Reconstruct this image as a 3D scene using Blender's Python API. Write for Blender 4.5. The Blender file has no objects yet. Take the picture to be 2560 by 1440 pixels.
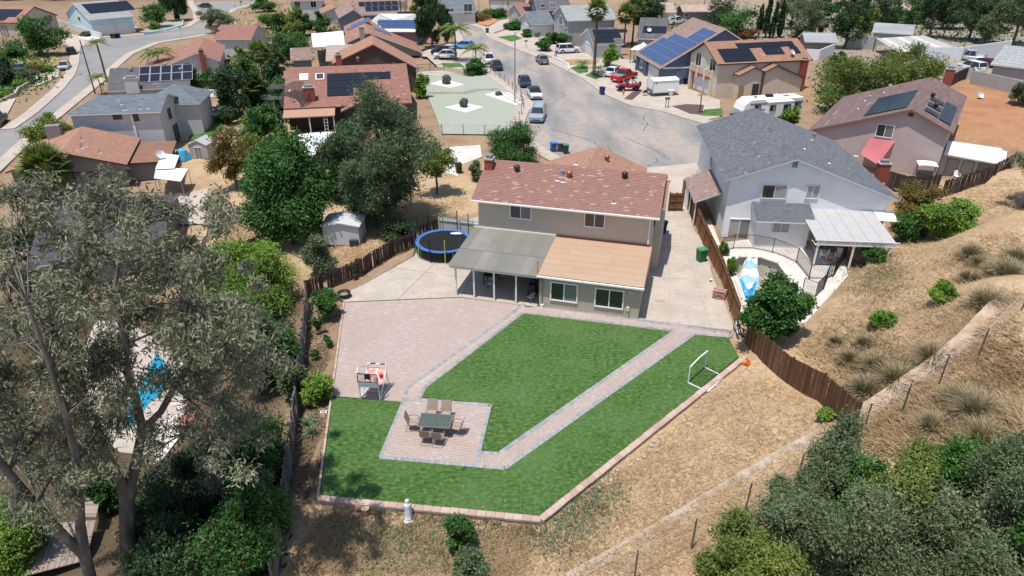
import bpy, bmesh, math, random
import numpy as np
from mathutils import Vector, Matrix
R = math.radians
random.seed(7)
rng = np.random.default_rng(7)
SC = bpy.context.scene
COL = SC.collection
# ---------------------------------------------------------------- camera
CAM_H, PITCH, FOCAL = 24.0, R(28.6), 1707.0
cd = bpy.data.cameras.new('camera')
cd.sensor_width = 36.0
cd.lens = 36.0 * FOCAL / 2560.0
cd.clip_start, cd.clip_end = .5, 4000.0
cam = bpy.data.objects.new('camera', cd)
cam.location = (0, 0, CAM_H)
cam.rotation_euler = (math.pi / 2 - PITCH, 0, 0)
COL.objects.link(cam)
SC.camera = cam
# ---------------------------------------------------------------- sky and sun
SUN_DIR = Vector((-.17, -.21, 1.0)).normalized()      # towards the sun
SUN_EL = math.asin(SUN_DIR.z)
SUN_AZ = math.atan2(SUN_DIR.x, SUN_DIR.y)
wd = bpy.data.worlds.new('World')
SC.world = wd
wd.use_nodes = True
nt = wd.node_tree
sky = nt.nodes.new('ShaderNodeTexSky')
sky.sky_type = 'NISHITA'
sky.sun_disc = False
sky.sun_elevation = SUN_EL
sky.sun_rotation = SUN_AZ
sky.altitude = 150
sky.air_density = 1.0
sky.dust_density = 1.0
nt.links.new(sky.outputs[0], nt.nodes['Background'].inputs[0])
nt.nodes['Background'].inputs[1].default_value = .13
sl = bpy.data.lights.new('sun', 'SUN')
sl.energy = 4.3
sl.angle = R(.53)
sl.color = (1.0, .955, .9)
sun = bpy.data.objects.new('sun', sl)
sun.rotation_euler = SUN_DIR.to_track_quat('Z', 'Y').to_euler()
sun.location = (0, 0, 60)
COL.objects.link(sun)
SC.view_settings.view_transform = 'Standard'
SC.view_settings.look = 'None'
SC.view_settings.exposure = .2
SC.view_settings.gamma = 1.0
SC.view_settings.use_curve_mapping = False
SC.cycles.max_bounces = 6
SC.cycles.diffuse_bounces = 3
SC.cycles.glossy_bounces = 3
SC.cycles.transmission_bounces = 4
SC.cycles.transparent_max_bounces = 8
SC.cycles.caustics_reflective = False
SC.cycles.caustics_refractive = False
# ---------------------------------------------------------------- survey helpers
CT, ST = math.cos(PITCH), math.sin(PITCH)
def at(px, py, z=.0):
 """Plan position of the spot seen at photo pixel (px, py) that lies at height z."""
 u, v = (px - 1280) / FOCAL, (py - 720) / FOCAL
 t = (z - CAM_H) / (-ST - v * CT)
 return Vector((u * t, (CT - v * ST) * t, z))
def ray(px, py, Y):
 """Point at plan distance Y on the line of sight of pixel (px, py)."""
 u, v = (px - 1280) / FOCAL, (py - 720) / FOCAL
 t = Y / (CT - v * ST)
 return Vector((u * t, Y, CAM_H + t * (-ST - v * CT)))
def ats(pts, z=.0):
 return [at(p[0], p[1], z) for p in pts]
# ---------------------------------------------------------------- mesh builder
class MB:
 def __init__(s):
  s.v = []; s.f = []; s.r = []; s.m = []
 def face(s, pts, r=.5, m=0):
  n = len(s.v)
  s.v.extend([tuple(p) for p in pts])
  s.f.append(tuple(range(n, n + len(pts)))); s.r.append(r); s.m.append(m)
 def box(s, c, d, rz=.0, r=.5, m=0, mat=None, taper=1.0):
  hx, hy, hz = d[0] / 2, d[1] / 2, d[2] / 2
  ca, sa = math.cos(rz), math.sin(rz)
  n = len(s.v)
  for z in (-hz, hz):
   k = taper if z > 0 else 1.0
   for x, y in ((-hx, -hy), (hx, -hy), (hx, hy), (-hx, hy)):
    x *= k; y *= k
    if mat is not None:
     p = mat @ Vector((x, y, z)); s.v.append((c[0] + p.x, c[1] + p.y, c[2] + p.z))
    else:
     s.v.append((c[0] + x * ca - y * sa, c[1] + x * sa + y * ca, c[2] + z))
  for q in ((3, 2, 1, 0), (4, 5, 6, 7), (0, 1, 5, 4), (1, 2, 6, 5), (2, 3, 7, 6), (3, 0, 4, 7)):
   s.f.append(tuple(n + i for i in q)); s.r.append(r); s.m.append(m)
  return s
 def bb(s, x0, x1, y0, y1, z0, z1, r=.5, m=0):
  return s.box(((x0 + x1) / 2, (y0 + y1) / 2, (z0 + z1) / 2), (x1 - x0, y1 - y0, z1 - z0), 0, r, m)
 def bar(s, a, b, w, h=None, r=.5, m=0):
  a, b = Vector(a), Vector(b)
  d = b - a
  L = d.length
  if L < 1e-6: return s
  q = d.to_track_quat('X', 'Z').to_matrix()
  return s.box((a + b) / 2, (L, w, h or w), 0, r, m, mat=q)
 def tube(s, path, rad, n=6, r=.5, m=0, cap=True):
  path = [Vector(p) for p in path]
  if not hasattr(rad, '__len__'): rad = [rad] * len(path)
  rings = []
  up = Vector((.13, .07, 1)).normalized()
  for i, p in enumerate(path):
   d = (path[min(i + 1, len(path) - 1)] - path[max(i - 1, 0)])
   if d.length < 1e-9: d = Vector((0, 0, 1))
   d.normalize()
   a = d.cross(up)
   if a.length < .05: a = d.cross(Vector((1, 0, 0)))
   a.normalize(); b = d.cross(a)
   k = len(s.v)
   for j in range(n):
    t = 2 * math.pi * j / n
    s.v.append(tuple(p + (a * math.cos(t) + b * math.sin(t)) * rad[i]))
   rings.append(k)
  for i in range(len(rings) - 1):
   k0, k1 = rings[i], rings[i + 1]
   for j in range(n):
    j2 = (j + 1) % n
    s.f.append((k0 + j, k0 + j2, k1 + j2, k1 + j)); s.r.append(r); s.m.append(m)
  if cap:
   s.f.append(tuple(rings[0] + j for j in range(n))); s.r.append(r); s.m.append(m)
   s.f.append(tuple(rings[-1] + n - 1 - j for j in range(n))); s.r.append(r); s.m.append(m)
  return s
 def lathe(s, prof, c=(0, 0, 0), n=12, r=.5, m=0, sx=1.0, sy=1.0):
  rings = []
  for (rad, z) in prof:
   k = len(s.v)
   for j in range(n):
    t = 2 * math.pi * j / n
    s.v.append((c[0] + rad * sx * math.cos(t), c[1] + rad * sy * math.sin(t), c[2] + z))
   rings.append(k)
  for i in range(len(rings) - 1):
   k0, k1 = rings[i], rings[i + 1]
   for j in range(n):
    j2 = (j + 1) % n
    s.f.append((k0 + j, k0 + j2, k1 + j2, k1 + j)); s.r.append(r); s.m.append(m)
  s.f.append(tuple(rings[0] + n - 1 - j for j in range(n))); s.r.append(r); s.m.append(m)
  s.f.append(tuple(rings[-1] + j for j in range(n))); s.r.append(r); s.m.append(m)
  return s
 def ball(s, c, rx, ry=None, rz=None, n=10, k=6, r=.5, m=0):
  ry = ry or rx; rz = rz or rx
  return s.lathe([(max(rx * math.sin(math.pi * i / k), .002), -rz * math.cos(math.pi * i / k)) for i in range(k + 1)], c, n, r, m, 1.0, ry / rx)
 def prism(s, poly, z0, z1, r=.5, m=0, ms=None):
  """vertical prism over a plan polygon; z0, z1 numbers"""
  n = len(poly)
  a = sum(poly[i][0] * poly[(i + 1) % n][1] - poly[(i + 1) % n][0] * poly[i][1] for i in range(n))
  P = list(poly) if a > 0 else list(poly)[::-1]
  k = len(s.v)
  for p in P: s.v.append((p[0], p[1], z0))
  for p in P: s.v.append((p[0], p[1], z1))
  s.f.append(tuple(range(k + n, k + 2 * n))); s.r.append(r); s.m.append(m)
  s.f.append(tuple(range(k + n - 1, k - 1, -1))); s.r.append(r); s.m.append(m)
  for i in range(n):
   j = (i + 1) % n
   s.f.append((k + i, k + j, k + n + j, k + n + i)); s.r.append(r); s.m.append(m if ms is None else ms)
  return s
 def slab(s, poly3, t, r=.5, m=0):
  """thicken a planar 3D polygon downwards by t"""
  n = len(poly3); k = len(s.v)
  for p in poly3: s.v.append(tuple(p))
  for p in poly3: s.v.append((p[0], p[1], p[2] - t))
  s.f.append(tuple(range(k, k + n))); s.r.append(r); s.m.append(m)
  s.f.append(tuple(range(k + 2 * n - 1, k + n - 1, -1))); s.r.append(r); s.m.append(m)
  for i in range(n):
   j = (i + 1) % n
   s.f.append((k + i, k + n + i, k + n + j, k + j)); s.r.append(r); s.m.append(m)
  return s
 def mesh(s, name, mats, smooth=False):
  me = bpy.data.meshes.new(name)
  me.from_pydata(s.v, [], s.f)
  if not isinstance(mats, (list, tuple)): mats = [mats]
  for x in mats: me.materials.append(x)
  if any(s.m): me.polygons.foreach_set('material_index', s.m)
  at_ = me.attributes.new('rnd', 'FLOAT', 'FACE')
  at_.data.foreach_set('value', s.r)
  if smooth: me.polygons.foreach_set('use_smooth', [True] * len(s.f))
  me.update()
  return me
 def build(s, name, mats, parent=None, loc=None, rz=.0, smooth=False, kind=None):
  return put(name, s.mesh(name, mats, smooth), parent, loc, rz, kind)
def put(name, me, parent=None, loc=None, rz=.0, kind=None):
 o = bpy.data.objects.new(name, me)
 COL.objects.link(o)
 if parent is not None: o.parent = parent
 if loc is not None: o.location = loc
 if rz: o.rotation_euler = (0, 0, rz)
 if kind: o['kind'] = kind
 return o
def tag(o, label=None, cat=None, group=None, kind=None):
 if label: o['label'] = label
 if cat: o['category'] = cat
 if group: o['group'] = group
 if kind: o['kind'] = kind
 return o
def thing(name, label, cat, loc=(0, 0, 0), rz=.0, group=None):
 o = put(name, None, None, loc, rz)
 return tag(o, label, cat, group)
def structure(name, mb, mats, label=None):
 o = mb.build(name, mats); o['kind'] = 'structure'
 if label: o['label'] = label
 return o
def npmesh(name, verts, faces, mat, rnd=None, smooth=False):
 """verts (N,3), faces (M,k) arrays -> mesh with per-face rnd"""
 me = bpy.data.meshes.new(name)
 verts = np.asarray(verts, np.float32); faces = np.asarray(faces, np.int32)
 M, k = faces.shape
 me.vertices.add(len(verts)); me.vertices.foreach_set('co', verts.ravel())
 me.loops.add(M * k); me.loops.foreach_set('vertex_index', faces.ravel())
 me.polygons.add(M)
 me.polygons.foreach_set('loop_start', np.arange(0, M * k, k, dtype=np.int32))
 me.polygons.foreach_set('loop_total', np.full(M, k, np.int32))
 for x in (mat if isinstance(mat, (list, tuple)) else [mat]): me.materials.append(x)
 if rnd is not None:
  a = me.attributes.new('rnd', 'FLOAT', 'FACE'); a.data.foreach_set('value', np.asarray(rnd, np.float32))
 if smooth: me.polygons.foreach_set('use_smooth', np.ones(M, bool))
 me.update(calc_edges=True)
 return me
def copy_tree(o, parent=None):
 c = o.copy(); COL.objects.link(c)
 if parent is not None: c.parent = parent
 for ch in list(o.children): copy_tree(ch, c)
 return c
# ---------------------------------------------------------------- plan geometry
def clip_half(poly, p, n):
 out = []
 for i in range(len(poly)):
  a, b = poly[i], poly[(i + 1) % len(poly)]
  da = (a[0] - p[0]) * n[0] + (a[1] - p[1]) * n[1]
  db = (b[0] - p[0]) * n[0] + (b[1] - p[1]) * n[1]
  if da >= 0: out.append(a)
  if da * db < 0:
   t = da / (da - db); out.append((a[0] + (b[0] - a[0]) * t, a[1] + (b[1] - a[1]) * t))
 return out
def ccw(poly):
 P = [(p[0], p[1]) for p in poly]
 a = sum(P[i][0] * P[(i + 1) % len(P)][1] - P[(i + 1) % len(P)][0] * P[i][1] for i in range(len(P)))
 return P if a > 0 else P[::-1]
def clip_convex(poly, clip):
 for i in range(len(clip)):
  a, b = clip[i], clip[(i + 1) % len(clip)]
  poly = clip_half(poly, a, (-(b[1] - a[1]), b[0] - a[0]))
  if len(poly) < 3: return []
 return poly
def area(P):
 return abs(sum(P[i][0] * P[(i + 1) % len(P)][1] - P[(i + 1) % len(P)][0] * P[i][1] for i in range(len(P)))) / 2
def split_poly(polys, a, b, gap=.02):
 dx, dy = b[0] - a[0], b[1] - a[1]; L = math.hypot(dx, dy); n = (-dy / L, dx / L); out = []
 for P in polys:
  for s in (1, -1):
   q = clip_half(P, (a[0] + n[0] * s * gap / 2, a[1] + n[1] * s * gap / 2), (n[0] * s, n[1] * s))
   if len(q) >= 3 and area(q) > .02: out.append(q)
 return out
def inset_line(pts, off):
 """offset an open plan polyline sideways (left positive)"""
 out = []
 for i, p in enumerate(pts):
  a = pts[max(i - 1, 0)]; b = pts[min(i + 1, len(pts) - 1)]
  d = Vector((b[0] - a[0], b[1] - a[1]))
  d.normalize(); out.append((p[0] - d.y * off, p[1] + d.x * off))
 return out
def band(pts, w0, w1):
 return inset_line(pts, w1) + inset_line(pts, w0)[::-1]
# ---------------------------------------------------------------- materials
def mat(name, col, rough=.85, metal=.0, ramp=None, rnd=False, noise=None, bump=None, spec=.3, trans=.0, alpha=None, dirt=None, wave=None):
 """col base colour; ramp [(pos,col)] driven by the per-piece value (rnd) or by noise; noise=(scale,detail) object space;
 bump=(scale,dist); dirt=(scale,colour,amount) second mottling; wave=(scale,colour,axis,width)"""
 m = bpy.data.materials.new(name); m.use_nodes = True
 t = m.node_tree; N = t.nodes; L = t.links
 b = N['Principled BSDF']
 b.inputs['Roughness'].default_value = rough
 b.inputs['Metallic'].default_value = metal
 b.inputs['Specular IOR Level'].default_value = spec
 tc = N.new('ShaderNodeTexCoord')
 src = None
 c4 = lambda c: (c[0], c[1], c[2], 1.0)
 if ramp:
  cr = N.new('ShaderNodeValToRGB')
  el = cr.color_ramp.elements
  while len(el) > 1: el.remove(el[-1])
  el[0].position, el[0].color = ramp[0][0], c4(ramp[0][1])
  for p, c in ramp[1:]:
   e = el.new(p); e.color = c4(c)
  if rnd:
   an = N.new('ShaderNodeAttribute'); an.attribute_name = 'rnd'
   L.new(an.outputs['Fac'], cr.inputs[0])
  else:
   nz = N.new('ShaderNodeTexNoise'); nz.inputs['Scale'].default_value = noise[0]; nz.inputs['Detail'].default_value = noise[1]
   if len(noise) > 2:
    mp = N.new('ShaderNodeMapping'); mp.inputs['Scale'].default_value = noise[2]
    if len(noise) > 3: mp.inputs['Rotation'].default_value = noise[3]
    L.new(tc.outputs['Object'], mp.inputs[0]); L.new(mp.outputs[0], nz.inputs['Vector'])
   else: L.new(tc.outputs['Object'], nz.inputs['Vector'])
   L.new(nz.outputs['Fac'], cr.inputs[0])
  src = cr.outputs[0]
 if dirt:
  nz = N.new('ShaderNodeTexNoise'); nz.inputs['Scale'].default_value = dirt[0]; nz.inputs['Detail'].default_value = 5
  L.new(tc.outputs['Object'], nz.inputs['Vector'])
  mr = N.new('ShaderNodeMapRange'); mr.inputs[1].default_value = .42; mr.inputs[2].default_value = .72; mr.inputs[4].default_value = dirt[2]
  L.new(nz.outputs['Fac'], mr.inputs[0])
  mx = N.new('ShaderNodeMix'); mx.data_type = 'RGBA'
  L.new(mr.outputs[0], mx.inputs[0])
  if src is not None: L.new(src, mx.inputs[6])
  else: mx.inputs[6].default_value = c4(col)
  mx.inputs[7].default_value = c4(dirt[1])
  src = mx.outputs[2]
 if wave:
  sp = N.new('ShaderNodeSeparateXYZ'); L.new(tc.outputs['Object'], sp.inputs[0])
  m1 = N.new('ShaderNodeMath'); m1.operation = 'MULTIPLY'; m1.inputs[1].default_value = wave[0]; L.new(sp.outputs[wave[2]], m1.inputs[0])
  m2 = N.new('ShaderNodeMath'); m2.operation = 'FRACT'; L.new(m1.outputs[0], m2.inputs[0])
  m3 = N.new('ShaderNodeMath'); m3.operation = 'LESS_THAN'; m3.inputs[1].default_value = wave[3]; L.new(m2.outputs[0], m3.inputs[0])
  mx = N.new('ShaderNodeMix'); mx.data_type = 'RGBA'; L.new(m3.outputs[0], mx.inputs[0])
  if src is not None: L.new(src, mx.inputs[6])
  else: mx.inputs[6].default_value = c4(col)
  mx.inputs[7].default_value = c4(wave[1]); src = mx.outputs[2]
 if src is not None: L.new(src, b.inputs['Base Color'])
 else: b.inputs['Base Color'].default_value = c4(col)
 if bump:
  nz = N.new('ShaderNodeTexNoise'); nz.inputs['Scale'].default_value = bump[0]; nz.inputs['Detail'].default_value = 6
  L.new(tc.outputs['Object'], nz.inputs['Vector'])
  bp = N.new('ShaderNodeBump'); bp.inputs['Distance'].default_value = bump[1]; bp.inputs['Strength'].default_value = 1.0
  L.new(nz.outputs['Fac'], bp.inputs['Height']); L.new(bp.outputs[0], b.inputs['Normal'])
 out = N['Material Output']
 sh = b.outputs[0]
 if trans:
  tr = N.new('ShaderNodeBsdfTranslucent')
  if src is not None: L.new(src, tr.inputs[0])
  else: tr.inputs[0].default_value = c4(col)
  ms = N.new('ShaderNodeMixShader'); ms.inputs[0].default_value = trans
  L.new(sh, ms.inputs[1]); L.new(tr.outputs[0], ms.inputs[2]); sh = ms.outputs[0]
 if alpha is not None:
  tr = N.new('ShaderNodeBsdfTransparent')
  ms = N.new('ShaderNodeMixShader'); ms.inputs[0].default_value = alpha
  L.new(tr.outputs[0], ms.inputs[1]); L.new(sh, ms.inputs[2]); sh = ms.outputs[0]
 L.new(sh, out.inputs[0])
 return m
def leafmat(name, a, b, c, trans=.25, rough=.55):
 return mat(name, a, rough=rough, ramp=[(.0, a), (.55, b), (1.0, c)], rnd=True, trans=trans, spec=.35)
def shingle(name, a, b, c, d):
 return mat(name, a, rough=.95, ramp=[(.0, a), (.45, b), (.8, c), (1.0, d)], rnd=True, spec=.1)
M = {}
M['white'] = mat('white_paint', (.74, .74, .72), .6, dirt=(1.5, (.55, .53, .5), .35))
M['pure_white'] = mat('bright_white', (.8, .8, .79), .5)
M['trim'] = mat('trim_white', (.72, .71, .68), .6)
M['cream'] = mat('cream_trim', (.62, .56, .45), .7)
M['black'] = mat('black_metal', (.018, .018, .02), .5)
M['dark'] = mat('dark_grey', (.045, .045, .05), .7)
M['grey'] = mat('mid_grey', (.22, .22, .22), .7)
M['steel'] = mat('galvanised_steel', (.42, .43, .44), .42, .7)
M['glass'] = mat('window_glass', (.02, .025, .028), .06, spec=.9)
M['blind'] = mat('blinds_glass', (.2, .21, .21), .25, spec=.7, wave=(16.0, (.1, .1, .1), 2, .4))
M['curtain'] = mat('curtain_glass', (.32, .32, .3), .3, spec=.6)
M['brick_red'] = mat('red_brick', (.3, .07, .05), .9, ramp=[(.3, (.22, .05, .04)), (.7, (.36, .1, .07))], noise=(6, 4), bump=(30, .01))
M['wood'] = mat('fence_wood', (.2, .1, .05), .85, ramp=[(.0, (.15, .068, .03)), (.6, (.235, .115, .052)), (1.0, (.3, .16, .08))], rnd=True, dirt=(3, (.1, .05, .03), .5), bump=(25, .01))
M['old_wood'] = mat('weathered_dark_wood', (.07, .045, .035), .9, ramp=[(.0, (.035, .024, .02)), (.6, (.075, .05, .04)), (1.0, (.14, .1, .085))], rnd=True, dirt=(3, (.03, .02, .02), .6), bump=(25, .01))
M['grey_wood'] = mat('silvery_old_wood', (.2, .18, .16), .9, ramp=[(.0, (.1, .09, .085)), (.6, (.2, .185, .17)), (1.0, (.3, .28, .26))], rnd=True, dirt=(3, (.09, .08, .07), .6), bump=(25, .012))
M['bark'] = mat('bark', (.12, .09, .07), .95, ramp=[(.3, (.07, .05, .04)), (.7, (.2, .16, .13))], noise=(5, 6, (1, 1, .25)), bump=(12, .03))
M['gum_bark'] = mat('gum_bark', (.22, .19, .17), .9, ramp=[(.3, (.06, .05, .045)), (.55, (.13, .115, .105)), (.75, (.3, .265, .24))], noise=(2.2, 6, (1, 1, .3)), bump=(9, .03))
M['concrete'] = mat('concrete', (.45, .4, .33), .9, ramp=[(.3, (.40, .345, .285)), (.7, (.50, .44, .37))], noise=(.6, 6), dirt=(2.3, (.30, .25, .2), .4), bump=(60, .002))
M['concrete_white'] = mat('pale_concrete', (.62, .58, .52), .9, ramp=[(.3, (.5, .46, .41)), (.7, (.66, .62, .56))], noise=(.7, 6), bump=(60, .002))
M['sidewalk'] = mat('sidewalk_concrete', (.44, .38, .32), .9, ramp=[(.3, (.40, .335, .275)), (.7, (.5, .435, .37))], noise=(.5, 6), dirt=(2, (.3, .26, .22), .35))
M['stucco_tan'] = mat('tan_stucco', (.36, .3, .24), .95, dirt=(.7, (.3, .25, .2), .4), bump=(40, .008))
M['solar'] = mat('solar_cells', (.010, .013, .022), .35, spec=.3, wave=(6.0, (.016, .02, .032), 0, .06))
M['solar_blue'] = mat('blue_solar_cells', (.04, .075, .18), .35, spec=.35, wave=(3.0, (.1, .14, .24), 0, .1))
M['solar_frame'] = mat('panel_frame', (.42, .44, .46), .4, .6)
M['solar_frame_dark'] = mat('panel_frame_dark', (.03, .03, .035), .4, .3)
M['tyre'] = mat('tyre_rubber', (.015, .015, .015), .85)
M['rim'] = mat('wheel_rim', (.4, .4, .42), .35, .8)
M['car_glass'] = mat('car_glass', (.012, .014, .017), .05, spec=.9)
M['lamp_glass'] = mat('headlight_glass', (.6, .62, .65), .15, spec=.8)
M['tail'] = mat('tail_light', (.3, .01, .01), .2)
# ---------------------------------------------------------------- terrain
Z_L = -3.0          # level of the left street
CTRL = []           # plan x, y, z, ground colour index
def cp(px, py, z, c=0):
 p = at(px, py, z); CTRL.append((p.x, p.y, z, c))
# colours: 0 dry soil, 1 straw grass, 2 red soil, 3 shaded litter, 4 pale concrete-like dirt
for (px, py) in [(1000,800),(1200,900),(1000,1100),(1300,1200),(1500,950),(1250,600),(1500,450),(1650,700),(1750,820),(1100,660),(860,1000),(900,760),(820,1200),(1400,1250),(1700,950)]: cp(px, py, -.06, 0)
for (px, py) in [(1400,300),(1300,180),(1600,330),(1200,60),(1500,200),(1650,230),(1850,300),(1100,220),(1150,300),(1750,120),(1900,150),(1500,60),(1400,80),(1050,110),(1000,60)]: cp(px, py, -.06, 0)
for (px, py, z) in [(1900,500,0),(2050,560,0),(1850,620,0),(1950,640,0),(2080,640,0),(2000,720,0),(2150,480,.0),(2220,600,.1),(2000,350,0),(2200,330,.1),(2300,440,.2),(2400,400,.2),(1800,460,0)]: cp(px, py, z - .06, 0)
# hillside on the right
for (px, py, z) in [(2090,760,.7),(2180,690,.9),(2260,640,1.0),(2330,560,1.4),(2400,500,1.8),(2480,470,2.2),(2560,440,3.0),(2040,840,.6),(2000,900,.5),(2200,800,2.3),(2330,700,3.0),(2450,600,4.0),(2560,560,5.0),(2300,850,3.4),(2450,760,5.3),(2560,680,6.4),(2200,950,2.4),(2350,965,4.4),(2445,900,5.5),(2545,790,6.7),(2130,1060,1.2),(2250,1035,2.6),(2060,960,.7),(2560,1000,6.2),(2400,1080,4.6),(2500,1200,5.0),(2250,1150,2.8),(2700,700,8.5),(2700,1000,8.0),(2700,500,7.0)]: cp(px, py, z, 1)
# slope below the retaining wall
for (px, py, z) in [(1880,930,.1),(1950,1000,.3),(1850,1020,.0),(2000,1070,.7),(1700,1090,-.25),(1800,1120,.05),(1900,1130,.5),(1500,1240,-.4),(1600,1230,-.1),(1700,1230,.3),(1400,1340,-.45),(1500,1360,-.1),(1300,1400,-.5),(1620,1330,.4),(1740,1370,.5),(1590,1480,.2),(1850,1260,.9),(1900,1400,1.3),(1700,1500,.6),(2100,1200,1.9),(2100,1450,2.2),(2400,1400,3.8)]: cp(px, py, z, 1)
for (px, py, z) in [(900,1290,-.4),(1100,1320,-.45),(1000,1400,-.6),(800,1320,-.5),(750,1430,-.8),(1200,1440,-.6),(1300,1330,-.42)]: cp(px, py, z, 1)
# garden strip and bank on the left
for (px, py, z) in [(800,800,-.1),(790,900,-.15),(780,1000,-.2),(770,1100,-.25),(760,1200,-.35)]: cp(px, py, z, 0)
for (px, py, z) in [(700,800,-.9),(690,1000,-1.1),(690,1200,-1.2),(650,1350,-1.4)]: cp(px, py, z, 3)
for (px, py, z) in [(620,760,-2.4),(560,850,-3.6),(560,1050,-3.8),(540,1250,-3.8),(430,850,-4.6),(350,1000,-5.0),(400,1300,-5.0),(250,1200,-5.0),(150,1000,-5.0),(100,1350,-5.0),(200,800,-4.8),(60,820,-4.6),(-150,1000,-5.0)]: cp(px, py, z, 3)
for (px, py, z, c) in [(950,700,-.1,0),(850,640,-.3,1),(900,590,-.3,1),(980,520,-.2,1),(1080,480,-.1,1),(1150,500,-.1,1),(760,620,-.8,1),(720,560,-1.0,1),(780,480,-.8,0),(680,640,-1.5,1),(640,560,-2.0,1),(600,620,-2.8,1),(600,500,-2.4,1),(540,600,-3.6,1),(500,650,-3.9,1),(560,450,-3.1,1),(500,420,-3.3,1),(680,420,-1.4,0),(640,330,-2.0,1),(580,300,-2.7,1),(700,300,-1.2,0),(850,330,-.6,0),(900,420,-.6,0),(1000,400,-.4,0),(1050,250,-.2,0)]: cp(px, py, z, c)
for (px, py, z) in [(300,560,-4.0),(100,500,-3.8),(450,560,-4.0),(200,450,-3.6),(420,480,-3.6),(20,650,-4.2)]: cp(px, py, z - .06, 0)
for (px, py) in [(0,300),(100,220),(200,150),(350,95),(480,40),(150,300),(300,330),(420,340),(300,220),(450,240),(560,130),(60,130),(120,60),(300,40),(420,60),(620,60),(560,20),(600,180),(0,400),(-200,300),(-100,150),(-100,0),(520,330)]: cp(px, py, Z_L - .06, 0)
for (px, py, z) in [(700,150,-1.8),(760,220,-1.0),(720,80,-1.8),(800,40,-1.0),(850,130,-.5),(900,60,-.3),(750,10,-1.5)]: cp(px, py, z, 0)
for (px, py, z) in [(2450,250,1.6),(2500,300,1.8),(2540,240,2.0),(2420,290,1.2),(2560,330,2.2),(2480,330,1.4)]: cp(px, py, z, 2)
for (px, py, z) in [(2300,120,.5),(2400,170,1.2),(2500,150,1.5),(2200,60,.3),(2100,100,0),(2450,80,.8),(2000,60,0),(2600,100,1.5)]: cp(px, py, z, 4)
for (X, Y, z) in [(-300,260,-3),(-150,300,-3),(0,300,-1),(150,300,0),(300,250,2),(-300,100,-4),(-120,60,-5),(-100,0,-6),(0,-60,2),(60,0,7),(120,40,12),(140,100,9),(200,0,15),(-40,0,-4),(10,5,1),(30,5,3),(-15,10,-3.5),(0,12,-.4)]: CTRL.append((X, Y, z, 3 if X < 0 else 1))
CT_A = np.array(CTRL)
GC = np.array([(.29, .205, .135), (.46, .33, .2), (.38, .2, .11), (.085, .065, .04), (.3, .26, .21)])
def shep(x, y, want_col=False):
 x = np.asarray(x, float).ravel(); y = np.asarray(y, float).ravel()
 z = np.zeros(len(x)); col = np.zeros((len(x), 3))
 for i in range(0, len(x), 20000):
  d2 = (x[i:i+20000, None] - CT_A[None, :, 0]) ** 2 + (y[i:i+20000, None] - CT_A[None, :, 1]) ** 2
  w = 1.0 / (d2 + 7.0) ** 1.9
  w /= w.sum(1, keepdims=True)
  z[i:i+20000] = w @ CT_A[:, 2]
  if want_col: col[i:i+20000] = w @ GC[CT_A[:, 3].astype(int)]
 return (z, col) if want_col else z
PADS = []   # (plan polygon, level, blend metres)
def pad(pts, z, blend=.8, below=.06):
 PADS.append((np.array([(p[0], p[1]) for p in pts]), z - below, blend))
def poly_dist(x, y, P):
 n = len(P); ins = np.zeros(len(x), bool); dm = np.full(len(x), 1e9)
 for i in range(n):
  a, b = P[i], P[(i + 1) % n]
  cond = ((a[1] > y) != (b[1] > y))
  with np.errstate(divide='ignore', invalid='ignore'):
   xi = (b[0] - a[0]) * (y - a[1]) / (b[1] - a[1] + 1e-12) + a[0]
  ins ^= cond & (x < xi)
  e = b - a; L2 = (e ** 2).sum() + 1e-9
  t = np.clip(((x - a[0]) * e[0] + (y - a[1]) * e[1]) / L2, 0, 1)
  dm = np.minimum(dm, np.hypot(x - a[0] - t * e[0], y - a[1] - t * e[1]))
 return np.where(ins, -dm, dm)
def ground_z(x, y):
 sc = np.ndim(x) == 0
 x = np.atleast_1d(np.asarray(x, float)).ravel(); y = np.atleast_1d(np.asarray(y, float)).ravel()
 z = shep(x, y)
 for P, pz, bl in PADS:
  lo, hi = P.min(0) - bl, P.max(0) + bl
  k = (x > lo[0]) & (x < hi[0]) & (y > lo[1]) & (y < hi[1])
  if not k.any(): continue
  d = poly_dist(x[k], y[k], P)
  w = np.clip(1 - d / bl, 0, 1); w = w * w * (3 - 2 * w)
  z[k] = z[k] * (1 - w) + pz * w
 return float(z[0]) if sc else z
def gpt(px, py, it=6):
 """point of the ground seen at a photo pixel"""
 z = .0
 for _ in range(it):
  p = at(px, py, z); z = .5 * z + .5 * ground_z(p.x, p.y)
 p = at(px, py, z); p.z = ground_z(p.x, p.y)
 return p
# ---- outlines of the level surfaces
YARD = ats([(797,1250),(1352,1308),(1870,893),(1842,838),(1700,500),(1660,430),(1195,470),(1040,590),(1030,630),(905,705),(845,740),(862,755)])
pad(YARD, .0, .5, .10)
RK = [(1172,62),(1205,72),(1213,85),(1219,94),(1280,120),(1330,139),(1380,160),(1455,197),(1510,237),(1575,265),(1655,280),(1755,310),(1850,345),(1930,380)]   # right kerb
LK = [(1145,62),(1158,100),(1188,135),(1210,155),(1240,188),(1275,213),(1312,240),(1338,262),(1322,280),(1312,305),(1318,335),(1345,362),(1390,390),(1460,422),(1600,424),(1740,408),(1850,395),(1930,380)]   # left kerb
road_poly = ats(LK) + ats(RK)[::-1][1:]
pad(road_poly, .0, 6.0)
LSK_O = [(-150,420),(0,325),(60,285),(130,225),(160,190),(172,160),(178,120),(205,100),(255,92),(330,88),(410,78),(462,66),(484,50),(482,30),(470,10),(468,-12)]     # outer kerb of left street
LSK_I = [(-150,570),(0,432),(90,345),(205,250),(260,205),(300,165),(335,135),(400,108),(480,95),(560,80),(592,66),(584,40),(590,24),(640,10),(660,-12)]
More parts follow.
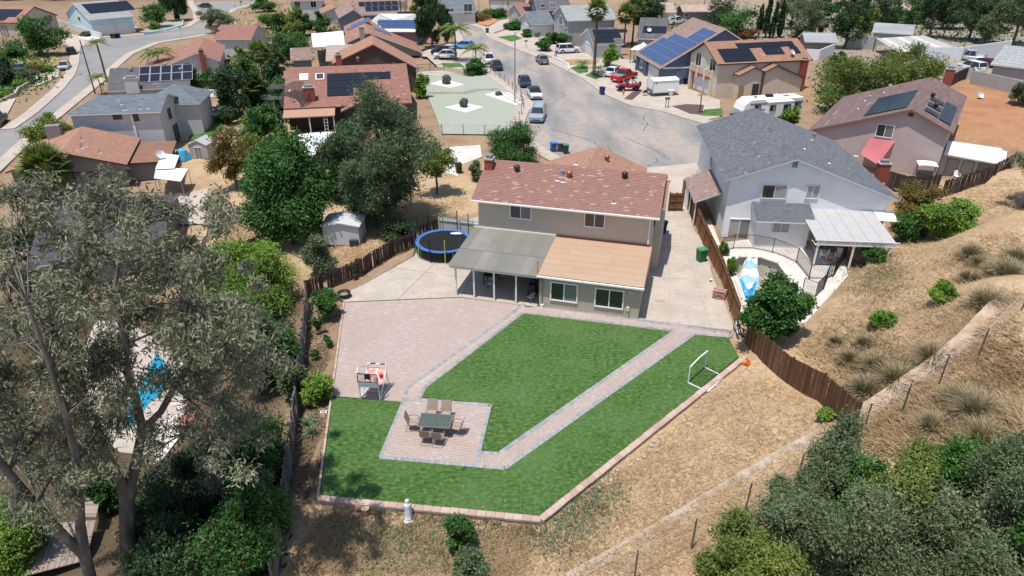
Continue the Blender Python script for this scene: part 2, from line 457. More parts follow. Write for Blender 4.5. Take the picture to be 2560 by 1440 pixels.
road_l = ats(LSK_O, Z_L) + ats(LSK_I, Z_L)[::-1]
pad(road_l, Z_L, 6.0)
pad(ats([(1752,545),(1796,656),(1843,742),(1858,815),(2010,815),(2070,735),(2122,690),(2215,600),(2230,480),(2000,440),(1760,400)]), .0, 1.0)
pad(ats([(1826,655),(1846,641),(1903,643),(1948,658),(1975,697),(1998,738),(1960,800),(1872,800),(1851,727),(1838,690)]), -1.7, .3)
pad(ats([(1045,180),(1228,185),(1306,250),(1300,305),(1262,340),(1100,338),(1060,372),(1205,362),(1150,445),(1060,420)]), .0, 2.0, .12)
pad(ats([(1380,150),(1520,236),(1660,274),(1810,305),(1810,240),(1720,190),(1590,140),(1400,60),(1300,40),(1216,66)]), .05, 3.0)
pad(ats([(240,800),(330,810),(470,900),(500,1040),(400,1150),(300,1140),(240,1080),(200,900)], -4.9), -4.9, 1.5)
# ---------------------------------------------------------------- ground sheet
def axis(fine0, fine1, step, far0, far1):
 a = list(np.arange(fine0, fine1 + 1e-6, step)); s = step
 x = a[-1]
 while x < far1: s *= 1.25; x += s; a.append(x)
 x = a[0]; s = step
 while x > far0: s *= 1.25; x -= s; a.insert(0, x)
 return np.array(a)
def build_ground():
 xs = axis(-45, 50, .55, -1500, 1500); ys = axis(10, 112, .55, -400, 2500)
 X, Y = np.meshgrid(xs, ys)
 x, y = X.ravel(), Y.ravel()
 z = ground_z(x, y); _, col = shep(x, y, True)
 nz = .05 * np.sin(x * 1.7 + 1.3 * np.sin(y * .9)) * np.sin(y * 1.3 + 1.1 * np.sin(x * .7))
 off = np.ones(len(x))
 for P, pz, bl in PADS:
  lo, hi = P.min(0) - 1, P.max(0) + 1
  k = (x > lo[0]) & (x < hi[0]) & (y > lo[1]) & (y < hi[1])
  off[k] *= np.clip(poly_dist(x[k], y[k], P) / 1.0, 0, 1)
 z = z + nz * off * (np.abs(y) < 150)
 nx, ny = len(xs), len(ys)
 i = np.arange(nx - 1)[None, :] + np.arange(ny - 1)[:, None] * nx
 F = np.stack([i, i + 1, i + 1 + nx, i + nx], -1).reshape(-1, 4)
 m = bpy.data.materials.new('dry_earth'); m.use_nodes = True
 t = m.node_tree; N = t.nodes; L = t.links; b = N['Principled BSDF']; b.inputs['Roughness'].default_value = .95; b.inputs['Specular IOR Level'].default_value = .1
 an = N.new('ShaderNodeAttribute'); an.attribute_name = 'Col'
 tc = N.new('ShaderNodeTexCoord')
 def noise(s, d, sc=None):
  n = N.new('ShaderNodeTexNoise'); n.inputs['Scale'].default_value = s; n.inputs['Detail'].default_value = d
  L.new(tc.outputs['Object'], n.inputs['Vector']); return n
 n1 = noise(.35, 6); n2 = noise(3.5, 8); n3 = noise(14.0, 6)
 def mixc(fac_node, lo, hi, amt, a, colr, mode='MIX'):
  mr = N.new('ShaderNodeMapRange'); mr.inputs[1].default_value = lo; mr.inputs[2].default_value = hi; mr.inputs[4].default_value = amt
  L.new(fac_node.outputs['Fac'], mr.inputs[0])
  mx = N.new('ShaderNodeMix'); mx.data_type = 'RGBA'; mx.blend_type = mode
  L.new(mr.outputs[0], mx.inputs[0]); L.new(a, mx.inputs[6]); mx.inputs[7].default_value = (*colr, 1); return mx.outputs[2]
 c = mixc(n1, .45, .7, .8, an.outputs['Color'], (.76, .68, .62), 'MULTIPLY')
 c = mixc(n2, .48, .72, .8, c, (1.3, 1.36, 1.42), 'MULTIPLY')
 c = mixc(n3, .5, .75, .8, c, (.66, .62, .6), 'MULTIPLY')
 L.new(c, b.inputs['Base Color'])
 bp = N.new('ShaderNodeBump'); bp.inputs['Distance'].default_value = .12; L.new(n2.outputs['Fac'], bp.inputs['Height']); L.new(bp.outputs[0], b.inputs['Normal'])
 me = npmesh('ground', np.stack([x, y, z], -1), F, m, smooth=True)
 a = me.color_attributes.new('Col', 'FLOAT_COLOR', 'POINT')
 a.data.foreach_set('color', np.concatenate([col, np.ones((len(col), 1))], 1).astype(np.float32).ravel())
 put('ground', me, kind='structure')
def sheet(name, pts, z, m, th=.05, dz=None):
 mb = MB(); mb.prism([(p[0], p[1]) for p in pts], z - th, z); return structure(name, mb, m)
# ---------------------------------------------------------------- streets
M['asphalt'] = mat('asphalt', (.19, .185, .18), .92, ramp=[(.3, (.2, .187, .177)), (.47, (.275, .258, .243)), (.6, (.365, .305, .26))], noise=(.16, 8, (1.7, .42, 1.0)), dirt=(1.2, (.15, .145, .14), .35), bump=(40, .01))
M['asphalt_left'] = mat('worn_asphalt', (.2, .2, .2), .92, ramp=[(.3, (.215, .21, .206)), (.55, (.255, .245, .238)), (.72, (.31, .27, .24))], noise=(.12, 8, (1.2, .8, 1)), dirt=(1.0, (.16, .16, .16), .3), bump=(40, .01))
def streets():
 sheet('road', road_poly, .0, M['asphalt'])
 sheet('left_road', road_l, Z_L, M['asphalt_left'])
 def walk(name, ln, z, o0, o1):
  mb = MB(); P = [(p[0], p[1]) for p in ln]
  # resample and lay concrete flags with narrow joints, kerb separately
  q = [Vector(p) for p in P]; seg = [(q[i + 1] - q[i]).length for i in range(len(q) - 1)]; tot = sum(seg)
  def along(d):
   for i, s in enumerate(seg):
    if d <= s or i == len(seg) - 1: return q[i].lerp(q[i + 1], min(1, d / s))
    d -= s
  n = max(2, int(tot / 1.5)); pts = [along(tot * i / n) for i in range(n + 1)]
  sg = 1 if o1 > 0 else -1
  A = inset_line(pts, sg * .18); B = inset_line(pts, o1); K = inset_line(pts, sg * .005)
  for i in range(n):
   a0, a1, b0, b1 = Vector(A[i]), Vector(A[i + 1]), Vector(B[i]), Vector(B[i + 1])
   e = .012
   a0, a1 = a0.lerp(a1, e), a1.lerp(a0, e); b0, b1 = b0.lerp(b1, e), b1.lerp(b0, e)
   mb.prism([a0, a1, b1, b0], z - .05, z + .13, r=random.random())
   k0, k1 = Vector(K[i]), Vector(K[i + 1])
   mb.prism([k0, k1, Vector(A[i + 1]), Vector(A[i])], z - .05, z + .122, r=random.random())
  structure(name, mb, M['sidewalk'])
 walk('sidewalk', ats(RK), .0, 0, 2.1)
 walk('sidewalk', ats(LK[:14]), .0, 0, -1.7)
 walk('sidewalk', ats(LSK_O[1:], Z_L), Z_L, 0, -1.9)
 walk('sidewalk', ats(LSK_I[1:], Z_L), Z_L, 0, 1.7)
def seams():
 mb = MB(); r = random.Random(3)
 for k in range(26):
  px, py = r.uniform(1200, 1700), r.uniform(130, 400); p = at(px, py); a = -1.25 + r.gauss(0, .5)
  if poly_dist(np.array([p.x]), np.array([p.y]), np.array([(q.x, q.y) for q in road_poly]))[0] > -1.5: continue
  for _ in range(r.randint(5, 14)):
   a += r.gauss(0, .25); q = p + Vector((math.cos(a), math.sin(a), 0)) * .7
   if poly_dist(np.array([q.x]), np.array([q.y]), np.array([(t.x, t.y) for t in road_poly]))[0] > -.5: break
   n = Vector((-math.sin(a), math.cos(a), 0)) * r.uniform(.03, .06); mb.face([(v.x, v.y, .004) for v in (p - n, q - n, q + n, p + n)]); p = q
 structure('tar_seams', mb, mat('tar', (.07, .07, .07), .7))
build_ground()
streets()
seams()
# ---------------------------------------------------------------- own back yard
M['turf'] = mat('artificial_turf', (.06, .15, .03), .9, ramp=[(.28, (.026, .07, .012)), (.5, (.066, .138, .032)), (.7, (.13, .215, .07))], noise=(4.0, 10, (1.0, 1.4, 1.0)), dirt=(.3, (.115, .2, .068), .6), bump=(35, .05), spec=.15)
M['turf2'] = mat('lawn_green', (.08, .17, .04), .9, ramp=[(.3, (.04, .11, .02)), (.7, (.11, .2, .06))], noise=(1.5, 8), bump=(35, .05), spec=.15)
M['paver'] = mat('rose_paver', (.46, .36, .31), .92, ramp=[(.0, (.42, .335, .298)), (.5, (.45, .362, .324)), (.93, (.48, .392, .352)), (1.0, (.54, .46, .42))], rnd=True, dirt=(.35, (.40, .31, .25), .55), bump=(50, .004))
M['paver_grey'] = mat('grey_paver', (.3, .3, .3), .92, ramp=[(.0, (.24, .245, .25)), (1.0, (.36, .36, .36))], rnd=True, bump=(50, .004))
M['joint'] = mat('joint_sand', (.35, .285, .25), .95)
M['wall_block'] = mat('retaining_block', (.45, .33, .27), .95, ramp=[(.0, (.38, .26, .21)), (1.0, (.52, .4, .33))], rnd=True, dirt=(4, (.3, .2, .16), .4), bump=(25, .012))
def pavers(name, poly, ang, sx, sy, z, m, parent=None, jit=.0):
 P = ccw(poly); mb = MB(); g = .006
 ca, sa = math.cos(ang), math.sin(ang)
 loc = [(p[0] * ca + p[1] * sa, -p[0] * sa + p[1] * ca) for p in P]
 x0, x1 = min(p[0] for p in loc), max(p[0] for p in loc); y0, y1 = min(p[1] for p in loc), max(p[1] for p in loc)
 j = 0; y = y0
 while y < y1:
  x = x0 - (sx / 2 if j % 2 else 0) - random.random() * jit
  while x < x1:
   w = sx
   q = clip_convex([(x + g, y + g), (x + w - g, y + g), (x + w - g, y + sy - g), (x + g, y + sy - g)], loc)
   if len(q) >= 3 and area(q) > .0006:
    zz = z + random.uniform(-.0015, .0015); r = random.random()
    k = len(mb.v); n = len(q)
    cx = sum(a[0] for a in q) / n; cy = sum(a[1] for a in q) / n
    for a in q:
     mb.v.append((a[0] * ca - a[1] * sa, a[0] * sa + a[1] * ca, zz - .006))
    for a in q:
     b = (a[0] + (cx - a[0]) * .05, a[1] + (cy - a[1]) * .05)
     mb.v.append((b[0] * ca - b[1] * sa, b[0] * sa + b[1] * ca, zz))
    mb.f.append(tuple(range(k + n, k + 2 * n))); mb.r.append(r); mb.m.append(0)
    for i in range(n):
     i2 = (i + 1) % n
     mb.f.append((k + i, k + i2, k + n + i2, k + n + i)); mb.r.append(r); mb.m.append(0)
   x += w
  y += sy; j += 1
 o = mb.build(name, m, parent); o['kind'] = 'stuff'
 return o
def border(pts, w, z, parent, name='border_paver'):
 mb = MB(); P = [Vector((p[0], p[1])) for p in pts]
 for i in range(len(P) - 1):
  d = P[i + 1] - P[i]; L = d.length; n = max(1, round(L / .155)); d.normalize()
  for k in range(n):
   c = P[i] + d * (L * (k + .5) / n)
   mb.box((c.x, c.y, z - .02), (L / n - .008, w, .04), math.atan2(d.y, d.x), r=random.random())
 o = mb.build(name, M['paver_grey'], parent); o['kind'] = 'stuff'
def yard():
 A = -R(15)
 bed = sheet('paving_bed', ats([(832,988),(862,756),(1150,744),(1345,770),(1600,803),(1830,836),(1824,843),(1735,838),(1262,1172),(948,1146),(1003,1004)]), -.02, M['joint'], .06)
 pv = put('patio_paving', None); tag(pv, kind='structure')
 P1 = ats([(862,756),(1150,744),(1310,764),(1300,775),(1040,975),(1006,1003),(833,990)])
 pavers('paver', P1, A, .235, .115, .0, M['paver'], pv)
 pavers('paver', ats([(1280,772),(1345,766),(1600,800),(1830,834),(1824,843),(1300,782)]), A, .235, .115, .001, M['paver'], pv)
 pavers('paver', ats([(1313,760),(1308,780),(1064,966),(1020,966)]), A + .5, .235, .115, .0025, M['paver'], pv)
 pavers('paver', ats([(1018,968),(1066,965),(1047,997),(1008,1000)]), A + .5, .235, .115, .0045, M['paver'], pv)
 pavers('paver', ats([(1008,998),(1226,1012),(1190,1167),(948,1144)]), -R(7), .235, .115, .004, M['paver'], pv)
 pavers('paver', ats([(1247,1134),(1690,824),(1737,834),(1262,1171)]), R(41), .235, .115, .0035, M['paver'], pv)
 pavers('paver', ats([(1196,1130),(1249,1133),(1262,1171),(1188,1166)]), R(41), .235, .115, .0045, M['paver'], pv)
 for bi, ln in enumerate([[(1312,760),(1022,967),(1009,998),(949,1143)], [(1306,781),(1063,967),(1047,996)], [(1009,998),(1226,1012),(1190,1166)], [(949,1143),(1262,1171),(1735,835)],
    [(1197,1131),(1247,1134),(1687,825)], [(1306,781),(1687,825)], [(1350,764),(1600,800),(1829,833),(1824,842),(1735,835)]]):
  border(ats(ln), .23, .012 + .0015 * bi, pv)
 L1 = ats([(1309,785),(1678,829),(1246,1129),(1203,1126),(1230,1010),(1053,994),(1068,970)])
 L2 = ats([(832,993),(1003,1006),(944,1147),(1263,1176),(1736,839),(1821,845),(1847,892),(1352,1296),(800,1244)])
 for L in (L1, L2): sheet('lawn', L, .028, M['turf'], .07)
 mb = MB()
 for _ in range(130):
  px, py = random.uniform(820, 1750), random.uniform(830, 1280)
  p = at(px, py)
  ok = any(poly_dist(np.array([p.x]), np.array([p.y]), np.array([(q.x, q.y) for q in L]))[0] < -.15 for L in (L1, L2))
  if ok:
   a = random.uniform(0, 6.28); s = random.uniform(.025, .05)
   mb.face([(p.x + s * math.cos(a), p.y + s * math.sin(a), .036), (p.x - s * .4 * math.sin(a), p.y + s * .4 * math.cos(a), .045), (p.x - s * math.cos(a), p.y - s * math.sin(a), .036), (p.x + s * .4 * math.sin(a), p.y - s * .4 * math.cos(a), .04)])
 tag(mb.build('fallen_leaves', mat('dry_leaf', (.5, .4, .24), .8)), 'tiny pale leaves scattered over the green turf', 'leaf litter', kind='stuff')
 cb = sheet('slab_bed', ats([(840,745),(862,754),(1150,743),(1345,768),(1390,560),(1195,545),(1045,600),(1030,640),(905,712)]), -.022, mat('joint_dirt', (.1, .085, .06), .95), .06)
 left = [[(p.x, p.y) for p in ccw2(ats([(842,742),(863,754),(1150,742),(1342,767),(1385,560),(1200,540),(1060,582),(1036,640),(907,712)]))]]
 for a, b in (((960,666),(1135,690)), ((1092,652),(993,750)), ((1165,640),(1340,668))):
  left = split_poly(left, at(*a), at(*b), .035)
 left = split_poly(left, at(1152, 742), at(1205, 640), .02)
 sl = put('patio_slab', None); tag(sl, kind='structure')
 for P in left:
  MB().prism(P, -.06, -.003 + random.uniform(-.002, .002)).build('concrete_panel', M['concrete'], sl)
 sheet('drive_bed', ats([(1596,798),(1838,828),(1792,700),(1706,480),(1650,470),(1630,600)]), -.022, M['joint'], .06)
 dr = [[(p.x, p.y) for p in ccw2(ats([(1598,797),(1837,826),(1795,710),(1704,478),(1690,440),(1640,440),(1625,600)]))]]
 for a, b in (((1671,580),(1675,812)), ((1700,577),(1778,818)), ((1560,615),(1850,617)), ((1560,695),(1850,697)), ((1560,540),(1850,541))):
  dr = split_poly(dr, at(*a), at(*b), .02)
 dv = put('driveway', None); tag(dv, kind='structure')
 for P in dr: MB().prism(P, -.06, -.004 + random.uniform(-.002, .002)).build('concrete_panel', M['concrete'], dv)
 MB().prism(blob(at(1652, 752), .42, .17, 9), -.006, .0012).build('rust_stain', mat('rust_stain', (.42, .28, .17), .9), dv)
 sheet('driveway_apron', ats([(1600,422),(1742,408),(1752,440),(1705,490),(1640,470),(1560,440)]), .05, M['sidewalk'], .12)
 w = thing('retaining_wall', 'low rose block retaining wall capped around the lower lawn edge', 'garden wall', at(797, 1250))
 o = Vector(at(797, 1250))
 def course(ln, z0, z1, wd, bl, nm, off=.0):
  P = ats(ln)
  for i in range(len(P) - 1):
   d = P[i + 1] - P[i]; L = d.length; n = max(1, round(L / bl))
   me = [MB().box((0, 0, 0), (L / n - .012, wd * s, z1 - z0), r=s2).mesh(nm, M['wall_block']) for s, s2 in ((1, .2), (.97, .5), (1.02, .75), (.99, .95))]
   dn = d.normalized(); nrm = Vector((dn.y, -dn.x, 0))
   for k in range(n):
    c = P[i] + d * ((k + .5) / n) + nrm * (off + random.uniform(-.012, .012)) - o
    b = put(nm, random.choice(me), w, (c.x, c.y, (z0 + z1) / 2 + random.uniform(-.004, .004)), math.atan2(d.y, d.x) + random.uniform(-.02, .02))
 course([(797,1250),(1352,1303),(1863,895)], .04, .15, .34, .42, 'cap_block')
 course([(797,1250),(1352,1303),(1863,895)], -.62, .035, .26, .46, 'wall_stone', .0)
 e = thing('paver_edging', 'thin rose paver edging along the garden bed on the left', 'edging', at(797, 1247))
 o = Vector(at(797, 1247)); P = ats([(797,1247),(831,990),(862,757)])
 for i in range(2):
  d = P[i + 1] - P[i]; n = round(d.length / .3)
  me = [MB().box((0, 0, 0), (d.length / n - .012, .11, .2), r=s).mesh('edging_block', M['wall_block']) for s in (.2, .6, .9)]
  for k in range(n):
   c = P[i] + d * ((k + .5) / n) - o
   put('edging_block', random.choice(me), e, (c.x - .05, c.y, -.03 + random.uniform(-.01, .01)), math.atan2(d.y, d.x))
def ccw2(P):
 return [Vector(p) for p in ccw(P)]
def blob(c, rx, ry, n=12, j=.3):
 return [(c[0] + rx * (1 + random.uniform(-j, j)) * math.cos(6.283 * i / n), c[1] + ry * (1 + random.uniform(-j, j)) * math.sin(6.283 * i / n)) for i in range(n)]
yard()
# ---------------------------------------------------------------- fences
def fence(name, label, pts, h, bw=.14, m='wood', post=2.4, rails=2, rail_side=1, hj=.02, gap=.006, lean=.0, missing=.0, cap=False, step=False, group=None, cat='fence', dogear=False, post_m=None, tilt=.0):
 """board fence along base points; every board, post and rail is a piece of its own"""
 P = [Vector(p) for p in pts]
 o = P[0].copy()
 t = thing(name, label, cat, o, group=group)
 me = []
 for k in range(4):
  mb = MB(); w = bw - gap; r = (.1, .4, .65, .95)[k]
  if dogear:
   pr = [(-w / 2, 0), (w / 2, 0), (w / 2, h - .05), (w / 2 - .03, h), (-w / 2 + .03, h), (-w / 2, h - .05)]
   n = len(mb.v)
   for y in (-.009, .009): mb.v += [(a, y, b) for a, b in pr]
   mb.f.append(tuple(range(n, n + 6))); mb.f.append(tuple(range(n + 11, n + 5, -1)))
   for i in range(6): mb.f.append((n + (i + 1) % 6, n + i, n + 6 + i, n + 6 + (i + 1) % 6))
   mb.r += [r] * 8; mb.m += [0] * 8
  else: mb.bb(-w / 2, w / 2, -.009, .009, 0, h, r=r)
  me.append(mb.mesh('board', M[m]))
 pm = MB().bb(-.05, .05, -.05, .05, -.1, h + .04, r=.4).mesh('post', M[post_m or m])
 for i in range(len(P) - 1):
  a, b = P[i], P[i + 1]
  d = b - a; L = math.hypot(d.x, d.y)
  if L < .05: continue
  ang = math.atan2(d.y, d.x); n = max(1, int(L / bw)); nx, ny = -math.sin(ang), math.cos(ang)
  for k in range(n):
   if random.random() < missing: continue
   c = a + d * ((k + .5) / n) - o
   q = put('board', random.choice(me), t, (c.x - nx * .03 * rail_side, c.y - ny * .03 * rail_side, c.z + random.uniform(-hj, hj)))
   q.rotation_euler = (lean + random.uniform(-tilt, tilt), random.uniform(-tilt, tilt), ang + random.uniform(-.015, .015))
  np_ = max(1, round(L / post))
  for k in range(np_ + (1 if i == len(P) - 2 else 0)):
   c = a + d * (k / np_) - o
   q = put('post', pm, t, (c.x + nx * .05 * rail_side, c.y + ny * .05 * rail_side, c.z)); q.rotation_euler = (lean, 0, ang)
  for k in range(np_):
   c0 = a + d * (k / np_) - o; c1 = a + d * ((k + 1) / np_) - o
   off = Vector((nx, ny, 0)) * .02 * rail_side
   for j in range(rails):
    z = h * (.12 + .74 * j / max(1, rails - 1))
    dl = Vector((nx, ny, 0)) * (-math.sin(lean) * z)
    MB().bar(c0 + off + dl + Vector((0, 0, z)), c1 + off + dl + Vector((0, 0, z)), .045, .09, r=.55).build('rail', M[m], t)
   if cap: MB().bar(c0 + Vector((0, 0, h + .03)), c1 + Vector((0, 0, h + .03)), .12, .03, r=.8).build('cap_rail', M[m], t)
 return t
def gline(px, extra=.0):
 return [Vector((p.x, p.y, p.z + extra)) for p in (gpt(a, b) for a, b in px)]
def picket_fence(name, label, pts, h, gap=.11, m='black', post=2.0):
 P = [Vector(p) for p in pts]; o = P[0].copy(); t = thing(name, label, 'fence', o); pk = MB(); acc = 0
 for i in range(len(P) - 1):
  a, b = P[i] - o, P[i + 1] - o; d = b - a; L = d.length; n = max(1, round(L / gap))
  for k in range(n):
   c = a + d * (k / n); pk.bar(c + Vector((0, 0, .08)), c + Vector((0, 0, h - .02)), .018)
  for z in (.1, h): MB().bar(a + Vector((0, 0, z)), b + Vector((0, 0, z)), .03).build('rail', M[m], t)
  acc += L
  if acc > post or i in (0, len(P) - 2):
   MB().bar(a, a + Vector((0, 0, h + .05)), .05).build('post', M[m], t); acc = 0
 c = P[-1] - o; MB().bar(c, c + Vector((0, 0, h + .05)), .05).build('post', M[m], t)
 tag(pk.build('picket', M[m], t), kind='stuff')
 return t
def chainlink(name, label, pts, h, post_gap=3.0, pitch=.16, wire=.006, m='wire', post_m='post_grey', pr=.04, posts=None):
 P = [Vector(p) for p in pts]; o = P[0].copy(); t = thing(name, label, 'fence', o); wb = MB()
 for i in range(len(P) - 1):
  a, b = P[i] - o, P[i + 1] - o; d = b - a; L = d.length; n = max(1, round(L / pitch)); k_h = int(round(h / pitch))
  dn = d / n
  for k in range(-k_h, n):
   for sgn in (1, -1):
    k0, k1 = (k, k + k_h)
    s0, s1 = max(0, k0), min(n, k1)
    if s1 <= s0: continue
    z0, z1 = (s0 - k0) / k_h * h, (s1 - k0) / k_h * h
    if sgn < 0: z0, z1 = h - z0, h - z1
    p, q = a + dn * s0 + Vector((0, 0, z0)), a + dn * s1 + Vector((0, 0, z1))
    w = Vector((0, 0, wire)); wb.face([p - w / 2, q - w / 2, q + w / 2, p + w / 2])
  MB().bar(a + Vector((0, 0, h)), b + Vector((0, 0, h)), .02).build('top_wire', M[m], t)
  np_ = max(1, round(L / post_gap))
  for k in range(np_ + (i == len(P) - 2)):
   c = a + d * (k / np_)
   MB().tube([c - Vector((0, 0, .1)), c + Vector((0, 0, h + .08))], pr, 6).build('post', M[post_m], t)
 tag(wb.build('wire_mesh', M[m], t), kind='stuff')
 return t
M['wire'] = mat('galvanised_wire', (.4, .4, .4), .5, .3)
M['post_grey'] = mat('grey_post', (.13, .13, .14), .5, .4)
M['wood_dark'] = mat('stained_fence', (.15, .08, .05), .9, ramp=[(.0, (.085, .042, .022)), (.6, (.135, .068, .036)), (1.0, (.19, .105, .06))], rnd=True, dirt=(3, (.06, .032, .02), .5), bump=(25, .01))
M['vinyl'] = mat('white_vinyl', (.72, .73, .74), .55)
def fences():
 fence('wooden_fence', 'tall brown board fence between the concrete driveway and the white house', ats([(1706,492),(1760,610),(1800,700),(1842,820)], .0), 1.75, .145, 'wood', 2.4, 2, -1, tilt=.008)
 fence('wooden_fence', 'brown board fence stepping down the dry slope beside the leafy tree', gline([(1862,862),(1905,905),(1968,960),(2045,1003),(2128,1082)]), 1.8, .145, 'wood_dark', 2.2, 2, 1, tilt=.012, dogear=True)
 gt = thing('wooden_gate', 'brown timber gate with braces closing the driveway behind the house', 'gate', at(1672, 528), R(2))
 for i in range(8): MB().bb(i * .145, i * .145 + .139, -.01, .01, .05, 1.75, r=random.random()).build('board', M['wood'], gt)
 for z in (.3, .95, 1.55): MB().bb(0, 1.16, -.055, -.012, z, z + .09, r=.6).build('rail', M['wood'], gt)
 for x in (-.06, .58, 1.2): MB().bb(x - .05, x + .05, -.06, .05, 0, 1.85, r=.2).build('post', M['wood'], gt)
 fence('wooden_fence', 'dark weathered board fence beside the trampoline and the left concrete slab', gline([(1040,618),(985,640),(905,690),(822,724)]), 1.45, .15, 'old_wood', 2.2, 2, 1, hj=.06, tilt=.03, missing=.02)
 fence('wooden_fence', 'short dark broken fence section behind the young citrus bush', gline([(808,726),(768,748)]), 1.5, .15, 'old_wood', 1.8, 2, 1, hj=.08, tilt=.05)
 fence('wooden_fence', 'old grey leaning board fence along the left garden bed', gline([(772,760),(765,850),(752,960),(742,1060),(728,1180),(712,1300),(690,1470)]), 1.7, .15, 'grey_wood', 2.3, 2, -1, hj=.08, tilt=.05, lean=.0)
 fence('white_fence', 'white board fence standing behind the trampoline', gline([(1100,590),(1150,596),(1215,604)], .0), 1.75, .15, 'vinyl', 1.8, 2, -1)
 fence('wooden_fence', 'dark rail fence panel on the bank behind the trampoline', gline([(1052,600),(1098,582)]), 1.35, .15, 'old_wood', 1.5, 2, 1, tilt=.04)
 fence('wooden_fence', 'long dark fence climbing the bank above the pool garden', gline([(490,706),(545,672),(610,640),(684,612)]), 1.4, .15, 'old_wood', 2.2, 2, 1, hj=.06, tilt=.03)
 fence('wooden_fence', 'dark fence panel half fallen by the big leafy tree', gline([(690,618),(672,560)]), 1.3, .15, 'old_wood', 1.8, 2, 1, hj=.06, tilt=.08)
 fence('wooden_fence', 'black weathered fence behind the white house chimney', gline([(2212,462),(2262,478),(2340,478)], .0), 1.5, .15, 'old_wood', 2.2, 2, 1, tilt=.02)
 fence('wooden_fence', 'black weathered fence with pale patched boards above the dry hillside', gline([(2352,494),(2400,480),(2460,460),(2520,438)], .0), 1.6, .15, 'old_wood', 2.2, 2, -1, tilt=.03)
 chainlink('chain_link_fence', 'long chain link fence on grey posts running up the dry hillside', gline([(1540,1520),(1585,1455),(1728,1375),(1862,1285),(1990,1210),(2120,1130),(2252,1038),(2345,966),(2442,900),(2548,790),(2640,690)]), 1.75, 3.4)
 chainlink('chain_link_fence', 'short chain link panel closing the gap below the brown fence', gline([(2095,1100),(2160,1072)]), 1.4, 2.0)
 def strip(name, px, w, m):
  ground_strip(name, gline(px), w, m)
 strip('drain_channel', [(1420,1450),(1560,1372),(1700,1290),(1830,1210),(1960,1135),(2060,1078)], .28, mat('old_concrete', (.4, .34, .28), .95, ramp=[(.35, (.33, .24, .16)), (.6, (.42, .36, .29))], noise=(1.2, 5)))
 strip('dirt_track', [(2120,1066),(2200,1026),(2290,965),(2370,910),(2440,850),(2500,790),(2580,715)], .8, mat('bare_dirt', (.42, .32, .24), .95, ramp=[(.35, (.36, .26, .18)), (.65, (.48, .38, .29))], noise=(1.5, 7), bump=(8, .04)))
def ground_strip(name, P, w, m):
 mb = MB()
 A = [Vector((*q, 0)) for q in inset_line(P, w)]; B = [Vector((*q, 0)) for q in inset_line(P, -w)]
 for i in range(len(P) - 1):
  for Q in (A, B): Q[i].z = P[i].z + .07
  A[i + 1].z = B[i + 1].z = P[i + 1].z + .07
  c0, c1 = P[i] + Vector((0, 0, .02)), P[i + 1] + Vector((0, 0, .02))
  mb.face([A[i], c0, c1, A[i + 1]]); mb.face([c0, B[i], B[i + 1], c1])
 structure(name, mb, m)
fences()
# ---------------------------------------------------------------- house kit
S = {}
S['rose'] = shingle('rose_shingle', (.235, .128, .105), (.275, .152, .126), (.305, .175, .147), (.4, .26, .222))
S['orange'] = shingle('orange_shingle', (.275, .145, .10), (.33, .183, .133), (.375, .22, .165), (.45, .29, .225))
S['redroof'] = shingle('red_shingle', (.25, .125, .098), (.3, .155, .122), (.345, .19, .152), (.42, .265, .22))
S['slate'] = shingle('slate_shingle', (.085, .09, .1), (.13, .137, .15), (.175, .182, .195), (.24, .245, .255))
S['bluegrey'] = shingle('blue_grey_shingle', (.105, .125, .145), (.15, .175, .195), (.19, .215, .235), (.25, .275, .29))
S['darkgrey'] = shingle('dark_grey_shingle', (.085, .08, .085), (.125, .12, .125), (.165, .155, .16), (.22, .21, .21))
S['brown'] = shingle('brown_shingle', (.125, .085, .08), (.17, .12, .112), (.205, .15, .14), (.26, .2, .185))
S['mauve'] = shingle('mauve_shingle', (.2, .135, .115), (.27, .19, .165), (.33, .24, .21), (.4, .31, .28))
S['lightgrey'] = shingle('light_grey_shingle', (.24, .25, .25), (.31, .325, .33), (.37, .385, .39), (.46, .47, .475))
S['beige'] = shingle('beige_shingle', (.34, .25, .205), (.42, .32, .27), (.48, .38, .33), (.55, .45, .4))
S['charcoal'] = shingle('charcoal_shingle', (.05, .047, .05), (.085, .08, .085), (.12, .112, .118), (.17, .16, .165))
W = {}
def wallm(k, c, d=.85): W[k] = mat('stucco_' + k, c, .95, dirt=(.8, tuple(x * d for x in c), .6), bump=(45, .006), spec=.1)
wallm('beige', (.53, .46, .38)); wallm('white', (.78, .78, .78)); wallm('mauve', (.47, .385, .375)); wallm('tan', (.6, .52, .42)); wallm('blue', (.12, .155, .215))
wallm('grey', (.4, .39, .38)); wallm('lightgrey', (.56, .55, .54)); wallm('taupe', (.25, .22, .205)); wallm('skyblue', (.5, .66, .71)); wallm('cream', (.55, .47, .37)); wallm('offwhite', (.62, .6, .57)); wallm('darkbrown', (.1, .075, .065)); wallm('greyblue', (.2, .215, .24)); wallm('rosy', (.52, .42, .405))
M['siding'] = mat('board_siding', (.46, .41, .32), .9, dirt=(.8, (.4, .35, .26), .5), wave=(5.0, (.34, .3, .23), 0, .14))
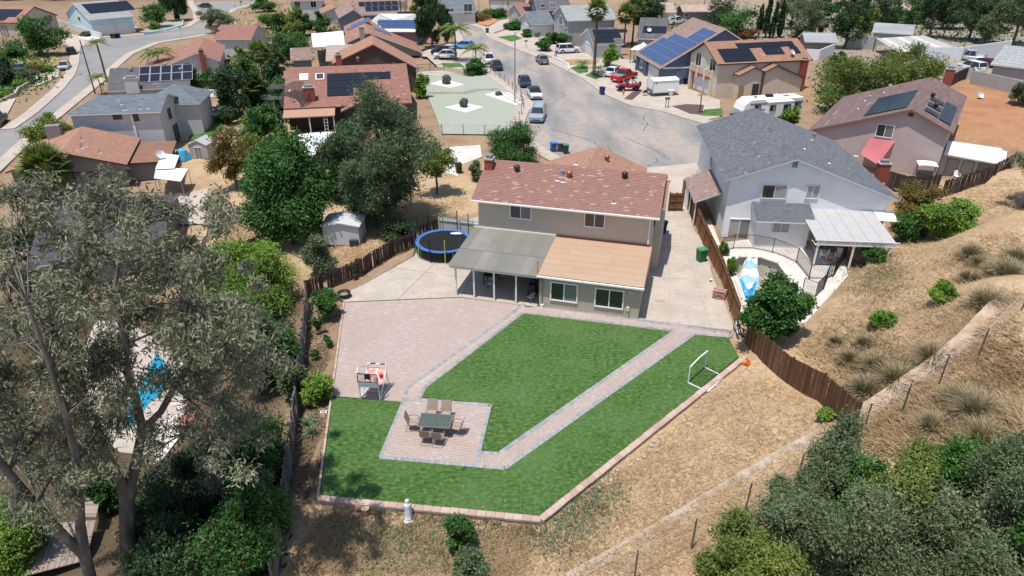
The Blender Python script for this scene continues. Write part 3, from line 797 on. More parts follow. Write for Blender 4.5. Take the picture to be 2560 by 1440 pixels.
def shingles(plane, m, course=.17, tab=.33, lift=.02, parent=None, lip=False, spread=None):
 """lay courses of tabs over a planar convex roof polygon; plane[0]->plane[1] runs along the eave"""
 P = [Vector(p) for p in plane]
 e = (P[1] - P[0]).normalized()
 n = e.cross(P[-1] - P[0]).normalized()
 if n.z < 0: n = -n
 s = n.cross(e).normalized()
 if s.z < 0: s = -s
 o = P[0]
 loc = ccw([((p - o).dot(e), (p - o).dot(s)) for p in P])
 x0, x1 = min(p[0] for p in loc), max(p[0] for p in loc); y0, y1 = min(p[1] for p in loc), max(p[1] for p in loc)
 mb = MB(); j = 0; y = y0
 while y < y1 - .01:
  x = x0 - random.random() * tab
  while x < x1:
   w = tab * random.choice((.6, .8, 1.0, 1.0, 1.3))
   q = clip_convex([(x, y), (x + w, y), (x + w, y + course), (x, y + course)], loc)
   if len(q) >= 3 and area(q) > 1e-4:
    r = min(1, max(0, random.gauss(.45, .15 if m is S['rose'] else .13)))
    if random.random() < (.04 if m is S['rose'] else .004): r = 1.0
    pts = [o + e * a + s * b + n * (lift * (1 - (b - y) / course) + .006) for a, b in q]
    mb.face(pts, r)
    if lip:
     lo = [k for k, (a, b) in enumerate(q) if b < y + 1e-4]
     if len(lo) == 2:
      a, b = pts[lo[0]], pts[lo[1]]
      mb.face([a, a - n * lift, b - n * lift, b], r * .7)
   x += w
  y += course; j += 1
 ob = mb.build('shingles', m, parent); ob['kind'] = 'stuff'
 return ob
def roof_planes(x0, x1, y0, y1, h, kind, rise, ov, ridge=.5, hip0=.0, hip1=.0):
 """list of eave-first polygons of a roof over a rectangle whose walls are h high"""
 xa, xb, ya, yb = x0 - ov, x1 + ov, y0 - ov, y1 + ov
 if kind == 'x':       # ridge along x
  ym = y0 + (y1 - y0) * ridge; zr = h + rise
  z0 = h - ov * rise / (ym - y0); z1 = h - ov * rise / (y1 - ym)
  a, b = (xa + hip0, ym, zr), (xb - hip1, ym, zr)
  pl = [[(xa, ya, z0), (xb, ya, z0), b, a], [(xb, yb, z1), (xa, yb, z1), a, b]]
  if hip0: pl.append([(xa, yb, z1), (xa, ya, z0), a])
  if hip1: pl.append([(xb, ya, z0), (xb, yb, z1), b])
  return pl
 if kind == 'y':
  xm = x0 + (x1 - x0) * ridge; zr = h + rise
  z0 = h - ov * rise / (xm - x0); z1 = h - ov * rise / (x1 - xm)
  a, b = (xm, ya + hip0, zr), (xm, yb - hip1, zr)
  pl = [[(xa, yb, z0), (xa, ya, z0), a, b], [(xb, ya, z1), (xb, yb, z1), b, a]]
  if hip0: pl.append([(xa, ya, z0), (xb, ya, z1), a])
  if hip1: pl.append([(xb, yb, z1), (xa, yb, z0), b])
  return pl
def block(root, x0, x1, y0, y1, h, kind='x', rise=1.6, ov=.45, wall='beige', roof='rose', trim='trim', z0=.0, ridge=.5, hip0=.0, hip1=.0, course=.25, tab=.5, lip=False, walls=True, roofm=None, th=.14, name='roof', wname='wall'):
 pl = roof_planes(x0, x1, y0, y1, h, kind, rise, ov, ridge, hip0, hip1)
 if walls:
  mb = MB()
  if kind == 'x' and not (hip0 and hip1):
   ym = y0 + (y1 - y0) * ridge; pr = [(y0, z0), (y1, z0), (y1, h), (ym, h + rise), (y0, h)]
   if hip0 or hip1: mb.bb(x0, x1, y0, y1, z0, h)
   else: extrude_x(mb, pr, x0, x1, -.03)
  elif kind == 'y' and not (hip0 and hip1):
   xm = x0 + (x1 - x0) * ridge
   if hip0 or hip1:
    mb.bb(x0, x1, y0, y1, z0, h)
    yy = y1 if hip0 else y0; t = .15 if hip0 else -.15
    k = len(mb.v); mb.v += [(x0, yy, h), (x1, yy, h), (xm, yy, h + rise - .04), (x0, yy - t, h), (x1, yy - t, h), (xm, yy - t, h + rise - .04)]
    for q in ((0, 1, 2), (5, 4, 3)): mb.f.append(tuple(k + i for i in q)); mb.r.append(.5); mb.m.append(0)
   else:
    n = len(mb.v); pr = [(x0, z0), (x1, z0), (x1, h - .03), (xm, h + rise - .03), (x0, h - .03)]
    for yy in (y0, y1): mb.v += [(p[0], yy, p[1]) for p in pr]
    mb.f.append((n, n + 1, n + 2, n + 3, n + 4)); mb.f.append((n + 9, n + 8, n + 7, n + 6, n + 5))
    for i in range(5): mb.f.append((n + (i + 1) % 5, n + i, n + 5 + i, n + 5 + (i + 1) % 5))
    mb.r += [.5] * 7; mb.m += [0] * 7
  else:
   mb.bb(x0, x1, y0, y1, z0, h - .03)
  mb.build(wname, W[wall] if wall in W else M[wall], root)
 rb = MB()
 for p in pl: rb.slab([(a, b, c - .012) for a, b, c in p], th)
 ro = rb.build(name, M[trim], root)
 for p in pl:
  if roofm is None: shingles(p, S[roof], course, tab, parent=ro, lip=lip)
  else:
   mb = MB(); mb.slab([(a, b, c + .01) for a, b, c in p], .018); mb.build('roof_sheet', M[roofm] if isinstance(roofm, str) else roofm, ro)
 return pl, ro
def extrude_x(mb, pr, x0, x1, dz=.0):
 n = len(mb.v); k = len(pr)
 for x in (x0, x1): mb.v += [(x, p[0], p[1] + (dz if i > 1 else 0)) for i, p in enumerate(pr)]
 mb.f.append(tuple(range(n + k - 1, n - 1, -1))); mb.f.append(tuple(range(n + k, n + 2 * k)))
 for i in range(k): mb.f.append((n + i, n + (i + 1) % k, n + k + (i + 1) % k, n + k + i))
 mb.r += [.5] * (k + 2); mb.m += [0] * (k + 2)
_wc = {}
def window(root, x, y, z, w, h, face=.0, frame='pure_white', glass='glass', glass2=None, mull=1, fw=.07, hor=False, name='window'):
 """framed sliding window centred on (x,y) with its sill at z; face = outward direction angle: 0 looks to -y"""
 key = (w, h, frame, glass, glass2, mull, hor, fw)
 if key not in _wc:
  f = MB(); t = .09
  f.bb(-w / 2 - fw, w / 2 + fw, -t, .03, -fw, .0); f.bb(-w / 2 - fw, w / 2 + fw, -t, .03, h, h + fw)
  f.bb(-w / 2 - fw, -w / 2, -t, .03, 0, h); f.bb(w / 2, w / 2 + fw, -t, .03, 0, h)
  for i in range(1, mull + 1):
   xx = -w / 2 + w * i / (mull + 1); f.bb(xx - fw * .4, xx + fw * .4, -t * .8, .02, 0, h)
  if hor: f.bb(-w / 2, w / 2, -t * .75, .02, h * .5 - fw * .35, h * .5 + fw * .35)
  panes = []
  for i in range(mull + 1):
   a, b = -w / 2 + w * i / (mull + 1) + .01, -w / 2 + w * (i + 1) / (mull + 1) - .01
   panes.append(MB().bb(a, b, -.035, -.025 + .004 * i, .005, h - .005).mesh('pane', M[(glass2 or glass) if i == mull and mull else glass]))
  _wc[key] = (f.mesh('window', M[frame]), panes)
 fm, panes = _wc[key]
 o = put(name, fm, root, (x, y, z), face)
 for p in panes: put('pane', p, o)
 return o
def chimney(root, x, y, z0, z1, w=.75, d=.6, m='brick_red', cap=True, lean=.0):
 c = MB().box((0, 0, (z1 - z0) / 2), (w, d, z1 - z0)).build('chimney', M[m] if m in M else W[m], root, (x, y, z0))
 b = MB().box((0, 0, z1 - z0 + .05), (w + .12, d + .12, .1)); b.build('chimney_crown', M['sidewalk'], c)
 if cap:
  b = MB(); h = z1 - z0 + .1
  for sx in (-1, 1):
   for sy in (-1, 1): b.bar((sx * w * .3, sy * d * .3, h), (sx * w * .3, sy * d * .3, h + .22), .03)
  b.box((0, 0, h + .1), (w * .55, d * .55, .2)); b.box((0, 0, h + .25), (w * .8, d * .8, .04)); b.build('chimney_cap', M['steel'], c)
 return c
def plane_basis(p):
 P = [Vector(q) for q in p]; e = (P[1] - P[0]).normalized(); n = e.cross(P[-1] - P[0]).normalized()
 if n.z < 0: n = -n
 s = n.cross(e).normalized()
 if s.z < 0: s = -s
 return P[0], e, s, n
def on_plane(p, a, b, up=.0):
 """a along the eave from the first corner, b up the slope"""
 o, e, s, n = plane_basis(p); return o + e * a + s * b + n * up
def solar(root, plane, a0, b0, cols, rows, pw=1.0, ph=1.65, m='solar', frame='solar_frame_dark', skip=(), tilt=.1, fw=.03):
 key = ('sol', pw, ph, m, frame)
 if key not in _wc:
  mb = MB(); mb.box((0, 0, 0), (pw - .02, ph - .02, .04), m=1)
  mb.box((0, 0, .023), (pw - .02 - 2 * fw, ph - .02 - 2 * fw, .006), m=0)
  _wc[key] = mb.mesh('solar_panel', [M[m], M[frame]])
 o, e, s, n = plane_basis(plane)
 sx = e.cross(s).dot(n)
 E = e if sx > 0 else -e
 mt = Matrix((E, s, n)).transposed().to_4x4()
 for c in range(cols):
  for r in range(rows):
   if (c, r) in skip: continue
   q = put('solar_panel', _wc[key], root)
   p = o + e * (a0 + (c + .5) * pw) + s * (b0 + (r + .5) * ph) + n * tilt
   q.matrix_local = Matrix.Translation(p) @ mt
def vent_pipe(root, p, h=.35, r=.05, m='steel', flash=True):
 b = MB().lathe([(r, -.05), (r, h)], n=8)
 o = b.build('vent_pipe', M[m], root, p)
 if flash: MB().box((0, 0, .0), (.34, .34, .05)).build('flashing', M['trim'], o)
 return o
def turbine(root, p, m):
 b = MB().lathe([(.16, -.12), (.15, .12), (.17, .16)], n=12); o = b.build('turbine_vent', m, root, p)
 t = MB().lathe([(.17, .16), (.235, .27), (.25, .36), (.225, .46), (.13, .53), (.02, .55)], n=14); t.build('turbine_head', m, o, smooth=False)
 f = MB()
 for i in range(14):
  a = 6.283 * i / 14
  f.bar((.185 * math.cos(a), .185 * math.sin(a), .18), (.252 * math.cos(a + .12), .252 * math.sin(a + .12), .36), .012)
 f.build('turbine_fin', M['dark'], o)
 return o
def dish(root, p, r=.4, rz=.0, tilt=.9, m='lamp_glass'):
 prof = [(.01 + r * i / 5, .45 * r * (i / 5) ** 2) for i in range(6)]
 prof += [(r, .45 * r + .015)] + [(.01 + r * i / 5, .45 * r * (i / 5) ** 2 + .02) for i in range(4, -1, -1)]
 o = MB().lathe([(.025, 0), (.025, .5)], n=6).build('satellite_dish', M['steel'], root, p)
 d = MB().lathe(prof, n=16).build('reflector', M['lamp_glass'] if m == 'lamp_glass' else M[m], o, (0, 0, .5)); d.rotation_euler = (tilt, 0, rz)
 MB().bar((0, 0, 0), (0, .05, r * 1.0), .03).build('feed_arm', M['grey'], d)
 return o
def gutter(root, a, b, m='trim'):
 MB().bar(a, b, .12, .11).build('gutter', M[m], root)
# ---------------------------------------------------------------- the house in the middle
M['bronze'] = mat('bronze_vent', (.07, .045, .04), .5, .4)
M['copper'] = mat('rusty_vent', (.35, .15, .09), .45, .4)
M['corrugated'] = mat('corrugated_metal', (.21, .2, .175), .55, .15, ramp=[(.0, (.245, .235, .2)), (.7, (.285, .272, .232)), (1.0, (.34, .315, .285))], rnd=True, dirt=(.8, (.22, .21, .175), .4))
M['roll_roof'] = mat('rolled_tan_roof', (.5, .305, .185), .93, ramp=[(.0, (.415, .285, .19)), (1.0, (.445, .31, .21))], rnd=True, dirt=(.9, (.39, .265, .175), .5))
M['roll_edge'] = mat('tan_roof_felt', (.22, .12, .07), .95)
def main_house():
 g = 'two storey house with rose shingle roof, metal patio cover and tan roofed extension'
 h = thing('house', 'beige two storey house with rose shingle roof behind the green turf lawn', 'house', (-2.52, 48.93, 0), -R(15))
 pl, ro = block(h, 0, 13.2, -.22, 7.8, 5.38, 'x', 1.6, .42, 'beige', 'rose', course=.17, tab=.32, lip=True)
 near = pl[0]
 block(h, 12.9, 13.75, 1.6, 7.4, 5.22, 'x', 1.2, .12, 'beige', 'orange', course=.17, tab=.32, ridge=.42)
 block(h, 3.2, 11.2, 7.5, 12.6, 4.4, 'y', 1.55, .4, 'beige', 'orange', course=.18, tab=.34)
 gutter(h, (-.42, -.7, 5.12), (13.62, -.7, 5.12))
 window(h, 3.35, -.22, 3.95, 1.55, .98, glass2='blind')
 window(h, 8.95, -.22, 3.88, 1.4, 1.0)
 MB().bb(12.9, 13.02, -.32, -.22, 2.9, 5.2).build('downpipe', M['trim'], h)
 x0, x1, y0 = 6.2, 13.1, -6.15
 ex = MB(); ex.bb(x0, x1, y0, -.01, 0, 2.5); ex.build('extension_wall', M['siding'], h)
 def zr(y): return 2.58 + (y - (y0 - .3)) * .03
 xa, xb, ya, yb = x0 - .12, x1 + .22, y0 - .3, -.3
 rb = MB(); rb.slab([(xa, ya, zr(ya)), (xb, ya, zr(ya)), (xb, yb, zr(yb)), (xa, yb, zr(yb))], .13)
 ro2 = rb.build('extension_roof', M['roll_edge'], h)
 y = ya + .03; k = 0
 while y < yb - .05:
  y2 = min(y + .86, yb); xs = [xa + .03]
  x = xa + random.uniform(.8, 2.5)
  while x < xb - .8: xs.append(x); x += random.uniform(1.6, 3.4)
  xs.append(xb - .04)
  for a, b in zip(xs, xs[1:]):
   e = .004
   MB().slab([(a + e, y + .004, zr(y) + .022), (b - e, y + .004, zr(y) + .022), (b - e, y2, zr(y2) + .012), (a + e, y2, zr(y2) + .012)], .02, r=random.random()).build('roof_roll', M['roll_roof'], ro2)
  y = y2; k += 1
 MB().bb(xa + .1, x1, -.36, -.225, zr(yb) - .02, zr(yb) + .16).build('flashing', mat('dark_red_flashing', (.09, .035, .03), .7), h)
 gutter(h, (xa, ya - .05, zr(ya) - .08), (xb, ya - .05, zr(ya) - .08), 'pure_white')
 window(h, 7.95, y0, .72, 1.75, 1.3, glass2='blind', fw=.09)
 window(h, 11.05, y0, .68, 1.8, 1.3, fw=.09)
 MB().bar((6.42, y0 - .06, .1), (6.42, y0 - .06, 2.3), .07).build('downpipe', M['grey'], h)
 MB().box((6.45, y0 - .12, .12), (.2, .2, .24)).build('pipe_foot', M['trim'], h)
 MB().box((12.35, y0 - .08, .75), (.2, .14, .28)).build('utility_box', M['cream'], h)
 MB().bar((12.37, y0 - .06, .0), (12.37, y0 - .06, .65), .06).build('conduit', M['cream'], h)
 fl = MB(); fl.box((12.5, y0 - .08, 2.05), (.14, .12, .1)); fl.ball((12.42, y0 - .16, 2.03), .06); fl.ball((12.58, y0 - .16, 2.03), .06); fl.build('flood_light', M['trim'], h)
 fl = MB(); fl.box((6.4, y0 - .08, 2.2), (.14, .12, .1)); fl.ball((6.34, y0 - .16, 2.15), .06); fl.ball((6.46, y0 - .16, 2.15), .06); fl.build('flood_light', M['grey'], h)
 MB().bb(13.2, 13.3, -.02, .9, 4.3, 5.0).build('vent_louvre', M['dark'], h)
 def zc(y): return 2.5 + (y - y0) * .045
 cx0, cx1, cy0, cy1 = -.35, 6.08, y0 - .35, -.28
 pc = put('patio_cover', None, h)
 rows = [(cy0, cy0 + 2.75), (cy0 + 2.65, cy1)]
 n = 10
 for ri, (ya, yb) in enumerate(rows):
  for i in range(n):
   a = cx0 + (cx1 - cx0) * i / n; b = cx0 + (cx1 - cx0) * (i + 1) / n + .03
   mb = MB(); q = 9; rr = random.random()
   pts = []
   for j in range(q * 2 + 1):
    x = a + (b - a) * j / (q * 2); dz = .012 if j % 2 else -.012
    pts.append((x, dz))
   for (x_, d_), (x2, d2) in zip(pts, pts[1:]):
    mb.face([(x_, ya, zc(ya) + d_ + .02 + .02 * ri), (x2, ya, zc(ya) + d2 + .02 + .02 * ri), (x2, yb, zc(yb) + d2 + .02 + .02 * ri), (x_, yb, zc(yb) + d_ + .02 + .02 * ri)], rr)
   mb.build('metal_sheet', M['corrugated'], pc)
 for i in range(10):
  x = cx0 + .15 + (cx1 - cx0 - .4) * i / 9
  MB().bar((x, cy0 + .1, zc(cy0 + .1) - .09), (x, cy1, zc(cy1) - .09), .06, .14).build('rafter', M['trim'], pc)
 MB().bb(cx0 + .1, cx1, y0 - .05, y0 + .06, zc(y0) - .32, zc(y0) - .17).build('beam', M['trim'], pc)
 for x in (.12, 1.47, 2.95, 4.55): MB().bb(x - .055, x + .055, y0 - .05, y0 + .06, 0, zc(y0) - .32).build('post', M['white'], pc)
 MB().bb(cx0, cx1, -.28, -.225, zc(0) - .1, zc(0) + .12).build('ledger', M['trim'], pc)
 window(h, 3.2, -.22, .1, 1.8, 2.0, name='sliding_door')
 for a, b, m in ((2.7, 3.6, 'bronze'), (6.85, 3.45, 'copper'), (11.0, 3.9, 'bronze')): turbine(h, on_plane(near, a, b), M[m])
 d = MB().lathe([(.2, 0), (.17, .1), (.12, .12), (.12, .25), (.2, .27), (.17, .34), (.02, .38)], n=12); d.build('vent_cap', M['steel'], h, on_plane(near, 6.25, 3.75))
 for a, b, hh in ((6.05, 2.95, .25), (6.5, 2.85, .3), (10.6, 1.05, .35)): vent_pipe(h, on_plane(near, a, b), hh)
 turbine(h, (8.3, 10.2, 5.55), M['copper'])
 vent_pipe(h, (6.9, 9.0, 5.6), .4); vent_pipe(h, (5.9, 8.6, 5.5), .3)
 chimney(h, .0, 2.9, 4.2, 7.3, .62, .75)
 vent_pipe(h, (6.05, -6.1, 2.6), .9, .03, 'grey', False)
main_house()
# ---------------------------------------------------------------- fitting neighbours to the survey
class Frame:
 def __init__(s, o, ang, base):
  s.o = Vector((o[0], o[1], base)); s.a = ang; s.base = base; s.c, s.s = math.cos(ang), math.sin(ang)
 def loc(s, p):
  dx, dy = p[0] - s.o.x, p[1] - s.o.y
  return Vector((dx * s.c + dy * s.s, -dx * s.s + dy * s.c, p[2] - s.base))
 def world(s, p):
  return Vector((s.o.x + p[0] * s.c - p[1] * s.s, s.o.y + p[0] * s.s + p[1] * s.c, p[2] + s.base))
 def at(s, px, py, z): return s.loc(at(px, py, z + s.base))
 def hit_y(s, px, py, y):
  """local (x, z) of the sight line on the wall plane y"""
  lo, hi = -40.0, CAM_H - .5
  for _ in range(50):
   m = (lo + hi) / 2
   if s.loc(at(px, py, m))[1] > y: lo = m
   else: hi = m
  p = s.loc(at(px, py, lo)); return p.x, p.z
 def hit_x(s, px, py, x):
  cands = np.linspace(-8, 20, 1401); best = min(cands, key=lambda z: abs(s.loc(at(px, py, z))[0] - x))
  p = s.loc(at(px, py, float(best))); return p.y, p.z
def fit_y(L, Rg, Rt, back, zl, base=.0):
 """gable facing the viewer: L, Rg, Rt front eave/ridge/eave pixels, back = far ridge pixel, zl = left eave height above base"""
 A = at(L[0], L[1], zl + base)
 d = at(back[0], back[1], 6 + base) - at(Rg[0], Rg[1], 6 + base); d.z = 0; d.normalize()
 f = Frame(A, math.atan2(d.y, d.x) - math.pi / 2, base)
 def solve(px):
  lo, hi = -3.0, 14.0
  for _ in range(50):
   m = (lo + hi) / 2
   if f.at(px[0], px[1], m).y > 0: lo = m
   else: hi = m
  return lo
 zp, zr = solve(Rg), solve(Rt)
 D = (at(back[0], back[1], zp + base) - at(Rg[0], Rg[1], zp + base)).length
 xr = f.at(Rg[0], Rg[1], zp).x; w = f.at(Rt[0], Rt[1], zr).x
 return f, dict(t=(0, xr, w), z=(zl, zp, zr), D=D)
def fit_x(A, B, C, ze, base=.0, end=0):
 """eave facing the viewer: A, B near eave ends, C = ridge end above A"""
 a, b = at(A[0], A[1], ze + base), at(B[0], B[1], ze + base)
 d = b - a; f = Frame(a, math.atan2(d.y, d.x), base); w = d.length
 zs = np.linspace(ze, ze + 6, 601); zr = min(zs, key=lambda z: abs(f.at(C[0], C[1], float(z)).x - (w if end else 0))); yr = f.at(C[0], C[1], float(zr)).y
 return f, dict(w=w, zr=float(zr), yr=yr)
def proj(p):
 d = p[1] * CT + (CAM_H - p[2]) * ST
 return 1280 + FOCAL * p[0] / d, 720 + FOCAL * ((CAM_H - p[2]) * CT - p[1] * ST) / d
def fit_p(A, B, C, ze, base=.0, end=0, pitch=.38):
 """eave end A, eave end B (its px only), ridge end C above A (or above B if end), slope known"""
 P, Q = (B, A) if end else (A, B)
 o = at(P[0], P[1], ze + base); best = (1e9, 0, 4)
 for a in np.radians(np.arange(-62, 62.1, 1.0)):
  for y in np.arange(2.0, 9.01, .25):
   x_, y_ = proj((o.x - y * math.sin(a), o.y + y * math.cos(a), ze + base + y * pitch))
   e = (x_ - C[0]) ** 2 + (y_ - C[1]) ** 2 + .002 * math.degrees(a) ** 2
   if e < best[0]: best = (e, a, y)
 _, a, yr = best; sg = -1 if end else 1; w = 3.0
 for ww in np.arange(3, 30, .05):
  if abs(proj((o.x + sg * ww * math.cos(a), o.y + sg * ww * math.sin(a), ze + base))[0] - P[0]) >= abs(Q[0] - P[0]): w = ww; break
 if end: o = Vector((o.x - w * math.cos(a), o.y - w * math.sin(a), o.z))
 return Frame(o, a, base), dict(w=w, yr=yr, zr=ze + yr * pitch)
def gable(root, axis, t, z, s0, s1, ov=.4, wall='beige', roof='rose', trim='trim', course=.25, tab=.5, lip=False, roofm=None, z0=.0, walls=True, th=.14, ends=(1, 1), name='roof'):
 """gable over profile points t (across) and z (heights at the roof edge), running s0..s1"""
 def P(a, s, h): return (a, s, h) if axis == 'y' else (s, a, h)
 if axis == 'y': pl = [[P(t[0], s1, z[0]), P(t[0], s0, z[0]), P(t[1], s0, z[1]), P(t[1], s1, z[1])], [P(t[2], s0, z[2]), P(t[2], s1, z[2]), P(t[1], s1, z[1]), P(t[1], s0, z[1])]]
 else: pl = [[P(t[0], s0, z[0]), P(t[0], s1, z[0]), P(t[1], s1, z[1]), P(t[1], s0, z[1])], [P(t[2], s1, z[2]), P(t[2], s0, z[2]), P(t[1], s0, z[1]), P(t[1], s1, z[1])]]
 if walls:
  k0 = (z[1] - z[0]) / max(.1, t[1] - t[0]); k1 = (z[1] - z[2]) / max(.1, t[2] - t[1])
  pr = [(t[0] + ov, z0), (t[2] - ov, z0), (t[2] - ov, z[2] + k1 * ov - th), (t[1], z[1] - th), (t[0] + ov, z[0] + k0 * ov - th)]
  mb = MB(); n = len(mb.v); e0, e1 = s0 + ov * ends[0], s1 - ov * ends[1]
  for s in (e0, e1): mb.v += [P(a, s, h) for a, h in pr]
  F1, F2 = (n, n + 1, n + 2, n + 3, n + 4), (n + 9, n + 8, n + 7, n + 6, n + 5)
  fs = [F1, F2] + [(n + (i + 1) % 5, n + i, n + 5 + i, n + 5 + (i + 1) % 5) for i in range(5)]
  if axis == 'x': fs = [f[::-1] for f in fs]
  mb.f += fs; mb.r += [.5] * 7; mb.m += [0] * 7
  mb.build('wall', W[wall] if wall in W else M[wall], root)
 rb = MB()
 for p in pl: rb.slab([(a, b, c - .012) for a, b, c in p], th)
 ro = rb.build(name, M[trim], root)
 for p in pl:
  if roofm is None: shingles(p, S[roof], course, tab, parent=ro, lip=lip)
  else:
   mb = MB(); mb.slab([(a, b, c + .01) for a, b, c in p], .018); mb.build('roof_sheet', M[roofm], ro)
 return pl
def hip(root, x0, x1, y0, y1, ze, zr, along='x', inset=None, ov=.4, wall='beige', roof='rose', trim='trim', course=.3, tab=.6, z0=.0, ins1=None):
 ins = inset if inset is not None else min(x1 - x0, y1 - y0) / 2; i1 = ins if ins1 is None else ins1
 if along == 'x':
  ym = (y0 + y1) / 2; a, b = (x0 + ins, ym, zr), (x1 - i1, ym, zr)
  pl = [[(x0, y0, ze), (x1, y0, ze), b, a], [(x1, y1, ze), (x0, y1, ze), a, b]]
  if ins > 0: pl.append([(x0, y1, ze), (x0, y0, ze), a])
  if i1 > 0: pl.append([(x1, y0, ze), (x1, y1, ze), b])
 else:
  xm = (x0 + x1) / 2; a, b = (xm, y0 + ins, zr), (xm, y1 - i1, zr)
  pl = [[(x0, y1, ze), (x0, y0, ze), a, b], [(x1, y0, ze), (x1, y1, ze), b, a]]
  if ins > 0: pl.append([(x0, y0, ze), (x1, y0, ze), a])
  if i1 > 0: pl.append([(x1, y1, ze), (x0, y1, ze), b])
 MB().bb(x0 + ov, x1 - ov, y0 + ov, y1 - ov, z0, ze + .05).build('wall', W[wall], root)
 rb = MB()
 for p in pl: rb.slab([(q[0], q[1], q[2] - .012) for q in p], .14)
 ro = rb.build('roof', M[trim], root)
 for p in pl: shingles(p, S[roof], course, tab, parent=ro)
 return pl
def win_y(root, f, y, box, frame='pure_white', glass='glass', glass2=None, mull=1, fw=.07, name='window'):
 """window on the wall plane y (facing the viewer) covering a pixel box"""
 cx, cy = (box[0] + box[2]) / 2, (box[1] + box[3]) / 2
 x, z0 = f.hit_y(cx, box[3], y); _, z1 = f.hit_y(cx, box[1], y); xa, _ = f.hit_y(box[0], cy, y); xb, _ = f.hit_y(box[2], cy, y)
 w = abs(xb - xa); return window(root, (xa + xb) / 2, y, z0, round(w, 2), round(max(.3, z1 - z0), 2), .0, frame, glass, glass2, mull, fw, name=name)
def win_x(root, f, x, box, frame='pure_white', glass='glass', mull=1, side=-1, fw=.07, name='window'):
 cx, cy = (box[0] + box[2]) / 2, (box[1] + box[3]) / 2
 ya, _ = f.hit_x(box[0], cy, x); yb, _ = f.hit_x(box[2], cy, x); y, z0 = f.hit_x(cx, box[3], x); _, z1 = f.hit_x(cx, box[1], x)
 return window(root, x, (ya + yb) / 2, z0, round(max(.5, min(3.5, abs(yb - ya))), 2), round(max(.4, min(2.6, z1 - z0)), 2), -math.pi / 2 if side < 0 else math.pi / 2, frame, glass, None, mull, fw, name=name)
def house_root(label, f, name='house', group=None):
 return thing(name, label, 'house', tuple(f.o), f.a, group)
def plane_px(f, plane, px, py):
 """local point where the sight line meets a roof plane -> (a, b) on the plane"""
 o, e, s, n = plane_basis(plane)
 c = f.loc((0, 0, CAM_H)); q = f.at(px, py, .0); d = q - c
 t = (o - c).dot(n) / d.dot(n); p = c + d * t
 return (p - o).dot(e), (p - o).dot(s), p
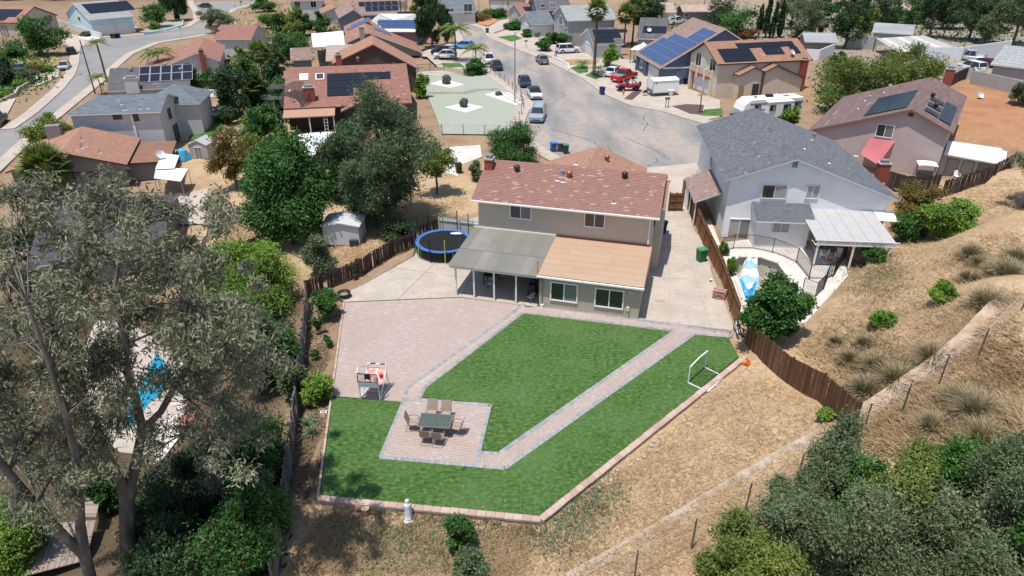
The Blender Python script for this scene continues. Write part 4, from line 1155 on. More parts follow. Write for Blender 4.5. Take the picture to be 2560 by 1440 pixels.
# ---------------------------------------------------------------- houses to the right
M['white_metal'] = mat('white_metal_roof', (.44, .43, .42), .6, dirt=(1.5, (.37, .355, .34), .5))
M['brown_trim'] = mat('brown_fascia', (.22, .11, .07), .7)
M['dark_trim'] = mat('dark_fascia', (.05, .035, .03), .7)
M['blue_trim'] = mat('pale_blue_fascia', (.42, .5, .6), .7)
M['garage'] = mat('garage_white', (.66, .66, .66), .6, wave=(2.0, (.5, .5, .5), 2, .06))
def white_house():
 f, g = fit_y((1812,450), (1995,397), (2250,500), (1885,270), 5.25)
 h = house_root('white stucco two storey house with grey shingle roof right of the driveway', f)
 t, z, D = g['t'], g['z'], g['D']
 pl = gable(h, 'y', t, z, 0, D, .55, 'white', 'slate', 'blue_trim', .2, .36, lip=True)
 y = .55
 win_y(h, f, y, (1906, 463, 1966, 495), 'trim', 'glass', 'curtain'); win_y(h, f, y, (2017, 464, 2046, 495), 'trim', 'curtain', 'curtain')
 win_y(h, f, y, (1822, 548, 1872, 596), 'trim', 'curtain', 'blind', name='sliding_door')
 vx, vz = f.hit_y(1988, 411, y); lv = MB()
 for i in range(5): lv.bb(vx - .2, vx + .2, y - .05, y, vz - .25 + i * .1, vz - .19 + i * .1)
 lv.build('gable_vent', M['grey'], h)
 win_x(h, f, .55, (1777, 395, 1790, 425), 'trim', 'glass', 0)
 xa, _ = f.hit_y(1884, 560, y - 1.7); xb, _ = f.hit_y(2012, 560, y - 1.7)
 xa, xb = f.at(1892, 640, 0).x, f.at(2000, 605, 0).x
 MB().bb(xa, xb, y - 1.9, y - .01, 0, 2.6).build('bay_wall', W['white'], h)
 sp = [(xa - .25, y - 2.4, 2.55), (xb + .25, y - 2.4, 2.55), (xb + .25, y, 3.25), (xa - .25, y, 3.25)]
 ro = MB().slab(sp, .12).build('skirt_roof', M['trim'], h); shingles(sp, S['slate'], .2, .36, parent=ro)
 win_y(h, f, y - 1.9, (1932, 553, 1972, 579), 'trim', 'curtain')
 x0 = .5; a = f.at(1735, 515, 2.3); b = f.at(1703, 446, 2.6)
 lp = [(-1.75, 8.6, 2.35), (-1.75, 2.4, 2.35), (x0, 2.4, 3.3), (x0, 8.6, 3.3)]
 ro = MB().slab(lp, .12).build('lean_to_roof', M['trim'], h); shingles(lp, S['mauve'], .2, .36, parent=ro)
 for yy in (2.6, 5.5, 8.4): MB().bb(-1.6, -1.5, yy - .05, yy + .05, 0, 2.3).build('post', M['white'], h)
 MB().bb(-1.62, -1.55, 6.5, 8.4, 0, 2.2).build('side_panel', W['white'], h)
 a, b, p = plane_px(f, pl[1], 2203, 440); chimney(h, p.x, p.y, p.z - .5, p.z + 1.15, .95, .7)
 for px, py, hh in ((2008, 372, .3), (2070, 408, .4), (2140, 390, .25), (2026, 350, .2)):
  a, b, p = plane_px(f, pl[1], px, py); vent_pipe(h, p, hh)
 a, b, p = plane_px(f, pl[1], 2035, 342); MB().lathe([(.12, 0), (.12, .2), (.2, .24), (.2, .36), (.02, .42)], n=12).build('vent_cap', M['steel'], h, p)
 pc = put('patio_cover', None, h)
 A, B = f.at(2040, 600, 2.35), f.at(2225, 592, 2.35)
 ya = min(A.y, B.y); X0, X1 = A.x, B.x
 top = y; n = 6
 for i in range(n):
  u0, u1 = X0 + (X1 - X0) * i / n, X0 + (X1 - X0) * (i + 1) / n - .02
  MB().slab([(u0, ya, 2.4), (u1, ya, 2.4), (u1, top, 2.85), (u0, top, 2.85)], .05).build('roof_panel', M['white_metal'], pc)
 MB().slab([(X1 + .05, y - 1.6, 2.66), (X1 + 1.6, y - 1.6, 2.6), (X1 + 1.6, y, 2.8), (X1 + .05, y, 2.85)], .04).build('roof_panel', M['pure_white'], pc)
 la = MB()
 for i in range(46):
  u = X0 + (X1 - X0) * i / 45
  la.bar((u, ya - .03, 2.02), (u + .3, ya - .03, 2.34), .025, .02); la.bar((u + .3, ya - .035, 2.02), (u, ya - .035, 2.34), .025, .02)
 tag(la.build('lattice', M['white'], pc), kind='stuff')
 for zz in (2.0, 2.35): MB().bb(X0 - .05, X1 + .3, ya - .06, ya, zz - .04, zz + .04).build('lattice_rail', M['white'], pc)
 for u in (X0 + .25, (X0 + X1) / 2, X1 - .3):
  MB().bb(u - .06, u + .06, ya + .0, ya + .12, 0, 2.3).build('post', M['white'], pc)
  MB().bar((u - .5, ya + .06, 2.3), (u, ya + .06, 1.75), .08).build('brace', M['white'], pc); MB().bar((u + .5, ya + .06, 2.3), (u, ya + .06, 1.75), .08).build('brace', M['white'], pc)
 return f
WF = white_house()
def mauve_house():
 f, g = fit_y((2020,326), (2279,274), (2384,335), (2330,192), 3.3)
 h = house_root('mauve stucco house with brown shingle roof and solar panels uphill of the white house', f)
 t, z, D = g['t'], g['z'], g['D']
 pl = gable(h, 'y', t, z, 0, D, .45, 'mauve', 'brown', 'brown_trim', .28, 2.0)
 win_y(h, f, .45, (2192, 312, 2233, 342), 'pure_white', 'glass', 'blind')
 a0, b0, _ = plane_px(f, pl[0], 2250, 268); a1, b1, _ = plane_px(f, pl[0], 2300, 220)
 a, b, _ = plane_px(f, pl[0], 2306, 209); a2, b2, _ = plane_px(f, pl[0], 2213, 276)
 SL0 = (Vector(pl[0][3]) - Vector(pl[0][0])).length
 solar(h, pl[0], D - 11.0, SL0 - 4.6, 5, 2, 1.9, 2.0)
 o, e, s, n = plane_basis(pl[1]); SL = (Vector(pl[1][3]) - Vector(pl[1][0])).length
 solar(h, pl[1], 2.0, .6, 5, 1, 1.75, 1.3, 'solar'); solar(h, pl[1], 2.2, 2.0, 1, 1, 1.5, 1.5, 'solar'); solar(h, pl[1], 5.0, 2.0, 1, 1, 1.5, 1.5, 'solar'); solar(h, pl[1], 8.0, 2.0, 1, 1, 1.5, 1.5, 'solar')
 for aa, bb in ((6.0, 2.6), (9.5, 3.4)): turbine(h, on_plane(pl[1], aa, min(bb, SL - .6)), M['bronze'])
 for px, py in ((2148, 272), (2165, 252), (2178, 240), (2213, 232), (2226, 213)):
  a, b, p = plane_px(f, pl[0], px, py); vent_pipe(h, p, .3)
 a, b, p = plane_px(f, pl[1], 2368, 205); chimney(h, p.x, p.y, p.z - .6, p.z + 1.5, 1.0, .7)
 vx, vz = f.hit_y(2278, 285, .45); MB().bb(vx - .22, vx + .22, .38, .44, vz - .25, vz + .1).build('gable_vent', M['dark'], h)
 P = [f.world((x, yy, zz)) for x, yy, zz in ()]
 x0, z0_ = f.hit_y(2175, 345, .4); x1, z1_ = f.hit_y(2238, 352, .4)
 lo0, lo1 = f.at(2150, 385, 1.9), f.at(2195, 412, 1.5)
 b = MB(); N = 6
 for i in range(N):
  for j in range(N):
   def q(u, v):
    a = Vector((x0, .38, z0_)).lerp(Vector((x1, .38, z1_)), u); c = lo0.lerp(lo1, u); p = a.lerp(c, v); p.z -= .5 * math.sin(math.pi * u) * math.sin(math.pi * v); return p
   b.face([q(i / N, j / N), q((i + 1) / N, j / N), q((i + 1) / N, (j + 1) / N), q(i / N, (j + 1) / N)])
 b.build('shade_sail', mat('pink_sail', (.62, .2, .22), .8, trans=.3), h)
 w = t[2]
 sr = MB(); sr.bb(w - .4, w + 4.6, 1.6, 7.0, 0, 2.6); sr.build('sun_room_wall', W['lightgrey'], h)
 ro = MB().slab([(w - .3, .9, 2.75), (w + 5.0, .9, 2.55), (w + 5.0, 5.0, 2.85), (w - .3, 5.0, 3.05)], .12).build('sun_room_roof', M['trim'], h)
 for i in range(3): MB().slab([(w + .9 + i * 1.3, 1.1, 2.735 - .04 * i), (w + 2.1 + i * 1.3, 1.1, 2.69 - .04 * i), (w + 2.1 + i * 1.3, 4.9, 2.99 - .04 * i), (w + .9 + i * 1.3, 4.9, 3.03 - .04 * i)], .03).build('roof_panel', M['pure_white'], ro)
 for i in range(3): window(h, w + .7 + i * 1.35, 1.6, .2, .95, 1.9, 0, 'grey', 'curtain' if i < 2 else 'glass', mull=0, name='sliding_door')
 MB().bb(w + 3.0, w + 4.6, 1.5, 1.58, 0, 2.4).build('door_screen', M['grey'], h)
 return f, t, D
MF = mauve_house()
def tan_house():
 f, g = fit_x((1794,161), (2033,149), (1760,105), 5.0)
 f = Frame(f.o, f.a, .0)
 h = house_root('tan two storey house with orange roof, arch and red chimney beside the travel trailer', f)
 w, yr, zr = g['w'], g['yr'], g['zr']
 pl = gable(h, 'x', (0, yr, 2 * yr), (5.0, zr, 5.0), 0, w, .45, 'tan', 'orange', 'dark_trim', .26, .5)
 SL = (Vector(pl[0][3]) - Vector(pl[0][0])).length
 solar(h, pl[0], 1.3, .3, 3, 2, 1.75, 1.55); solar(h, pl[0], 1.3 + 2 * 1.75, .3 + 3.1, 6, 1, 1.6, 1.2); solar(h, pl[0], 8.6, 1.6, 2, 1, 1.6, 1.7); solar(h, pl[0], w - 2.6, 1.6, 1, 1, 1.3, 1.7)
 a, b, p = plane_px(f, pl[0], 1888, 98); turbine(h, p, M['bronze'])
 for px, py in ((1890, 128), (1899, 133), (1945, 130), (1970, 128)): a, b, p = plane_px(f, pl[0], px, py); vent_pipe(h, p, .35)
 a, b, p = plane_px(f, pl[0], 1978, 140); dish(h, p, .45, .5)
 win_x(h, f, .45, (1741, 130, 1754, 165), 'pure_white', 'glass', 1); win_x(h, f, .45, (1776, 148, 1790, 180), 'pure_white', 'glass', 1)
 ym = yr
 window(h, .45, ym, .1, 5.0, 2.2, -math.pi / 2, 'brick_red', 'garage', None, 0, .25, name='garage_door')
 for dy in (-3.2, -1.2, 1.2, 3.2): MB().box((.25, ym + dy, 2.9 if abs(dy) < 2 else 1.9), (.5, .55, 1.6 if abs(dy) < 2 else 3.8), taper=.7).build('pilaster', W['tan'], h)
 MB().bb(.05, .5, ym - 3.4, ym + 3.4, 2.45, 2.7).build('lintel_band', M['brick_red'], h)
 y0 = f.at(1822, 244, 0).y; y0 = min(-1.2, max(-5, y0))
 def prof(pts): return [f.hit_y(px, py, y0) for px, py in pts]
 (xa, za), (xb, zb), (xc, zc) = prof([(1848,189), (1889,168), (1914,179)]); (xd, zd), (xe, ze_), (xf, zf) = prof([(1914,179), (1945,163), (2014,194)])
 gable(h, 'y', (xa, xb, xc), (za, zb, zc), y0, 1.2, .3, 'tan', 'orange', 'dark_trim', .26, .5)
 gable(h, 'y', (xd, xe, xf), (zd, ze_, zf), y0 + .02, 1.5, .3, 'tan', 'orange', 'dark_trim', .26, .5)
 ar = MB(); cx = xa + .9; pts = [(cx - .42, .02)] + [(cx - .42 * math.cos(math.pi * i / 10), 1.55 + .42 * math.sin(math.pi * i / 10)) for i in range(11)] + [(cx + .42, .02)]
 n = len(ar.v); ar.v += [(a, y0 + .27, b) for a, b in pts] + [(a, y0 + .31, b) for a, b in pts]; k = len(pts)
 ar.f.append(tuple(range(n + k - 1, n - 1, -1))); ar.f.append(tuple(range(n + k, n + 2 * k)))
 for i in range(k): ar.f.append((n + i, n + (i + 1) % k, n + k + (i + 1) % k, n + k + i))
 ar.r += [.5] * (k + 2); ar.m += [0] * (k + 2); ar.build('arch_opening', mat('arch_ochre', (.35, .22, .1), .9), h)
 MB().bb(xb + .2, xb + 1.3, y0 + .25, y0 + .28, .1, 2.1).build('entry_door', M['dark'], h)
 ch = MB();
 c = chimney(h, xf + .35, y0 + 1.4, 0, zf + 2.3, .9, .7); MB().box((0, 0, .9), (1.3, .9, 1.8), taper=.72).build('chimney_base', M['brick_red'], c)
 return f
tan_house()
M['tan_felt'] = mat('flat_roof_tan', (.4, .35, .29), .9)
# ---------------------------------------------------------------- the rest of the neighbourhood
DBG = []
def hx(label, A, B, C, ze, base, wall, roof, end=0, far=None, ov=.4, trim='trim', D=None, s1=None, course=.3, tab=.6, yr=None, zr=None, pitch=.38, fx=False):
 f, g = fit_x(A, B, C, ze, base) if fx else fit_p(A, B, C, ze, base, end, pitch)
 y = yr or g['yr']; z = zr or g['zr']; DBG.append((str(label)[:40], round(g['w'],1), round(y,1), round(z,1), round(math.degrees(f.a))))
 h = house_root(label, f) if isinstance(label, str) else label
 pl = gable(h, 'x', (0, y, D or 2 * y), (ze, z, far if far is not None else ze), 0, s1 or g['w'], ov, wall, roof, trim, course, tab)
 return h, f, pl, g['w'], y, z
def hy(label, L, Rg, Rt, back, zl, base, wall, roof, ov=.4, trim='trim', course=.3, tab=.6, D=None):
 f, g = fit_y(L, Rg, Rt, back, zl, base); DBG.append((label[:40], [round(q,1) for q in g['t']], [round(q,1) for q in g['z']], round(g['D'],1)))
 h = house_root(label, f)
 pl = gable(h, 'y', g['t'], g['z'], 0, D or g['D'], ov, wall, roof, trim, course, tab)
 return h, f, pl, g['t'], g['z'], g['D']
def slope_len(p): return (Vector(p[3]) - Vector(p[0])).length
def eave_len(p): return (Vector(p[1]) - Vector(p[0])).length
def sub(f, p): return tuple(f.world(p))
def pipes(h, f, plane, pts, hh=.35):
 for px, py in pts:
  a, b, p = plane_px(f, plane, px, py); vent_pipe(h, p, hh)
def chim(h, f, plane, px, py, up=1.2, **k):
 a, b, p = plane_px(f, plane, px, py); return chimney(h, p.x, p.y, p.z - .6, p.z + up, **k)
def neighbourhood():
 h, f, pl, w, yr, zr = hx('dark blue house with brown roof and large blue solar array beside the cargo trailer', (1585,132), (1650,170), (1732,43), 2.8, 0, 'blue', 'mauve', fx=True)
 SL = slope_len(pl[0]); E = eave_len(pl[0])
 solar(h, pl[0], E - 12.4, .5, 7, 6, 1.7, 1.62, 'solar_blue', 'solar_frame', skip=[(c, r) for c in range(4) for r in (4, 5)] + [(0, 3)])
 pipes(h, f, pl[0], ((1703, 80), (1713, 75), (1733, 78)), .6)
 window(h, w * .25, .4, .9, 1.3, 1.2); window(h, w * .72, .4, .05, 4.6, 2.1, 0, 'trim', 'garage', None, 0, .12, name='garage_door')
 for u in (.08, .42): MB().bb(w * u, w * u + .7, .05, .39, 0, 2.6).build('pilaster', W['blue'], h)
 MB().bb(w - .41, w - .36, .6, 2 * yr - 1, 2.55, 2.8).build('band', M['trim'], h)
 h, f, pl, w, yr, zr = hx('grey two storey house with light grey roof behind the tall palms', (1418,52), (1543,47), (1399,14), 5.1, 0, 'grey', 'lightgrey', course=.4, tab=1.0)
 win_x(h, f, .4, (1399, 40, 1406, 62)); win_x(h, f, .4, (1413, 50, 1419, 70))
 h, f, pl, w, yr, zr = hx('low grey house with taupe roof and black solar panels under the palms', (1484,112), (1560,118), (1468,70), 2.8, 0, 'lightgrey', 'darkgrey', course=.35, tab=.8)
 solar(h, pl[0], .8, .6, 2, 1, 1.7, 1.6); solar(h, pl[0], .8, 2.3, 3, 1, 1.7, 1.6); solar(h, pl[0], .8, 4.0, 4, 1, 1.7, 1.3)
 window(h, .4, yr, .05, 4.2, 2.1, -math.pi / 2, 'trim', 'garage', None, 0, .1, name='garage_door')
 window(h, w * .6, .4, .8, 1.6, 1.2)
 h, f, pl, w, yr, zr = hx('taupe roofed house wing with one solar array and dish behind palms', (1590,96), (1664,78), (1601,44), 2.9, 0, 'grey', 'darkgrey', course=.35, tab=.8)
 solar(h, pl[0], w * .18, 2.2, 3, 2, 1.5, 1.3); a, b, p = plane_px(f, pl[0], 1622, 82); dish(h, p, .45, .3)
 h, f, pl, w, yr, zr = hx('small grey gabled house above the far hedge', (1328,61), (1388,58), (1312,28), 2.9, 0, 'lightgrey', 'bluegrey', course=.4, tab=1.0)
 window(h, .4, yr, .05, 3.6, 2.0, -math.pi / 2, 'trim', 'garage', None, 0, .1, name='garage_door')
 h, f, pl, w, yr, zr = hx('grey house with orange roof and small solar panels beyond the hedge', (1305,40), (1358,27), (1285,8), 3.0, 0, 'grey', 'redroof', course=.4, tab=1.0)
 solar(h, pl[0], 1.5, 1.2, 3, 2, 1.7, 1.5)
 h, f, pl, w, yr, zr = hx('navy two storey house at the top edge of the photo', (1342,26), (1430,20), (1330,-16), 5.0, 0, 'greyblue', 'darkgrey', course=.4, tab=1.0)
 win_y(h, f, .4, (1352, 10, 1362, 18)); win_y(h, f, .4, (1374, 8, 1390, 20), 'pure_white', 'curtain')
 h, f, pl, w, yr, zr = hx('white house with blue grey roof and dark porch at the street end', (1110,31), (1192,16), (1100,-8), 2.9, 0, 'offwhite', 'bluegrey', course=.4, tab=1.0)
 win_y(h, f, .4, (1120, 21, 1134, 32)); win_y(h, f, .4, (1160, 10, 1180, 34), 'trim', 'glass', name='entry_porch')
 h, f, pl, w, yr, zr = hx('beige garage with wide white doors at the far street end', (1218,-4), (1312,-2), (1222,-24), 3.0, 0, 'cream', 'mauve', course=.4, tab=1.0)
 window(h, w * .3, .4, .05, 4.6, 2.2, 0, 'trim', 'garage', None, 0, .1, name='garage_door'); window(h, w * .75, .4, .05, 3.4, 2.2, 0, 'trim', 'garage', None, 0, .1, name='garage_door')
 h, f, pl, w, yr, zr = hx('tan house with pale beige roof at the top edge right of palms', (1655,31), (1690,31), (1648,6), 2.9, 0, 'tan', 'beige', course=.5, tab=1.4)
 window(h, .4, yr, .05, 3.6, 2.2, -math.pi / 2, 'trim', 'garage', None, 0, .1, name='garage_door')
 h, f, pl, w, yr, zr = hx('long taupe house with pale beige roof behind the white camper truck', (1707,29), (1800,31), (1699,12), 2.9, 0, 'taupe', 'beige', course=.5, tab=1.4)
 win_y(h, f, .4, (1786, 34, 1798, 43)); win_y(h, f, .4, (1712, 33, 1720, 42))
 hy('taupe gabled house wing with pale roof left of the oak', (1772,32), (1800,14), (1836,30), (1806,-6), 2.9, 0, 'taupe', 'beige', course=.5, tab=1.4)
 h, f, pl, t, z, D = hy('taupe house with red brown roof and blue water heating panels', (866,106), (921,81), (1055,130), (907,44), 3.0, 0, 'taupe', 'redroof', trim='trim', course=.3, tab=.7)
 a, b, _ = plane_px(f, pl[0], 875, 80); solar(h, pl[0], D * .3, .5, 1, 1, 2.4, 5.5, 'solar_blue', 'solar_frame'); solar(h, pl[0], D * .3 - 2.6, 1.5, 1, 1, 2.2, 4.2, 'solar_blue', 'solar_frame')
 a, b, p = plane_px(f, pl[1], 938, 60); SL = slope_len(pl[1]); solar(h, pl[1], D * .35, SL - 5.2, 2, 1, 1.9, 3.6, 'solar_blue', 'solar_frame')
 x, zz = f.hit_y(907, 105, .1); chimney(h, x, .15, 0, 5.6, .9, .6, 'stucco_tan', False)
 x, zz = f.hit_y(1045, 150, .2); win_y(h, f, .4, (1052, 138, 1068, 152), 'pure_white', 'glass')
 pipes(h, f, pl[1], ((973, 74), (974, 86), (955, 82), (957, 88)))
 h2, f2, pl2, w2, y2, z2 = hx('low tan roofed annex left of the red brown gable', (814,152), (934,136), (816,112), 2.4, 0, 'taupe', 'beige', course=.3, tab=.7, D=None)
 h3 = thing('patio_cover', 'white flat patio roof on posts behind the tan annex', 'patio cover', at(782, 112, 0), .0)
 MB().slab([tuple(at(*p, 2.5) - at(782, 112, 0)) for p in ((782,118), (862,113), (858,77), (778,84))], .12).build('roof_panel', M['pure_white'], h3)
 for p in ((784,117), (858,112), (857,80), (782,86)):
  q = at(*p, 2.4) - at(782, 112, 0); MB().bb(q.x - .06, q.x + .06, q.y - .06, q.y + .06, 0, 2.38).build('post', M['white'], h3)
 h4, f4, pl4, w4, y4, z4 = hx('small brown roofed shed left of the annex', (726,150), (780,150), (725,121), 2.3, -.6, 'greyblue', 'mauve', course=.3, tab=.7)
 h, f, pl, w, yr, zr = hx('brick red roofed house with skylights, solar panels and big black dish', (709,272), (1030,268), (716,160), 2.9, -.6, 'darkbrown', 'redroof', course=.22, tab=.5, trim='brown_trim')
 E = eave_len(pl[0]); SL = slope_len(pl[0])
 a, b, _ = plane_px(f, pl[0], 818, 242); solar(h, pl[0], a, b, 2, 1, 1.7, 1.75); solar(h, pl[0], a, b + 1.8, 3, 1, 1.7, 1.75); solar(h, pl[0], a, b + 3.6, 5, 1, 1.7, 1.75)
 for px, py, m in ((760, 194, 'pure_white'), (800, 193, 'dark')):
  a, b, p = plane_px(f, pl[0], px, py); o_, e_, s_, n_ = plane_basis(pl[0])
  q = MB().box((0, 0, .08), (1.15, 1.5, .16)).build('skylight', M['pure_white'], h, p); q.rotation_euler = (math.atan2(s_.z, s_.y), 0, 0)
  MB().box((0, 0, .17), (.9, 1.2, .04)).build('skylight_pane', M[m], q)
 chim(h, f, pl[0], 775, 250, 1.6, w=1.4, d=.9); chim(h, f, pl[0], 848, 160, 1.2, w=.8, d=.6)
 pipes(h, f, pl[0], ((985, 165), (990, 195), (1005, 215), (1010, 235), (960, 178)), .5)
 a, b, p = plane_px(f, pl[0], 895, 152); turbine(h, p, M['copper']); a, b, p = plane_px(f, pl[0], 907, 222); turbine(h, p, M['copper'])
 y0 = -1.2
 (xa, za), (xb, zb), (xc, zc) = [f.hit_y(px, py, y0) for px, py in ((852,279), (936,240), (1018,272))]
 gable(h, 'y', (xa, xb, xc), (za, zb, zc), y0, yr, .4, 'darkbrown', 'redroof', 'brown_trim', .22, .5)
 yb = 2 * yr - 1.0
 (xa, za), (xb, zb), (xc, zc) = [f.hit_y(px, py, yb) for px, py in ((830,160), (932,111), (1045,172))]
 gable(h, 'y', (xa, xb, xc), (za, zb, zc), yb, yb + 9, .3, 'darkbrown', 'orange', 'brown_trim', .25, .6)
 po = [(.0, -2.4, 2.35), (6.4, -2.4, 2.35), (6.4, .2, 2.75), (.0, .2, 2.75)]
 MB().slab(po, .12).build('porch_roof', mat('porch_felt', (.4, .24, .17), .9), h)
 for x in (.2, 3.2, 6.2): MB().bb(x - .07, x + .07, -2.3, -2.16, 0, 2.3).build('post', M['white'], h)
 q = f.world((5.2, -2.7, 0)); t = thing('ladder', 'pale wooden ladder leaning against the dish house porch', 'ladder', q, f.a)
 for x in (-.2, .2): MB().bar((x, 0, 0), (x, .5, 2.5), .06).build('side_rail', M['cream'], t)
 for k in range(6): MB().bar((-.2, .05 + k * .08, .3 + k * .4), (.2, .05 + k * .08, .3 + k * .4), .05).build('rung', M['cream'], t)
 q = at(675, 268, -.8); t = thing('pergola', 'weathered slatted pergola left of the dish house roof', 'pergola', q, f.a)
 for i in range(9): MB().bar((.2, .5 + i * .6, 2.5), (3.1, .5 + i * .6, 2.5), .1, .08, r=.6).build('slat', M['grey_wood'], t)
 for x in (.3, 3.0):
  MB().bar((x, .3, 2.4), (x, 5.5, 2.4), .1, r=.4).build('beam', M['grey_wood'], t)
  for y in (.4, 5.3): MB().bb(x - .06, x + .06, y - .06, y + .06, 0, 2.35, r=.3).build('post', M['grey_wood'], t)
 c = at(751, 318, -.7); t = thing('satellite_dish', 'large black mesh satellite dish on a pole beside the red roof', 'satellite dish', c)
 MB().lathe([(.07, 0), (.07, 3.6)], n=8).build('pole', M['dark'], t)
 R_ = 2.15; nn = 22
 dm = mat('perforated_black', (.035, .032, .032), .7, alpha=.55)
 d = MB(); rings = []
 for i in range(7):
  rr = R_ * i / 6 + .01; k = len(d.v); d.v += [(rr * math.cos(6.2832 * j / nn), rr * math.sin(6.2832 * j / nn), .42 * (rr / R_) ** 2) for j in range(nn)]; rings.append(k)
 for i in range(6):
  for j in range(nn): d.f.append((rings[i] + j, rings[i] + (j + 1) % nn, rings[i + 1] + (j + 1) % nn, rings[i + 1] + j)); d.r.append(.5); d.m.append(0)
 o = d.build('reflector_mesh', dm, t, (0, 0, 3.9)); o.rotation_euler = (.75, -.3, 0)
 rb = MB()
 for j in range(12):
  a = 6.2832 * j / 12; rb.tube([(R_ * u * math.cos(a), R_ * u * math.sin(a), .42 * u * u - .01) for u in (.05, .35, .7, 1.0)], .022, 4)
 for u in (.5, 1.0): rb.tube([(R_ * u * math.cos(6.2832 * j / nn), R_ * u * math.sin(6.2832 * j / nn), .42 * u * u) for j in range(nn + 1)], .022, 4, cap=False)
 rb.build('rib', M['black'], o)
 ft = MB()
 for j in range(3): a = 2.094 * j; ft.bar((1.2 * math.cos(a), 1.2 * math.sin(a), .25), (.05 * math.cos(a), .05 * math.sin(a), 1.45), .03)
 ft.build('feed_strut', M['dark'], o); MB().lathe([(.12, 0), (.12, .3)], n=10).build('feed_horn', M['lamp_glass'], o, (0, 0, 1.35))
 f = Frame(at(895, 78, 2.8), R(-2), 0); h = house_root('house with pale grey hipped roof and stepped solar panels', f)
 w = f.at(1052, 74, 2.8).x; D = f.at(960, 34, 4.8).y * 1.7
 pl = hip(h, 0, w, 0, D, 2.8, 5.0, 'x', D / 2, wall='taupe', roof='lightgrey', course=.4, tab=1.0)
 solar(h, pl[0], w * .34, 1.6, 6, 1, 1.9, 1.6, 'solar_blue'); solar(h, pl[0], w * .28, 3.3, 5, 1, 1.9, 1.6, 'solar_blue'); solar(h, pl[0], w * .24, 5.0, 5, 1, 1.9, 1.6, 'solar_blue')
 h, f, pl, w, yr, zr = hx('house with mauve roof and silver framed solar grid near the top', (890,38), (994,37), (883,8), 3.2, 0, 'taupe', 'mauve', course=.4, tab=1.0)
 solar(h, pl[0], w * .25, 1.4, 5, 1, 1.6, 2.4, 'solar', 'solar_frame'); solar(h, pl[0], w * .12, 3.9, 6, 1, 1.6, 2.4, 'solar', 'solar_frame')
 hy('grey gabled house front with white fascia left of the mauve roof', (846,45), (884,23), (908,42), (872,4), 3.2, 0, 'greyblue', 'mauve', course=.4, tab=1.0)
 hy('small house with tan roof beyond the banana plants', (802,33), (838,18), (862,34), (828,4), 2.8, -.8, 'lightgrey', 'orange', course=.4, tab=1.0)
 h, f, pl, w, yr, zr = hx('white walled house with red eaves at the top left of centre', (722,2), (806,0), (725,-25), 5.2, -1.0, 'offwhite', 'redroof', course=.4, tab=1.0)
 win_y(h, f, .4, (737, 5, 750, 18)); win_y(h, f, .4, (777, 4, 790, 18))
 hx('house with orange roof behind the utility pole', (945,2), (1012,4), (950,-18), 3.0, 0, 'cream', 'orange', course=.4, tab=1.0)
 h, f, pl, t, z, D = hy('house with red tiled gable and tall red chimney facing the camera', (415,164), (491,132), (551,152), (510,95), 2.7, Z_L, 'lightgrey', 'redroof', course=.3, tab=.7)
 x, zz = f.hit_y(507, 150, .15); chimney(h, x, .1, 0, 5.2, .8, .6)
 pipes(h, f, pl[0], ((464, 121), (459, 130))); win_y(h, f, .4, (462, 156, 474, 162), 'pure_white', 'blind')
 MB().slab([(-4.5, 1.0, 2.0), (.5, 1.0, 2.9), (.5, D, 2.9), (-4.5, D, 2.0)], .12).build('side_roof', M['brown_trim'], h); shingles([(-4.5, D, 2.02), (-4.5, 1.0, 2.02), (.5, 1.0, 2.92), (.5, D, 2.92)], S['redroof'], .3, .7, parent=h)
 MB().bb(-4.0, .5, 1.4, D - .4, 0, 2.0).build('wall', W['lightgrey'], h)
 h, f, pl, w, yr, zr = hx('taller red roofed house part with dark red chimney behind the red gable', (532,98), (628,125), (552,62), 3.6, Z_L, 'lightgrey', 'redroof', course=.3, tab=.7)
 pipes(h, f, pl[0], ((553, 70), (549, 82))); chimney(h, -.2, 3.0, 0, zr + .3, .7, .6)
 h, f, pl, w, yr, zr = hx('low dark grey roofed house with framed solar grid near the palms', (267,229), (475,221), (275,171), 2.8, Z_L, 'grey', 'darkgrey', course=.3, tab=.7)
 a, b, _ = plane_px(f, pl[0], 346, 208); solar(h, pl[0], a, b, 5, 2, 1.62, 2.35, 'solar', 'solar_frame', fw=.09)
 for px in (327, 452): a, b, p = plane_px(f, pl[0], px, 178); MB().lathe([(.15, 0), (.15, .3), (.28, .35), (.25, .5), (.02, .6)], n=12).build('vent_cap', M['steel'], h, p)
 chim(h, f, pl[0], 333, 222, 1.6, w=1.9, d=1.2, m='lightgrey')
 f, g = fit_x((185,287), (402,279), (210,240), 5.3, Z_L)
 h = house_root('two storey grey house with blue grey roof and small dark windows', f); w, yr, zr = g['w'], g['yr'], g['zr']
 pl = hip(h, -1.0, w, 0, 2 * yr, 5.3, zr, 'x', 2.8, wall='lightgrey', roof='bluegrey', course=.3, tab=.7, ins1=.0)
 win_y(h, f, .4, (284, 287, 303, 297), 'dark', 'glass', None, 0); win_y(h, f, .4, (331, 285, 345, 301), 'dark', 'glass', None, 0)
 window(h, w - .4, yr, 3.4, 1.0, 1.2, math.pi / 2, 'dark', mull=0); window(h, w - .4, yr + 1.0, .1, 1.8, 2.1, math.pi / 2, 'dark', mull=0, name='sliding_door')
 MB().bb(w * .62, w * .65, .28, .39, .3, 5.0).build('downpipe', M['trim'], h)
 gm = MB(); gm.v += [(w - .4, .4, 5.3), (w - .4, 2 * yr - .4, 5.3), (w - .4, yr, zr - .15)]; gm.f.append((0, 1, 2)); gm.r.append(.5); gm.m.append(0); gm.build('gable_wall', W['lightgrey'], h)
 pipes(h, f, pl[0], ((305, 262), (311, 276), (318, 275), (352, 273), (371, 272)))
